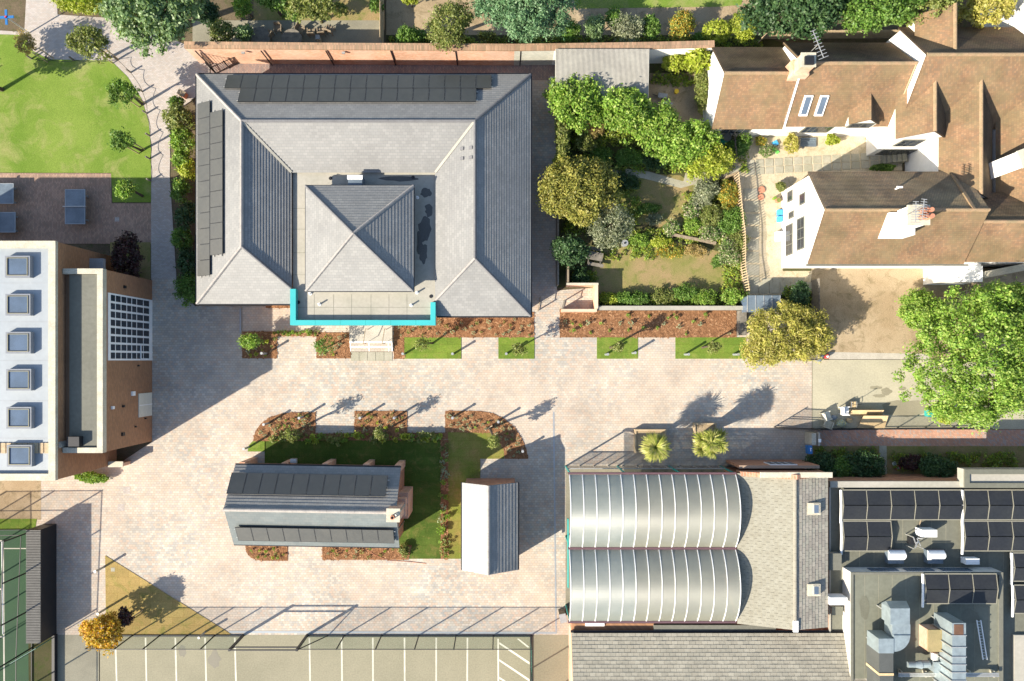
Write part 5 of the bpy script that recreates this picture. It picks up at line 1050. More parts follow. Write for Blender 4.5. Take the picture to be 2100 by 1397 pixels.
for i, (x, y, r, ry, mt, top, lb) in enumerate(((1462, 440, 24, 22, 'l_olive', 1.1, 'olive shrub below the silver blue shrub'), (1500, 452, 22, 26, 'l_green', 1.2, 'green shrub hard against the trellis fence'), (1378, 466, 18, 14, 'l_flower', .8, 'low pale-flowered plant left of the sleeper'),
    (1418, 462, 22, 18, 'l_bright', .9, 'bright clump with white flowers above the sleeper'), (1466, 478, 28, 18, 'l_flower', .9, 'flowering clump above the right end of the sleeper'), (1345, 450, 20, 14, 'l_silver', .7, 'grey leafed clump near the garden clearing'),
    (1310, 492, 26, 12, 'l_bright', .7, 'bright leafy clump beside the round metal bin'), (1352, 498, 22, 12, 'l_lime', .7, 'lime green clump below the sleeper end'), (1372, 516, 30, 16, 'l_orange', .6, 'orange tinged clump at the top of the dry lawn'), (1425, 512, 28, 13, 'l_straw', .6, 'straw coloured clump at the top of the dry lawn'),
    (1492, 520, 26, 34, 'l_flower', 1.0, 'pink flowered shrubs at the right of the dry lawn'), (1512, 498, 18, 24, 'l_olive', 1.0, 'olive climber on the trellis fence'), (1470, 535, 14, 14, 'l_green', .7, 'small green shrub on the dry lawn edge'),
    (1190, 565, 22, 16, 'l_dark', 1.1, 'dark shrub in the lower left corner of the garden'), (1246, 612, 16, 12, 'l_lime', .8, 'yellow flowering shrub behind the bark bed wall'), (1300, 612, 34, 12, 'l_green', .9, 'low green shrub row behind the bark bed wall'), (1362, 608, 24, 14, 'l_olive', .8, 'dull brown-green shrub behind the bark bed'),
    (1405, 602, 24, 16, 'l_green', .9, 'green shrub with reddish stems behind the bark bed'), (1450, 612, 28, 16, 'l_bright', .9, 'pale green shrub behind the bark bed'), (1502, 606, 24, 18, 'l_bright', 1.2, 'bright shrub at the right corner behind the bark bed'),
    (1232, 318, 26, 18, 'l_green', .9, 'dark garden shrub in the laurel shade, left'), (1290, 322, 34, 20, 'l_green', 1.0, 'dark garden shrub in the laurel shade, middle'), (1345, 330, 26, 18, 'l_dark', 1.0, 'dark garden shrub in the laurel shade, right'),
    (1280, 372, 30, 16, 'l_dark', .7, 'dark ground plants along the garden path'), (1330, 428, 30, 12, 'l_green', .5, 'low plants at the lower edge of the clearing'))):
    plant('shrub', lb, 'shrub', x, y, r, m[mt], top, None, .12, .7, ry=ry, zb=.02, trunk=False, clump=.42)
plant('banana_plant', 'bright big-leaved plant against the white yard wall', 'plant', 1428, 125, 26, m['l_lime'], 2.6, None, .42, .8, ry=26, zb=.5, aspect=.35)
plant('shrub', 'yellow-green feathery shrub in the cottage yard corner', 'shrub', 1380, 128, 30, m['l_lime'], 1.8, None, .15, .8, ry=22, zb=.05)
plant('shrub', 'climbing plants on the bare west gable of the cottage', 'climber', 1438, 185, 14, m['l_olive'], 1.8, None, .14, .7, ry=52, zb=.05)
plant('shrub', 'dark shrub at the foot of the cottage, right of the hedge', 'shrub', 1518, 300, 24, m['l_green'], 1.4, None, .14, .8, ry=22, zb=.03)
plant('shrub', 'yellow flowering bush in the gravel courtyard', 'bush', 1622, 292, 17, m['l_gold'], 1.3, None, .11, 1.0, ry=20, zb=.03)
plant('shrub', 'lime climber beside the cottage door in the courtyard', 'shrub', 1704, 287, 15, m['l_lime'], 1.0, None, .12, .6, ry=10, zb=.03)
plant('shrub', 'low flowery clump in the gravel courtyard', 'plant', 1572, 312, 20, m['l_flower'], .6, None, .11, .5, ry=14, zb=.02)
plant('shrub', 'orange tinted pot plants along the cottage front', 'plant', 1558, 290, 12, m['l_orange'], .7, None, .11, .6, ry=9, zb=.02)
plant('shrub', 'olive shrub at the corner of the tall white gable', 'shrub', 1600, 384, 12, m['l_olive'], 1.0, None, .11, .8, ry=10, zb=.02)
plant('shrub', 'green plants growing in the shaded slot by the garden steps', 'plant', 1815, 343, 30, m['l_green'], .8, None, .13, .8, ry=6, zb=.02)
plant('shrub', 'dark ivy mass behind the greenhouse roof', 'shrub', 1640, 605, 26, m['l_dark'], 2.0, None, .15, .8, ry=36, zb=.05)
plant('weeping_tree', 'wide golden feathery tree overhanging the yard corner', 'tree', 1592, 690, 92, m['l_gold'], 3.8, (1580, 690), .20, .85, ry=68, zb=.5, clump=.2, aspect=.28)
plant('tree', 'ragged outer golden boughs reaching over the dirt drive', 'tree', 1668, 688, 42, m['l_gold'], 3.2, (1650, 690), .2, .45, ry=36, zb=1.6, clump=.26, aspect=.28)
plant('evergreen_tree', 'round bright evergreen beside the dirt drive and pallets', 'tree', 1884, 638, 52, m['l_bright'], 3.2, (1860, 630), .14, 1.1, ry=44, zb=.3, clump=.26)
plant('broad_tree', 'huge bright green tree filling the right edge', 'tree', 2004, 742, 146, m['l_bright'], 8.0, (1962, 735), .165, .8, ry=150, zb=1.2, clump=.13, jit=.6)
plant('broad_tree', 'upper lobe of bright foliage at the right edge by the pallets', 'tree', 2078, 635, 76, m['l_bright'], 7.0, (2030, 640), .165, .8, ry=62, zb=1.0, clump=.2, jit=.6)
plant('shrub', 'yellow-green bush under the huge tree by the railings', 'bush', 1935, 848, 28, m['l_lime'], 1.5, None, .13, .7, ry=22, zb=.02)
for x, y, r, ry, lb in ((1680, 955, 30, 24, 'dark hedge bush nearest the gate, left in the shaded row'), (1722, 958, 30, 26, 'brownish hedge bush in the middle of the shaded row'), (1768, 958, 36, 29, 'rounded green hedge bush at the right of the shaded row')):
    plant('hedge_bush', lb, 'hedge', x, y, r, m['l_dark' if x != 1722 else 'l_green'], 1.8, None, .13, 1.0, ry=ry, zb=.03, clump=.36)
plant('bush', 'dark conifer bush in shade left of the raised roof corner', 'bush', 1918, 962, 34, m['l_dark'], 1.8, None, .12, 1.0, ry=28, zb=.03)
plant('bush', 'brown dry bush beside the dark conifer bush', 'bush', 1872, 948, 26, m['l_red'], 1.0, None, .12, .6, ry=18, zb=.03)
# lower left
plant('maple_tree', 'yellow and orange autumn maple at the car park corner', 'tree', 212, 1290, 46, m['l_maple'], 3.3, (238, 1276), .15, .8, ry=42, zb=.7, clump=.22)
plant('shrub', 'dark purple-green shrub beside the autumn maple', 'shrub', 258, 1264, 16, m['l_red'], 2.4, (270, 1255), .14, .7, ry=26, zb=.8)
# young trees of the yard
for x, y, r, ry, mt, b, top, lb in ((514, 702, 20, 17, 'l_bright', (534, 700), 2.4, 'bright young tree in the left square bark bed'), (663, 712, 21, 17, 'l_green', (680, 708), 2.4, 'green young tree in the bark bed left of the steps'),
    (868, 706, 15, 14, 'l_olive', (888, 704), 3.0, 'wispy young tree on the lawn plot right of the steps'), (1064, 718, 13, 12, 'l_olive', (1062, 714), 2.8, 'wispy young tree on the small lawn plot before the side walk'),
    (1268, 712, 13, 12, 'l_olive', (1252, 713), 3.2, 'leaning young tree on the lawn plot below the long bark bed'), (1462, 712, 14, 12, 'l_olive', (1440, 713), 3.0, 'leaning young tree on the right-hand lawn plot'),
    (778, 889, 13, 13, 'l_olive', (790, 882), 3.2, 'wispy young tree in the middle bark bed of the island'), (602, 892, 12, 12, 'l_olive', (612, 882), 3.4, 'wispy young tree in the left bark bed of the island'), (1014, 904, 11, 14, 'l_olive', (1004, 877), 3.6, 'slender staked young tree beside the curved bark bed')):
    plant('young_tree', lb, 'tree', x, y, r, m[mt], top, b, .12, .16 if mt != 'l_bright' else .5, ry=ry, zb=.9 if top > 2.5 else .3, clump=.5)
plant('shrub', 'leafy plants along the foot of the island lawn, by the brick chimney', 'plant', 828, 1128, 14, m['l_olive'], .6, None, .11, .6, ry=14, zb=.02)
# bed plants: small tufts, one object each
TF = []
for i, mt in enumerate(('l_palegrey', 'l_olive', 'l_bright', 'l_lime')):
    for q in range(2):
        pts, nr = crownpts((0, 0, .14), (.19, .19, .14), 7, 11, .11, 900 + i * 7 + q, low=-.1); TF.append(leafmesh('bed_plant', pts, nr, .12, 950 + i * 7 + q, .45, m[mt]))
ORD = 'first second third fourth fifth sixth seventh eighth ninth tenth eleventh twelfth thirteenth fourteenth fifteenth sixteenth seventeenth eighteenth nineteenth twentieth'.split()
def ordn(i): return ORD[i] if i < 20 else ('twenty-' + ORD[i - 20] if i < 29 else 'thirty-' + ORD[i - 30] if i > 29 else 'thirtieth')
KIND = ('grey-green', 'olive', 'bright green', 'lime green')
def tufts(place, group, pl, n, kinds, sc=(.55, .95), gap=9, seed=1, z=.03, vert=False):
    rr = random.Random(seed); xs = [p[0] for p in pl]; ys = [p[1] for p in pl]; got = []; tries = 0
    while len(got) < n and tries < 4000:
        tries += 1; x, y = rr.uniform(min(xs), max(xs)), rr.uniform(min(ys), max(ys))
        if inpoly(x, y, pl) and all((x - a) ** 2 + (y - b) ** 2 > gap * gap for a, b in got): got.append((x, y))
    mid = (min(ys) + max(ys)) / 2; two = max(ys) - min(ys) > 20 and not vert; cnt = {}
    for x, y in sorted(got, key=(lambda p: p[1]) if vert else None):
        s = rr.uniform(*sc); k = rr.choice(kinds); row = ('upper half' if y < mid else 'lower half') if two else ''; i = cnt[(row, k)] = cnt.get((row, k), -1) + 1
        o = inst('bed_plant', TF[k * 2 + rr.randrange(2)], None, P(x, y, z), RZ(rr.uniform(0, 6)), (s, s, s * rr.uniform(.8, 1.3)))
        tag(o, '%s tuft, %s such from the %s, %s%s' % (KIND[k], ordn(i), 'top' if vert else 'left', row + ', ' if row else '', place), 'plant', group)
tufts('the left island bed', 'young plants in the left island bed', [(530, 890), (560, 862), (600, 852), (642, 852), (642, 896), (530, 900)], 26, (0, 1, 2), seed=1)
tufts('the middle island bed', 'young plants in the middle island bed', [(732, 848), (830, 848), (830, 896), (732, 896)], 24, (0, 1, 3), seed=2)
tufts('the right island bed', 'young plants in the right island bed', [(918, 849), (985, 849), (1030, 862), (1060, 890), (1076, 936), (1040, 936), (1024, 900), (1000, 880), (918, 880)], 32, (0, 0, 2), gap=10, seed=3)
tufts('the strip along the island lawn', 'straggly plants along the lawn strip', [(560, 893), (905, 891), (905, 903), (560, 904)], 46, (1, 2, 3), (1.0, 1.8), 6, seed=4)
tufts('the lawn dividing strip', 'plants in the dividing bark strip', [(905, 905), (918, 905), (918, 1140), (905, 1140)], 30, (1, 2, 0), (.8, 1.6), 6, seed=5, vert=True)
tufts('the rounded lower bed', 'young plants in the rounded bed', [(510, 1124), (586, 1124), (586, 1146), (525, 1146)], 10, (1, 2, 3), seed=6)
tufts('the straight lower bed', 'young plants in the straight lower bed', [(666, 1124), (810, 1124), (810, 1144), (666, 1144)], 13, (1, 2, 0), seed=7)
tufts('the shaded square bed', 'plants in the left square bed', [(530, 684), (565, 684), (565, 731), (502, 731)], 14, (0, 1, 3), seed=8)
tufts('the bed beside the steps', 'plants left of the entrance steps', [(653, 686), (715, 686), (715, 731), (653, 731)], 9, (0, 3, 2), seed=9)
tufts('the thin bed under the fascia', 'low hedging plants under the fascia', [(572, 680), (650, 680), (650, 686), (572, 686)], 14, (2, 2, 1), (.8, 1.2), 5, seed=10)
tufts('the bed under the eaves', 'plants below the slate eaves', [(812, 664), (1090, 654), (1090, 688), (812, 688)], 34, (0, 0, 1), (.5, .9), 11, seed=11)
tufts('the long bark bed', 'young shrubs in the long bark bed', [(1155, 645), (1500, 645), (1500, 686), (1155, 686)], 24, (0, 2, 2), (.7, 1.2), 14, seed=12)
# palms in timber planters
def palm(label, base, heads, seed, trunk_r=.11):
    rg = random.Random(seed); b = Vector(P(*base)); t = thing('palm', label, 'palm', (b.x, b.y, 0)); v = []; f = []; tk = MB()
    for hx, hy, hz, L, n in heads:
        c = Vector((b.x + hx, b.y + hy, hz)); tk.tube([b + Vector((0, 0, .3)), b.lerp(c, .6) + Vector((hx * -.1, 0, 0)), c], trunk_r, 7, trunk_r * .8)
        for i in range(n):
            a = rg.uniform(0, 6.283); el = rg.uniform(-.55, 1.2); l = L * rg.uniform(.75, 1.1); d = Vector((math.cos(a), math.sin(a), 0)); s = Vector((-d.y, d.x, 0)); w_ = .026; k = len(v); p = c + Vector((0, 0, .05)); q = 4
            for j in range(q + 1):
                tt = j / q; e2 = el - 1.1 * tt * tt; pp = p if j == 0 else pp + (d * math.cos(e2) + Vector((0, 0, math.sin(e2)))) * l / q
                ww = w_ * (1 - tt ** 3 * .9) + .004; v += [tuple(pp + s * ww), tuple(pp - s * ww)]
            f += [[k + 2 * j, k + 2 * j + 1, k + 2 * j + 3, k + 2 * j + 2] for j in range(q)]
    tk.build('trunk', m['bark'], t); MB().add(v, f).build('leaf_crown', m['l_palm'], t)
palm('single headed spiky palm in the left timber planter', (1326, 907), [(0, 0, 3.0, 1.25, 420), (.15, -.1, 2.7, 1.15, 260), (-.12, .1, 2.9, 1.0, 160)], 1)
palm('many headed spiky palm in the right timber planter', (1428, 896), [(.1, .3, 3.5, .8, 170), (-.5, .2, 3.1, .75, 150), (.6, .0, 3.2, .8, 170), (.3, -.65, 3.0, .75, 150), (-.45, -.55, 2.8, .75, 150), (1.0, -.35, 3.0, .65, 120), (.0, -.1, 3.6, .75, 150), (.85, .45, 2.8, .7, 120)], 2, .13)
for lb, x0, y0, x1, y1 in (('long timber planter holding the single headed palm', 1302, 881, 1367, 929), ('timber planter holding the many headed palm', 1424, 868, 1470, 912)):
    a, b = P(x0, y1, .5), P(x1, y0, .5); t = thing('planter', lb, 'planter', ((a[0] + b[0]) / 2, (a[1] + b[1]) / 2, 0)); MB().ring(a[0], b[0], a[1], b[1], .12, 0, .5).build('timber_side', m['palewood'], t); MB().box(a[0] + .12, b[0] - .12, a[1] + .12, b[1] - .12, 0, .42).build('sand_fill', m['tan'], t)

# low leafy ground cover of the cottage garden and the shaded soil
gp = []; gn = []
rr = random.Random(77); gz = [((1150, 300), (1240, 345)), ((1235, 330), (1420, 352)), ((1160, 450), (1300, 480)), ((1290, 470), (1500, 505)), ((1170, 560), (1225, 588)), ((1225, 604), (1525, 626)), ((1400, 400), (1510, 470)), ((1330, 150), (1450, 175)), ((1260, 375), (1310, 460)), ((1480, 480), (1530, 600)), ((1220, 505), (1340, 530)), ((1145, 240), (1330, 300)), ((1480, 280), (1530, 350)), ((1605, 590), (1660, 640)), ((800, 78), (1560, 96)), ((1670, 920), (1800, 935)), ((1830, 930), (2090, 960))]
for (xa_, ya_), (xb_, yb_) in gz:
    for i in range(int((xb_ - xa_) * (yb_ - ya_) / 60)):
        x, y = rr.uniform(xa_, xb_), rr.uniform(ya_, yb_); p, q = crownpts(P(x, y, .1), (.25, .25, rr.uniform(.1, .25)), 7, 6, .13, 5000 + len(gp), low=-.1); gp.append(p); gn.append(q)
gp = np.concatenate(gp); gn = np.concatenate(gn); sel = np.random.default_rng(5).integers(0, 3, len(gp))
for k, (mt, lb) in enumerate((('l_bright', 'bright green'), ('l_olive', 'olive'), ('l_lime', 'yellow green'))):
    me = leafmesh('ground_cover', gp[sel == k], gn[sel == k], .15, 60 + k, .5, m[mt]); o = bpy.data.objects.new('ground_cover', me); COL.objects.link(o); tag(o, lb + ' leafy ground cover spread through the gardens', None, kind='stuff')
plant('tree', 'tree just beyond the left edge whose shade crosses the path corner', 'tree', -62, 148, 60, m['l_green'], 5.0, None, .2, .6, ry=50, zb=1.5)

for x, y, r, ry, mt, top, lb in ((1256, 40, 18, 22, 'l_green', 2.2, 'feathery green shrub between the open shrub and the silver-grey shrub'), (1005, 78, 20, 12, 'l_olive', 1.2, 'low brown-green shrub at the foot of the cypress'), (1440, 78, 20, 10, 'l_green', .9, 'low green shrub under the two joined bushes'),
    (885, 86, 26, 9, 'l_green', 1.2, 'low green shrub between the wall shrub and the fruit tree'), (700, 20, 16, 12, 'l_olive', 1.2, 'small olive shrub on the top garden lawn'), (600, 30, 24, 14, 'l_green', 2.4, 'dark low boughs shading the garden chairs'), (430, 30, 26, 30, 'l_dark', 3.0, 'dark shrub in the gap between the ash and the patio'),
    (1150, 342, 14, 30, 'l_lime', 2.2, 'lime green climber at the lower end of the side walk hedge'), (1225, 345, 26, 18, 'l_olive', 1.2, 'olive shrub between the yew and the laurels'), (1420, 430, 20, 18, 'l_flower', .9, 'flowery clump left of the silver blue shrub foot')):
    plant('shrub', lb, 'shrub', x, y, r, m[mt], top, None, .13, .8, ry=ry, zb=.03, trunk=False, clump=.36)
# ---------------------------------------------------------------- bollards, posts, rails, fences
bm_ = MB(); bm_.cyl((0, 0, 0), .085, 1.08, 12); bol = bm_.mesh('post', m['steel']); bl2 = MB().cyl((0, 0, 1.08), .1, .09, 12).mesh('cap', m['alu'])
for x, y, lb in ((213, 1163, 'bollard at the top tip of the corner lawn'), (218, 1248, 'bollard on the left edge of the corner lawn, above the autumn maple'), (421, 1296, 'bollard near the right tip of the corner lawn'), (511, 917, 'bollard on the small grass tip at the left of the island'),
    (551, 868, 'bollard on the left curve of the island, lower of the two there'), (622, 855, 'bollard at the right end of the left island bed'), (744, 855, 'bollard at the left end of the middle island bed'), (813, 855, 'bollard at the right end of the middle island bed'),
    (930, 855, 'bollard at the left end of the right island bed'), (1022, 863, 'bollard on the top of the right island curve'), (1071, 922, 'bollard at the lower end of the right island curve'), (547, 725, 'bollard in the left square bark bed'), (830, 726, 'bollard on the left end of the lawn plot beside the steps'), (930, 726, 'bollard on the right end of the lawn plot beside the steps'),
    (1038, 726, 'bollard on the small lawn plot before the side walk'), (1242, 727, 'bollard at the left of the third lawn plot'), (1297, 724, 'bollard at the right of the third lawn plot, by the leaning tree'), (1404, 727, 'bollard at the left of the right-hand lawn plot'), (1504, 727, 'bollard at the right-hand lawn plot, by the golden tree')):
    t = thing('bollard', 'round grey ' + lb, 'bollard', P(x, y), 'grey light bollards'); inst('post', bol, t, P(x, y)); inst('cap', bl2, t, P(x, y))
pm_ = MB().box(-.05, .05, -.05, .05, 0, .62).mesh('chain_post', m['greywood'])
pp = [(65, 121), (103, 123), (152, 124), (241, 123), (268, 149), (292, 188), (301, 233), (307, 279), (307, 326), (309, 371)]
for i, (x, y) in enumerate(pp):
    o = inst('chain_post', pm_, None, P(x, y)); o.location = P(x, y); tag(o, 'short dark timber chain post, %s along the lawn edge from the left end' % ORD[i], 'post', 'low posts edging the lawn')
b = MB()
for i in range(len(pp) - 1):
    p, q = Vector(P(*pp[i], .55)), Vector(P(*pp[i + 1], .55)); b.tube([p.lerp(q, j / 6) - Vector((0, 0, .28 * (1 - (2 * j / 6 - 1) ** 2))) for j in range(7)], .018, 5)
tag(b.build('chain', m['black']), 'thin chain looping between the low posts round the lawn', 'chain')
def stakes(label, x, y, h=1.5, rz=.6):
    c = P(x, y); t = thing('tree_stake', label, 'stake', (c[0], c[1], 0)); d = Vector((math.cos(rz), math.sin(rz), 0)) * .28
    for s in (-1, 1): MB().cyl((c[0] + d.x * s, c[1] + d.y * s, 0), .045, h, 7).build('stake', m['palewood'], t)
    MB().bar((c[0] - d.x * 1.2, c[1] - d.y * 1.2, h - .25), (c[0] + d.x * 1.2, c[1] + d.y * 1.2, h - .25), .06).build('crossbar', m['palewood'], t)
for x, y, lb in ((104, 124, 'pair of timber tree stakes at the far left of the lawn posts'), (237, 126, 'pair of timber stakes holding the widest young tree'), (292, 216, 'pair of timber stakes holding the middle lawn tree'), (291, 311, 'pair of timber stakes holding the smallest lawn tree'), (1003, 876, 'timber stakes of the slender tree beside the curved bark bed'), (286, 1256, 'low timber stakes in the tree shade on the corner lawn')): stakes(lb, x, y, 1.7 if y < 400 else .9)
# handrails and entrance steps
es = thing('entrance_steps', 'paved entrance steps with white edged treads before the turquoise fascia', 'steps', P(762, 705))
for y0, y1, z, mt in ((721, 713, .14, 'paver'), (713, 703, .28, 'paver'), (703, 668, .42, 'kerb')): a, b_ = P(719, y0), P(806, y1); MB().box(a[0], b_[0], a[1], b_[1], 0, z).build('step', m[mt], es)
b = MB()
for y, z in ((713, .28), (703, .42)): a, c = P(719, y), P(806, y); b.box(a[0], c[0], a[1] - .01, a[1] + .09, z, z + .012)
for x in (719, 757, 797, 804): a, c = P(x, 721), P(x, 713); b.box(a[0], a[0] + .07, a[1] + .01, c[1] - .02, .14, .15)
for x in (719, 757, 797, 804): a, c = P(x, 713), P(x, 703); b.box(a[0], a[0] + .07, a[1] + .1, c[1] - .02, .28, .29)
b.build('nosing', m['white'], es)
for i in range(5): a, c = P(720 + i * 17, 740), P(720 + i * 17 + 16.2, 722); MB().box(a[0], c[0], a[1], c[1], 0, .03).build('paving_slab', m['flag'], es)
for i, x in enumerate((757, 795)):
    c = P(x, 720); t = thing('handrail', 'slim metal handrail %s on the entrance steps' % ('left of the two' if i == 0 else 'right of the two'), 'handrail', (c[0], c[1], .2)); p = [P(x - 4, 706)[:2] + (.28,), P(x - 6, 690)[:2] + (.42,)]
    q0, q1 = Vector(P(x - 6, 705, 0)), Vector(P(x, 676, 0)); MB().tube([(q0.x, q0.y, .15), (q0.x, q0.y, 1.15), (q1.x, q1.y, 1.4), (q1.x, q1.y, .42)], .032, 7).build('rail', m['wood'], t)
def netfence(name, label, cat, pts, h, gap, mat_post, net, pw_=.06, rails=(1.0,), group=None, close=False):
    P0 = [Vector(P(*p)) if len(p) == 2 else Vector(p) for p in pts]; t = thing(name, label, cat, P0[0], group)
    rl = MB(); nb = MB(); pm2 = MB().box(-pw_/2, pw_/2, -pw_/2, pw_/2, 0, h).mesh('post', mat_post)
    for a, b in zip(P0, P0[1:]):
        L = (b - a).length; k = max(1, round(L / gap))
        for i in range(k + (b is P0[-1])): inst('post', pm2, t, a.lerp(b, i / k))
        for r in rails: rl.bar(a + Vector((0, 0, h * r - .03)), b + Vector((0, 0, h * r - .03)), .045)
        if net: nb.add([a + Vector((0, 0, .05)), b + Vector((0, 0, .05)), b + Vector((0, 0, h - .06)), a + Vector((0, 0, h - .06))], [[0, 1, 2, 3]])
    if rl.v: rl.build('rail', mat_post, t)
    if nb.v: nb.build('netting', net, t)
    return t
m['net'] = netmat('black_netting', (.02, .025, .025), .2); m['gnet'] = netmat('green_wire_netting', (.06, .25, .17), .27)
cf = netfence('car_park_fence', 'green netted wire fence along the left half of the car park edge', 'fence', [(216, 1303), (497, 1303)], 2.6, 2.35, m['black'], m['gnet'], .075, (1.0,))
MB().box(P(216, 0)[0], P(497, 0)[0], P(0, 1305)[1], P(0, 1302)[1], 0, .1).build('kerb_board', m['black'], cf)
cf = netfence('car_park_fence', 'green netted wire fence along the right half of the car park edge', 'fence', [(630, 1303), (1088, 1303), (1090, 1440)], 2.6, 2.8, m['black'], m['gnet'], .075, (1.0,))
MB().box(P(630, 0)[0], P(1092, 0)[0], P(0, 1305.5)[1], P(0, 1302)[1], 0, .1).build('kerb_board', m['black'], cf); MB().box(P(1087, 0)[0], P(1091, 0)[0], P(0, 1440)[1], P(0, 1306)[1], 0, .1).build('kerb_board', m['black'], cf)
a, b = Vector(P(499, 1303)), Vector(P(630, 1303)); t = thing('gateway', 'tall black portal frame over the car park gateway', 'gate', a)
for p in (a, b): MB().bar(p, p + Vector((0, 0, 2.75)), .16).build('post', m['black'], t)
for z in (2.7, 2.2): MB().bar(a + Vector((.07, 0, z)), b + Vector((-.07, 0, z)), .08).build('crossbar', m['black'], t)
MB().bar(b + Vector((0, 0, 2.7)), b + Vector((1.6, 0, .1)), .06).build('brace', m['black'], t)
t = netfence('court_fence', 'high black wire fence round the green sports court', 'fence', [(-120, 1088), (76, 1086), (66, 1328), (66, 1480)], 3.6, 3.2, m['black'], m['net'], .08, (1.0, .5, .03))
netfence('court_fence', 'high wire fence post line crossing the green court near the left edge', 'fence', [(-70, 1090), (-66, 1480)], 3.6, 2.6, m['black'], m['net'], .07, (1.0,))
g = thing('goal_frame', 'white sports goal frame on the green court', 'goal', P(2, 1200)); MB().tube([P(4, 1109, 0), P(4, 1109, 1.0), P(6, 1300, 1.0), P(6, 1300, 0)], .04, 7).build('frame', m['white'], g)
# slatted shelter
k = 51.1 / F; x0, x1, y0, y1 = (54 - NX) * k, (82 - NX) * k, (740 - 1320) * k, (740 - 1087) * k; t = thing('slatted_shelter', 'long dark shelter with a grey slatted top beside the green court', 'shelter', ((x0 + x1) / 2, (y0 + y1) / 2, 0))
MB().box(x1 - .06, x1, y0, y1, 0, 1.82).build('wall', m['black'], t); MB().box(x0, x0 + .06, y0, y1, 0, 1.82).build('wall', m['black'], t); MB().box(x0 + .06, x1 - .06, y1 - .06, y1, 0, 1.82).build('wall', m['black'], t)
sm_ = MB().box(-(x1 - x0) / 2 - .03, (x1 - x0) / 2 + .03, -.042, .042, 0, .07).mesh('slat', m['slat']); n = 70
for i in range(n): inst('slat', sm_, t, ((x0 + x1) / 2, y0 + (i + .5) * (y1 - y0) / n, 1.83))
MB().box(x0 + .07, x1 - .07, y0 + .05, y1 - .07, 1.74, 1.80).build('lining', m['black'], t)
kb = thing('kerb_wall', 'low black edging wall beside the grey tarmac path', 'wall', P(116, 1350)); MB().box(P(112, 0)[0], P(118, 0)[0], P(0, 1500)[1], P(0, 1300)[1], 0, .35).build('wall_panel', m['black'], kb)
# green netting roll in the lower left
a, b = P(62, 1334), P(112, 1302); netfence('court_gate', 'green wire gate panel at the lower corner of the court', 'gate', [(62, 1336), (112, 1306)], 2.2, 1.2, m['green'], m['gnet'], .05, (1.0, .5, .04))
# railings on the right: bars
def railing(name, label, cat, p, q, h, bar=.12, mat='black', rails=(.95, .12), posts=2.2, bw=.018):
    a, b = Vector(P(*p)), Vector(P(*q)); t = thing(name, label, cat, a); L = (b - a).length; r = MB(); s = MB()
    for f_ in rails: r.bar(a + Vector((0, 0, h * f_)), b + Vector((0, 0, h * f_)), .045)
    k = max(1, round(L / posts))
    for i in range(k + 1): c = a.lerp(b, i / k); MB().bar(c, c + Vector((0, 0, h * 1.05)), .07).build('post', m[mat], t)
    n = int(L / bar)
    for i in range(n): c = a.lerp(b, (i + .5) / n); s.bar(c + Vector((0, 0, .05)), c + Vector((0, 0, h)), bw)
    r.build('rail', m[mat], t); o = s.build('bars', m[mat], t); o['kind'] = 'stuff'; return t
railing('railing', 'black iron railing on the low kerb along the brick path', 'railing', (1668, 879), (2012, 876), 1.15, .12)
railing('iron_gate', 'black iron gate leaf standing open into the yard', 'gate', (1588, 876), (1664, 879), 1.75, .12, rails=(.95, .55, .45, .08), posts=9)
railing('railing', 'black railing with bars beside the wheelie clutter at the yard corner', 'railing', (1630, 738), (1664, 738), 1.1, .1)
railing('side_gate', 'black barred gate closing the walkway behind the school', 'gate', (430, 126), (444, 152), 1.9, .12, posts=9); railing('side_gate', 'open black gate leaf folded along the walkway wall', 'gate', (444, 152), (498, 128), 1.2, .14, posts=1.2)
railing('ramp_rail', 'dark ramp handrail by the slate eaves corner', 'handrail', (1103, 637), (1107, 612), 1.0, .9, 'wood', posts=1.2); railing('ramp_rail', 'dark slanting handrail across the small walled ramp', 'handrail', (1152, 634), (1156, 618), 1.1, .9, 'greywood', posts=1.2)
t = thing('ramp_wall', 'low brick wall enclosing the small paved ramp', 'wall', P(1185, 615)); b = MB(); a, c = P(1150, 641), P(1221, 586); b.box(a[0], c[0], a[1], a[1] + .2, 0, .9); b.box(c[0] - .2, c[0], a[1] + .2, c[1], 0, 1.5); b.box(P(1160, 0)[0], c[0] - .2, c[1] - .1, c[1], 0, 1.5); b.build('wall_panel', m['orangebrick'], t); b = MB(); b.box(P(1158, 0)[0], c[0] + .02, c[1] - .12, c[1] + .04, 1.5, 1.56); b.build('coping', m['stone'], t)
t = thing('garden_fence', 'short timber fence run along the paved side walk', 'fence', P(1141, 560)); MB().box(P(1140, 0)[0], P(1143, 0)[0], P(0, 588)[1], P(0, 330)[1], 0, 1.5).build('fence_panel', m['greywood'], t)
t = thing('garden_fence', 'brown timber fence turning into the garden by the yew', 'fence', P(1160, 560)); MB().box(P(1160, 0)[0], P(1163, 0)[0], P(0, 587)[1], P(0, 552)[1], 0, 1.5).build('fence_panel', m['wood'], t)
t = thing('bed_wall', 'low grey wall behind the long bark bed', 'wall', P(1370, 634)); MB().box(P(1224, 0)[0], P(1526, 0)[0], P(0, 637)[1], P(0, 630)[1], 0, .7).build('wall_panel', m['greywood'], t); MB().box(P(1222, 0)[0], P(1528, 0)[0], P(0, 637.5)[1], P(0, 629)[1], .7, .76).build('coping', m['palemem'], t)
MB().box(P(1511, 0)[0], P(1526, 0)[0], P(0, 688)[1], P(0, 638)[1], 0, .55).build('wall_panel', m['greywood'], t)
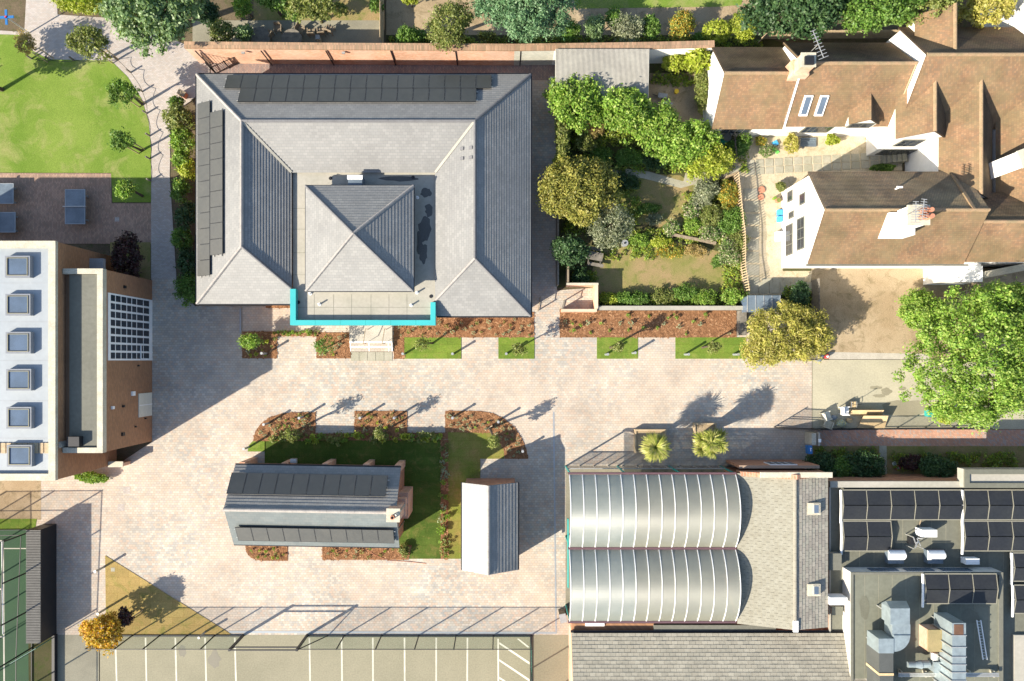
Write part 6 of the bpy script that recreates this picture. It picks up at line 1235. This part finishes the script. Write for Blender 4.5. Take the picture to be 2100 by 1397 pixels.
# timber fences of the gardens
def palefence(name, label, pts, h, step=.14, mat='palewood', pwid=.08):
    V = [Vector(P(*p)) for p in pts]; t = thing(name, label, 'fence', V[0]); s = MB(); r = MB()
    for a, b in zip(V, V[1:]):
        L = (b - a).length; n = int(L / step); d = (b - a).normalized(); e = Vector((-d.y, d.x, 0))
        for i in range(n): c = a.lerp(b, (i + .5) / n); s.fbox(c - d * pwid / 2 - e * .012, d, e, Vector((0, 0, 1)), pwid, .024, h * R.uniform(.97, 1.03))
        for z in (.3, h - .25): r.bar(a + Vector((0, 0, z)) + e * .04, b + Vector((0, 0, z)) + e * .04, .05)
    o = s.build('pales', m[mat], t); o['kind'] = 'stuff'; r.build('rail', m[mat], t); return t
palefence('trellis_fence', 'pale open paling fence between the garden and the gravel courtyard', [(1478, 372), (1502, 362), (1508, 420), (1516, 490), (1516, 548), (1524, 600)], 1.5, .19, pwid=.075)
palefence('trellis_fence', 'short dark paling fence by the cottage rain barrel', [(1495, 282), (1500, 335), (1478, 368)], 1.4, .2, 'greywood')
palefence('timber_fence', 'tall timber fence dividing the two gardens at the top', [(787, 96), (787, -20)], 1.7, .125, 'palewood', .12)
palefence('timber_fence', 'timber fence behind the cottages under the dark evergreen', [(1552, 92), (1565, 80), (1840, 78)], 1.3, .13, 'palewood', .12)
palefence('timber_fence', 'grey timber fence between the greenhouse and the dirt drive', [(1664, 575), (1664, 738)], 1.4, .13, 'greywood', .12)
t = thing('sleeper', 'long timber sleeper lying across the flower garden', 'timber', P(1430, 490)); MB().bar(P(1375, 481, .2), P(1468, 499, .2), .22, .2).build('beam', m['wood'], t)
# flagstones in the cottage courtyard
cg = [o for o in COL.objects if o.name == 'courtyard_gravel'][0]; FG = [MB().prism([(-.5, -.5), (.5, -.5), (.5, .5), (-.5, .5)], 0, 1).mesh('flagstone', m['flag'])]
def flag(cx, cy, wx, wy, rz=0):
    c = P(cx, cy); inst('flagstone', FG[0], cg, (c[0], c[1], .010), RZ(rz + R.uniform(-.03, .03)), (wx / 26.5, wy / 26.5, .03 + R.uniform(0, .015)))
for i in range(16): x = 1538 + i * 19.6; y = 344 - i * 1.15; flag(x, y - 8, 16.5, 15); flag(x + 1, y + 8, 16.5, 14)
for i in range(8): flag(1541 + R.uniform(-1, 1), 398 + i * 26, 30, 22); 
for i in range(6): flag(1544 + i * 22, 590, 20, 22)
for i in range(4): flag(1572 + i * 22, 575, 20, 9)
for i in range(6): flag(1512 - i * 20, 350 + i * 3, 17, 16, -.2)
o = [q for q in COL.objects if q.name == 'stepping_path'][0]
# ---------------------------------------------------------------- table tennis tables on the patio
def tt(label, cx, cy, along):
    c = P(cx, cy, .76); L, W = (2.66, 1.55); t = thing('table_tennis_table', label, 'table', (c[0], c[1], 0)); lx, ly = (L, W) if along == 'x' else (W, L)
    MB().box(c[0] - lx/2, c[0] + lx/2, c[1] - ly/2, c[1] + ly/2, .70, .76).build('table_top', m['bluegrey'], t); MB().ring(c[0] - lx/2, c[0] + lx/2, c[1] - ly/2, c[1] + ly/2, .045, .762, .767).build('white_line', m['membrane'], t)
    n = MB(); (n.box(c[0] - .02, c[0] + .02, c[1] - ly/2 - .1, c[1] + ly/2 + .1, .76, .9) if along == 'x' else n.box(c[0] - lx/2 - .1, c[0] + lx/2 + .1, c[1] - .02, c[1] + .02, .76, .9)); n.build('net', m['alu'], t)
    for sx in (-1, 1):
        for sy in (-1, 1): MB().box(c[0] + sx * lx * .35 - .06, c[0] + sx * lx * .35 + .06, c[1] + sy * ly * .35 - .06, c[1] + sy * ly * .35 + .06, 0, .7).build('leg', m['steel'], t)
tt('blue-grey table tennis table standing alone on the patio', 154, 424, 'y'); tt('upper table tennis table cut off by the left edge', -8, 397, 'x'); tt('lower table tennis table cut off by the left edge', -4, 456, 'x')
# ---------------------------------------------------------------- small things
t = thing('sign_post', 'pale pole with a blue cross shaped top in the top left corner', 'post', P(60, 68)); a = Vector(P(60, 68)); e = a + Vector((0, 0, 2.45)); MB().tube([a, e], .05, 8).build('pole', m['alu'], t)
b = MB()
for r in (0.05, 1.62): d = Vector((math.cos(r), math.sin(r), 0)); b.bar(e - d * .55, e + d * .55, .17, .07)
b.build('cross_arm', m['blue'], t); MB().cyl((e.x, e.y, e.z + .04), .07, .06, 8).build('cap', m['red'], t)
t = thing('box', 'orange-brown wooden crate at the corner of the wall-side strip', 'crate', P(378, 196)); c = P(378, 196); MB().obox((c[0], c[1], .03), .55, .4, .5, -.5).build('box_body', m['terracotta'], t); MB().obox((c[0] + .02, c[1] - .02, .53), .6, .44, .05, -.5).build('lid', m['wood'], t)
def round_table(label, x, y, r=.78):
    c = P(x, y, .74); t = thing('round_table', label, 'table', (c[0], c[1], 0)); MB().cyl((c[0], c[1], .69), r, .05, 24).build('table_top', m['greywood'], t); MB().cyl((c[0], c[1], .05), .08, .64, 8).build('pedestal', m['greywood'], t)
    b = MB()
    for a in (0, 1.57): d = Vector((math.cos(a), math.sin(a), 0)) * .45; b.bar(Vector((c[0], c[1], .04)) - d, Vector((c[0], c[1], .04)) + d, .08)
    b.build('foot', m['greywood'], t)
round_table('round slatted garden table nearest the shrubs on the top patio', 533, 76); round_table('round slatted garden table half in sun on the top patio', 598, 80)
def chair(label, x, y, rz, mat='greywood', s=1.0, group=None):
    c = Vector(P(x, y)); t = thing('garden_chair', label, 'chair', c, group); M_ = lambda a, b_: (c.x + (a * math.cos(rz) - b_ * math.sin(rz)) * s, c.y + (a * math.sin(rz) + b_ * math.cos(rz)) * s)
    MB().obox((*M_(0, 0), .40), .5 * s, .5 * s, .05, rz).build('seat', m[mat], t); MB().obox((*M_(-.26, 0), .42), .05, .52 * s, .5, rz).build('backrest', m[mat], t)
    for a in (-.22, .22):
        for b_ in (-.22, .22): MB().obox((*M_(a, b_), 0), .05, .05, .40, rz).build('leg', m[mat], t)
    for b_ in (-.27, .27): MB().obox((*M_(0, b_), .6), .5 * s, .06, .05, rz).build('armrest', m[mat], t); MB().obox((*M_(.22, b_), .45), .05, .05, .15, rz).build('arm_post', m[mat], t)
for x, y, rz, lb in ((620, 66, -.6, 'garden chair turned beside the half sunlit round table'), (642, 72, 1.6, 'garden chair left of the pair on the sunny patio'), (662, 70, 1.7, 'garden chair right of the pair on the sunny patio'), (556, 76, 2.6, 'garden chair in shade between the two round tables'), (574, 64, -1.6, 'garden chair behind the half sunlit round table'), (680, 66, 1.2, 'garden chair out on the sunny end of the patio')): chair('wooden ' + lb, x, y, rz, 'wood')
t = thing('bird_bath', 'small square pale stand below the garden chairs', 'stand', P(656, 84)); c = P(656, 84); MB().obox((c[0], c[1], 0), .25, .25, .6).build('pedestal', m['stone'], t); MB().obox((c[0], c[1], .6), .34, .34, .05).build('tray', m['membrane'], t)
c = P(1217, 528); t = thing('picnic_table', 'weathered picnic bench on the dry garden lawn under the yew', 'table', c)
for dy, z, w_ in ((.0, .7, .62), (.62, .42, .26), (-.62, .42, .26)): MB().obox((c[0] - dy * .15, c[1] + dy, z), 1.25, w_, .05, -.18).build('plank' if z < .6 else 'table_top', m['greywood'], t)
for sx in (-.45, .45): MB().bar((c[0] + sx, c[1] - .65, .1), (c[0] + sx, c[1] + .65, .66), .07).build('leg', m['greywood'], t); MB().bar((c[0] + sx, c[1] + .65, .1), (c[0] + sx, c[1] - .65, .64), .07).build('leg', m['greywood'], t)
c = P(1279, 501); t = thing('bin', 'round galvanised bin among the bright leafy clump', 'bin', c); MB().cyl(c, .22, .5, 16, .25).build('bin_body', m['steel'], t); MB().cyl((c[0], c[1], .5), .26, .05, 16).build('lid', m['alu'], t); MB().cyl((c[0], c[1], .55), .08, .06, 8).build('handle', m['black'], t)
def pot(label, x, y, r, mat='terracotta', pl=None, h=.4):
    c = P(x, y); t = thing('plant_pot', label, 'pot', c); MB().cyl(c, r * .8, h, 16, r).build('pot_body', m[mat], t); MB().cyl((c[0], c[1], h - .02), r * .88, .03, 16).build('soil', m['terracotta' if pl is None else pl], t)
pot('round terracotta lid-like tub on the gravel, upper of the two', 1561, 390, .27, h=.12); pot('round terracotta lid-like tub on the gravel, lower of the two', 1559, 405, .25, h=.12)
pot('green plastic pot by the gable wall of the tall cottage', 1586, 408, .12, 'l_bright', 'l_bright'); pot('terracotta pot with a plant by the gable wall of the tall cottage', 1593, 413, .2, 'terracotta', 'l_olive'); pot('small terracotta pot behind the trellis fence top', 1484, 380, .16)
c = P(1484, 289); t = thing('water_butt', 'dark green rain barrel at the foot of the cottage', 'barrel', c); MB().cyl(c, .3, .85, 16).build('barrel_body', m['teal'], t); MB().cyl((c[0], c[1], .85), .32, .05, 16).build('lid', m['greymem'], t)
t = thing('toy', 'bright blue plastic tray by the cottage front', 'tray', P(1589, 295)); c = P(1589, 295); MB().obox((c[0], c[1], 0), .34, .38, .22, .5).build('tray', m['skyblue'], t); MB().obox((c[0], c[1], .22), .28, .32, .02, .5).build('tray_inner', m['skyblue'], t)
t = thing('toy', 'bright green plastic slide lying by the blue tray', 'toy', P(1585, 308)); c = P(1583, 305); MB().obox((c[0], c[1], 0), .42, .26, .12, -.6).build('slide_top', m['limeplastic'], t); MB().obox((c[0] + .35, c[1] - .22, 0), .4, .24, .08, -.9).build('slide_foot', m['limeplastic'], t)
for lb, x, y, mt, sx in (('two blue recycling boxes against the white gable', 1597, 444, 'blue', .34), ('white box beside the white gable window', 1594, 486, 'white', .4)):
    c = P(x, y); t = thing('storage_box', lb, 'box', c)
    if mt == 'blue':
        for d in (-.25, .25): MB().obox((c[0], c[1] + d, 0), sx, .42, .35).build('box_body', m['skyblue'], t)
    else: MB().obox((c[0], c[1], 0), .42, .68, .4).build('box_body', m[mt], t); MB().obox((c[0], c[1], .4), .46, .72, .04).build('lid', m[mt], t)
t = thing('porch_roof', 'slatted grey porch step beneath the cottage front window', 'porch', P(1656, 292)); a, b_ = P(1640, 302), P(1672, 283); 
for i in range(5): MB().box(a[0], b_[0], a[1] + i * .14, a[1] + i * .14 + .12, .1, .16).build('plank', m['bluegrey'], t)
MB().box(a[0] + .1, b_[0] - .1, a[1] + .05, b_[1], 0, .1).build('base', m['greywood'], t)
c = P(1572, 618, 1.9); t = thing('greenhouse', 'low glass roofed greenhouse between the golden tree and the courtyard', 'greenhouse', (c[0], c[1], 0)); a, b_ = P(1533, 640, 1.9), P(1600, 606, 1.9)
MB().box(a[0] + .05, b_[0] - .05, a[1] + .05, b_[1] - .05, 0, 1.85).build('wall', m['skyglass'], t)
for i in range(4): x = a[0] + (b_[0] - a[0]) * i / 4; MB().box(x + .02, x + (b_[0] - a[0]) / 4 - .02, a[1], b_[1], 1.85, 1.9).build('pane', m['bluegrey'], t)
for i in range(5): x = a[0] + (b_[0] - a[0]) * i / 4; MB().box(x - .02, x + .02, a[1], b_[1], 1.84, 1.93).build('glazing_bar', m['alu'], t)
# yellow item and wheelbarrow corner: cottage yard things
t = thing('tub', 'bright yellow bucket in the cottage yard', 'bucket', P(1386, 190)); c = P(1386, 190); MB().cyl(c, .14, .28, 12, .18).build('bucket', m['yellow'], t); MB().cyl((c[0], c[1], .26), .15, .01, 12).build('bucket_inside', m['tanlid'], t)
chair('white folding garden chair in the cottage yard', 1364, 219, 2.2, 'membrane'); t = thing('mower', 'pale blue tipped barrow in the cottage yard', 'barrow', P(1357, 200)); c = P(1357, 200); MB().obox((c[0], c[1], .2), .7, .35, .2, -.15).build('tray', m['lead'], t); MB().tube([(c[0] - .3, c[1], .2), (c[0] - .8, c[1] + .1, .4)], .03, 6).build('handle', m['black'], t)
# pallets by the right tree
for i, (x, y, rz) in enumerate(((1936, 624, .3), (1985, 610, .35))):
    c = Vector(P(x, y, .15)); t = thing('pallet', 'timber pallet %s of the two beside the big tree' % ('left' if i == 0 else 'right'), 'pallet', (c.x, c.y, 0)); d = Vector((math.cos(rz), math.sin(rz), 0)); e = Vector((-d.y, d.x, 0))
    for j in range(7): p = c + e * (-.55 + j * .18) + Vector((0, 0, .1)); MB().bar(p - d * .7, p + d * .7, .11, .025).build('slat', m['palewood'], t)
    for j in (-.6, 0, .6): p = c + d * j; MB().bar(p - e * .58, p + e * .58, .09, .12).build('bearer', m['palewood'], t)
# heap of furniture and rubbish behind the railing
for x, y, rz, mt, lb in ((1690, 852, .3, 'cream', 'cream armchair thrown out nearest the gate'), (1727, 842, .0, 'white', 'white plastic chair standing behind the cream armchair'), (1692, 869, 1.2, 'stone', 'upturned pale chair against the railing')): chair(lb, x, y, rz, mt, 1.15)
for lb, a, b_, tilt in (('long buff board leaning in the rubbish heap', (1737, 853), (1806, 840), .5), ('large buff board propped over the railing', (1757, 878), (1812, 851), .7)):
    p, q = P(*a), P(*b_); t = thing('board', lb, 'board', (p[0], p[1], 0)); MB().add([(p[0], p[1], .15), (q[0], p[1], .15), (q[0] - .1, q[1], .15 + tilt), (p[0] + .1, q[1], .15 + tilt), (p[0], p[1], .11), (q[0], p[1], .11), (q[0] - .1, q[1], .11 + tilt), (p[0] + .1, q[1], .11 + tilt)], [[0, 1, 2, 3], [7, 6, 5, 4], [0, 4, 5, 1], [1, 5, 6, 2], [2, 6, 7, 3], [3, 7, 4, 0]]).build('board_sheet', m['card'], t)
    b = MB(); b.bar((p[0] + .3, p[1] + .2, 0), (p[0] + .3, p[1] + .2, .2), .05); b.bar((q[0] - .3, q[1] - .1, 0), (q[0] - .3, q[1] - .1, .1 + tilt), .05); b.build('prop', m['wood'], t)
for i, (x, y, s, mt, lb) in enumerate(((1722, 868, .55, 'cloth', 'patterned rubbish bag nearest the railing'), (1708, 856, .4, 'bluegrey', 'blue-grey rubbish bag between the chairs'), (1775, 851, .3, 'cloth', 'small patterned bag between the two boards'), (1740, 862, .35, 'card', 'brown cardboard heap in the middle of the rubbish'))):
    c = P(x, y); t = thing('rubbish_bag', lb, 'bag', c); MB().ball((c[0], c[1], s * .35), s * .75, s * .55, s * .42, 9, 6, .5).build('bag', m[mt], t); MB().ball((c[0] + .1, c[1] + .05, s * .7), s * .18, s * .14, s * .14, 6, 4, .4).build('bag_neck', m[mt], t)
c = Vector(P(1745, 829)); t = thing('shopping_trolley', 'small metal frame with a looped handle beside the rubbish heap', 'trolley', c); b = MB()
for dx in (-.2, .2): b.tube([(c.x + dx, c.y - .2, 0), (c.x + dx, c.y - .2, .5), (c.x + dx, c.y + .2, .5), (c.x + dx, c.y + .2, 0)], .025, 5)
b.build('frame', m['alu'], t); MB().tube([(c.x, c.y, .5), (c.x + .05, c.y + .05, 1.2), (c.x + .15, c.y + .1, 1.35), (c.x - .08, c.y + .06, 1.35), (c.x + .05, c.y + .05, 1.2)], .02, 5).build('handle', m['black'], t); MB().obox((c.x, c.y, .3), .42, .42, .05).build('shelf', m['card'], t)
t = thing('bin', 'teal box under the huge tree by the railings', 'bin', P(1900, 847)); c = P(1900, 847); MB().obox((c[0], c[1], 0), .35, .5, .5).build('bin_body', m['teal'], t); MB().obox((c[0], c[1], .5), .38, .53, .04).build('lid', m['teal'], t)
# gate pier with sign
t = thing('gate_pier', 'pale gate pier cluster at the end of the railing', 'pier', P(1657, 897)); c = P(1655, 897); MB().obox((c[0], c[1], 0), .35, .9, 1.2).build('pier', m['stone'], t); MB().obox((c[0] + .35, c[1], 0), .12, 1.0, 1.3).build('post', m['kerb'], t); MB().obox((c[0] + .35, c[1] - .1, 1.3), .18, .25, .12).build('lamp', m['white'], t)
t = thing('blue_sign', 'blue sign board with a white mark by the hedge', 'sign', P(1650, 920)); c = P(1660, 922, 1.5); MB().obox((c[0] - .02, c[1], 1.2), .30, .62, .5, .06).build('sign_board', m['blue'], t); b = MB(); b.obox((c[0], c[1] + .02, 1.701), .05, .26, .006, .1); b.obox((c[0] + .05, c[1] + .1, 1.701), .08, .05, .006, .1); b.build('white_mark', m['white'], t); MB().cyl((c[0], c[1], 0), .04, 1.2, 8).build('post', m['steel'], t)
# things at the yard corner by the golden tree
c = P(1692, 731); t = thing('gas_bottle', 'red and white bottle standing at the drive corner', 'bottle', c); MB().cyl(c, .15, .45, 12).build('bottle_body', m['red'], t); MB().cyl((c[0], c[1], .45), .1, .1, 10, .05).build('bottle_neck', m['white'], t)
c = P(1678, 730); t = thing('rubbish_bag', 'dark blue-grey sacks beside the red bottle', 'bag', c); MB().ball((c[0], c[1], .2), .35, .4, .26, 9, 6, .4).build('bag', m['bluegrey'], t); MB().ball((c[0] - .25, c[1] - .1, .15), .2, .2, .18, 7, 5, .4).build('bag_neck', m['black'], t)
# litter by the stepping path
for x, y, mt, lb in ((1833, 951, 'white', 'white plastic stool lying by the stepping path'), (1839, 959, 'red', 'red and white toy lying by the stepping path'), (1832, 981, 'yellow', 'yellow rimmed pale bowl against the flat roof wall')):
    c = P(x, y); t = thing('litter', lb, 'litter', c); MB().cyl(c, .15, .16, 12, .2).build('bowl', m[mt], t); MB().cyl((c[0], c[1], .16), .13, .02, 12).build('bowl_inside', m['membrane'], t)
# utility box by the long roof, manholes
c = P(1152, 1257); t = thing('utility_box', 'grey lidded utility box at the corner of the long roof', 'cabinet', c); MB().obox((c[0], c[1], 0), .45, .62, 1.1, .2).build('casing', m['wood'], t); MB().obox((c[0], c[1], 1.1), .5, .68, .06, .2).build('lid', m['lead'], t)
for x, y, s in ((232, 1168, 8), (260, 1006, 14), (248, 1041, 14), (1034, 1213, 4), (730, 855, 8), (850, 665, 10), (684, 1262, 5), (240, 450, 9), (420, 760, 6), (980, 800, 6), (1250, 830, 6), (560, 1210, 6), (350, 1010, 6), (1090, 1000, 5)): sheet('manhole_cover', [(x - s/2, y - s/2), (x + s/2, y - s/2), (x + s/2, y + s/2), (x - s/2, y + s/2)], .042 if (x, y) in ((232, 1168), (730, 855), (850, 665)) else .008, m['flag' if s in (8, 10) else 'pathblock'])
MB().box(P(492.5, 0)[0], P(495.5, 0)[0], P(0, 682)[1], P(0, 632)[1], 0, .12).build('edging_kerb', m['membrane'], origin=(0, 0, 0))['kind'] = 'structure'
t = thing('hose', 'thin orange hose trailing through the lower bark bed', 'hose', P(780, 1140)); MB().tube([P(752, 1126, .06), P(768, 1138, .06), P(790, 1147, .07), P(800, 1150, .03), P(838, 1152, .03), P(874, 1156, .03)], .018, 5).build('hose_line', m['terracotta'], t)
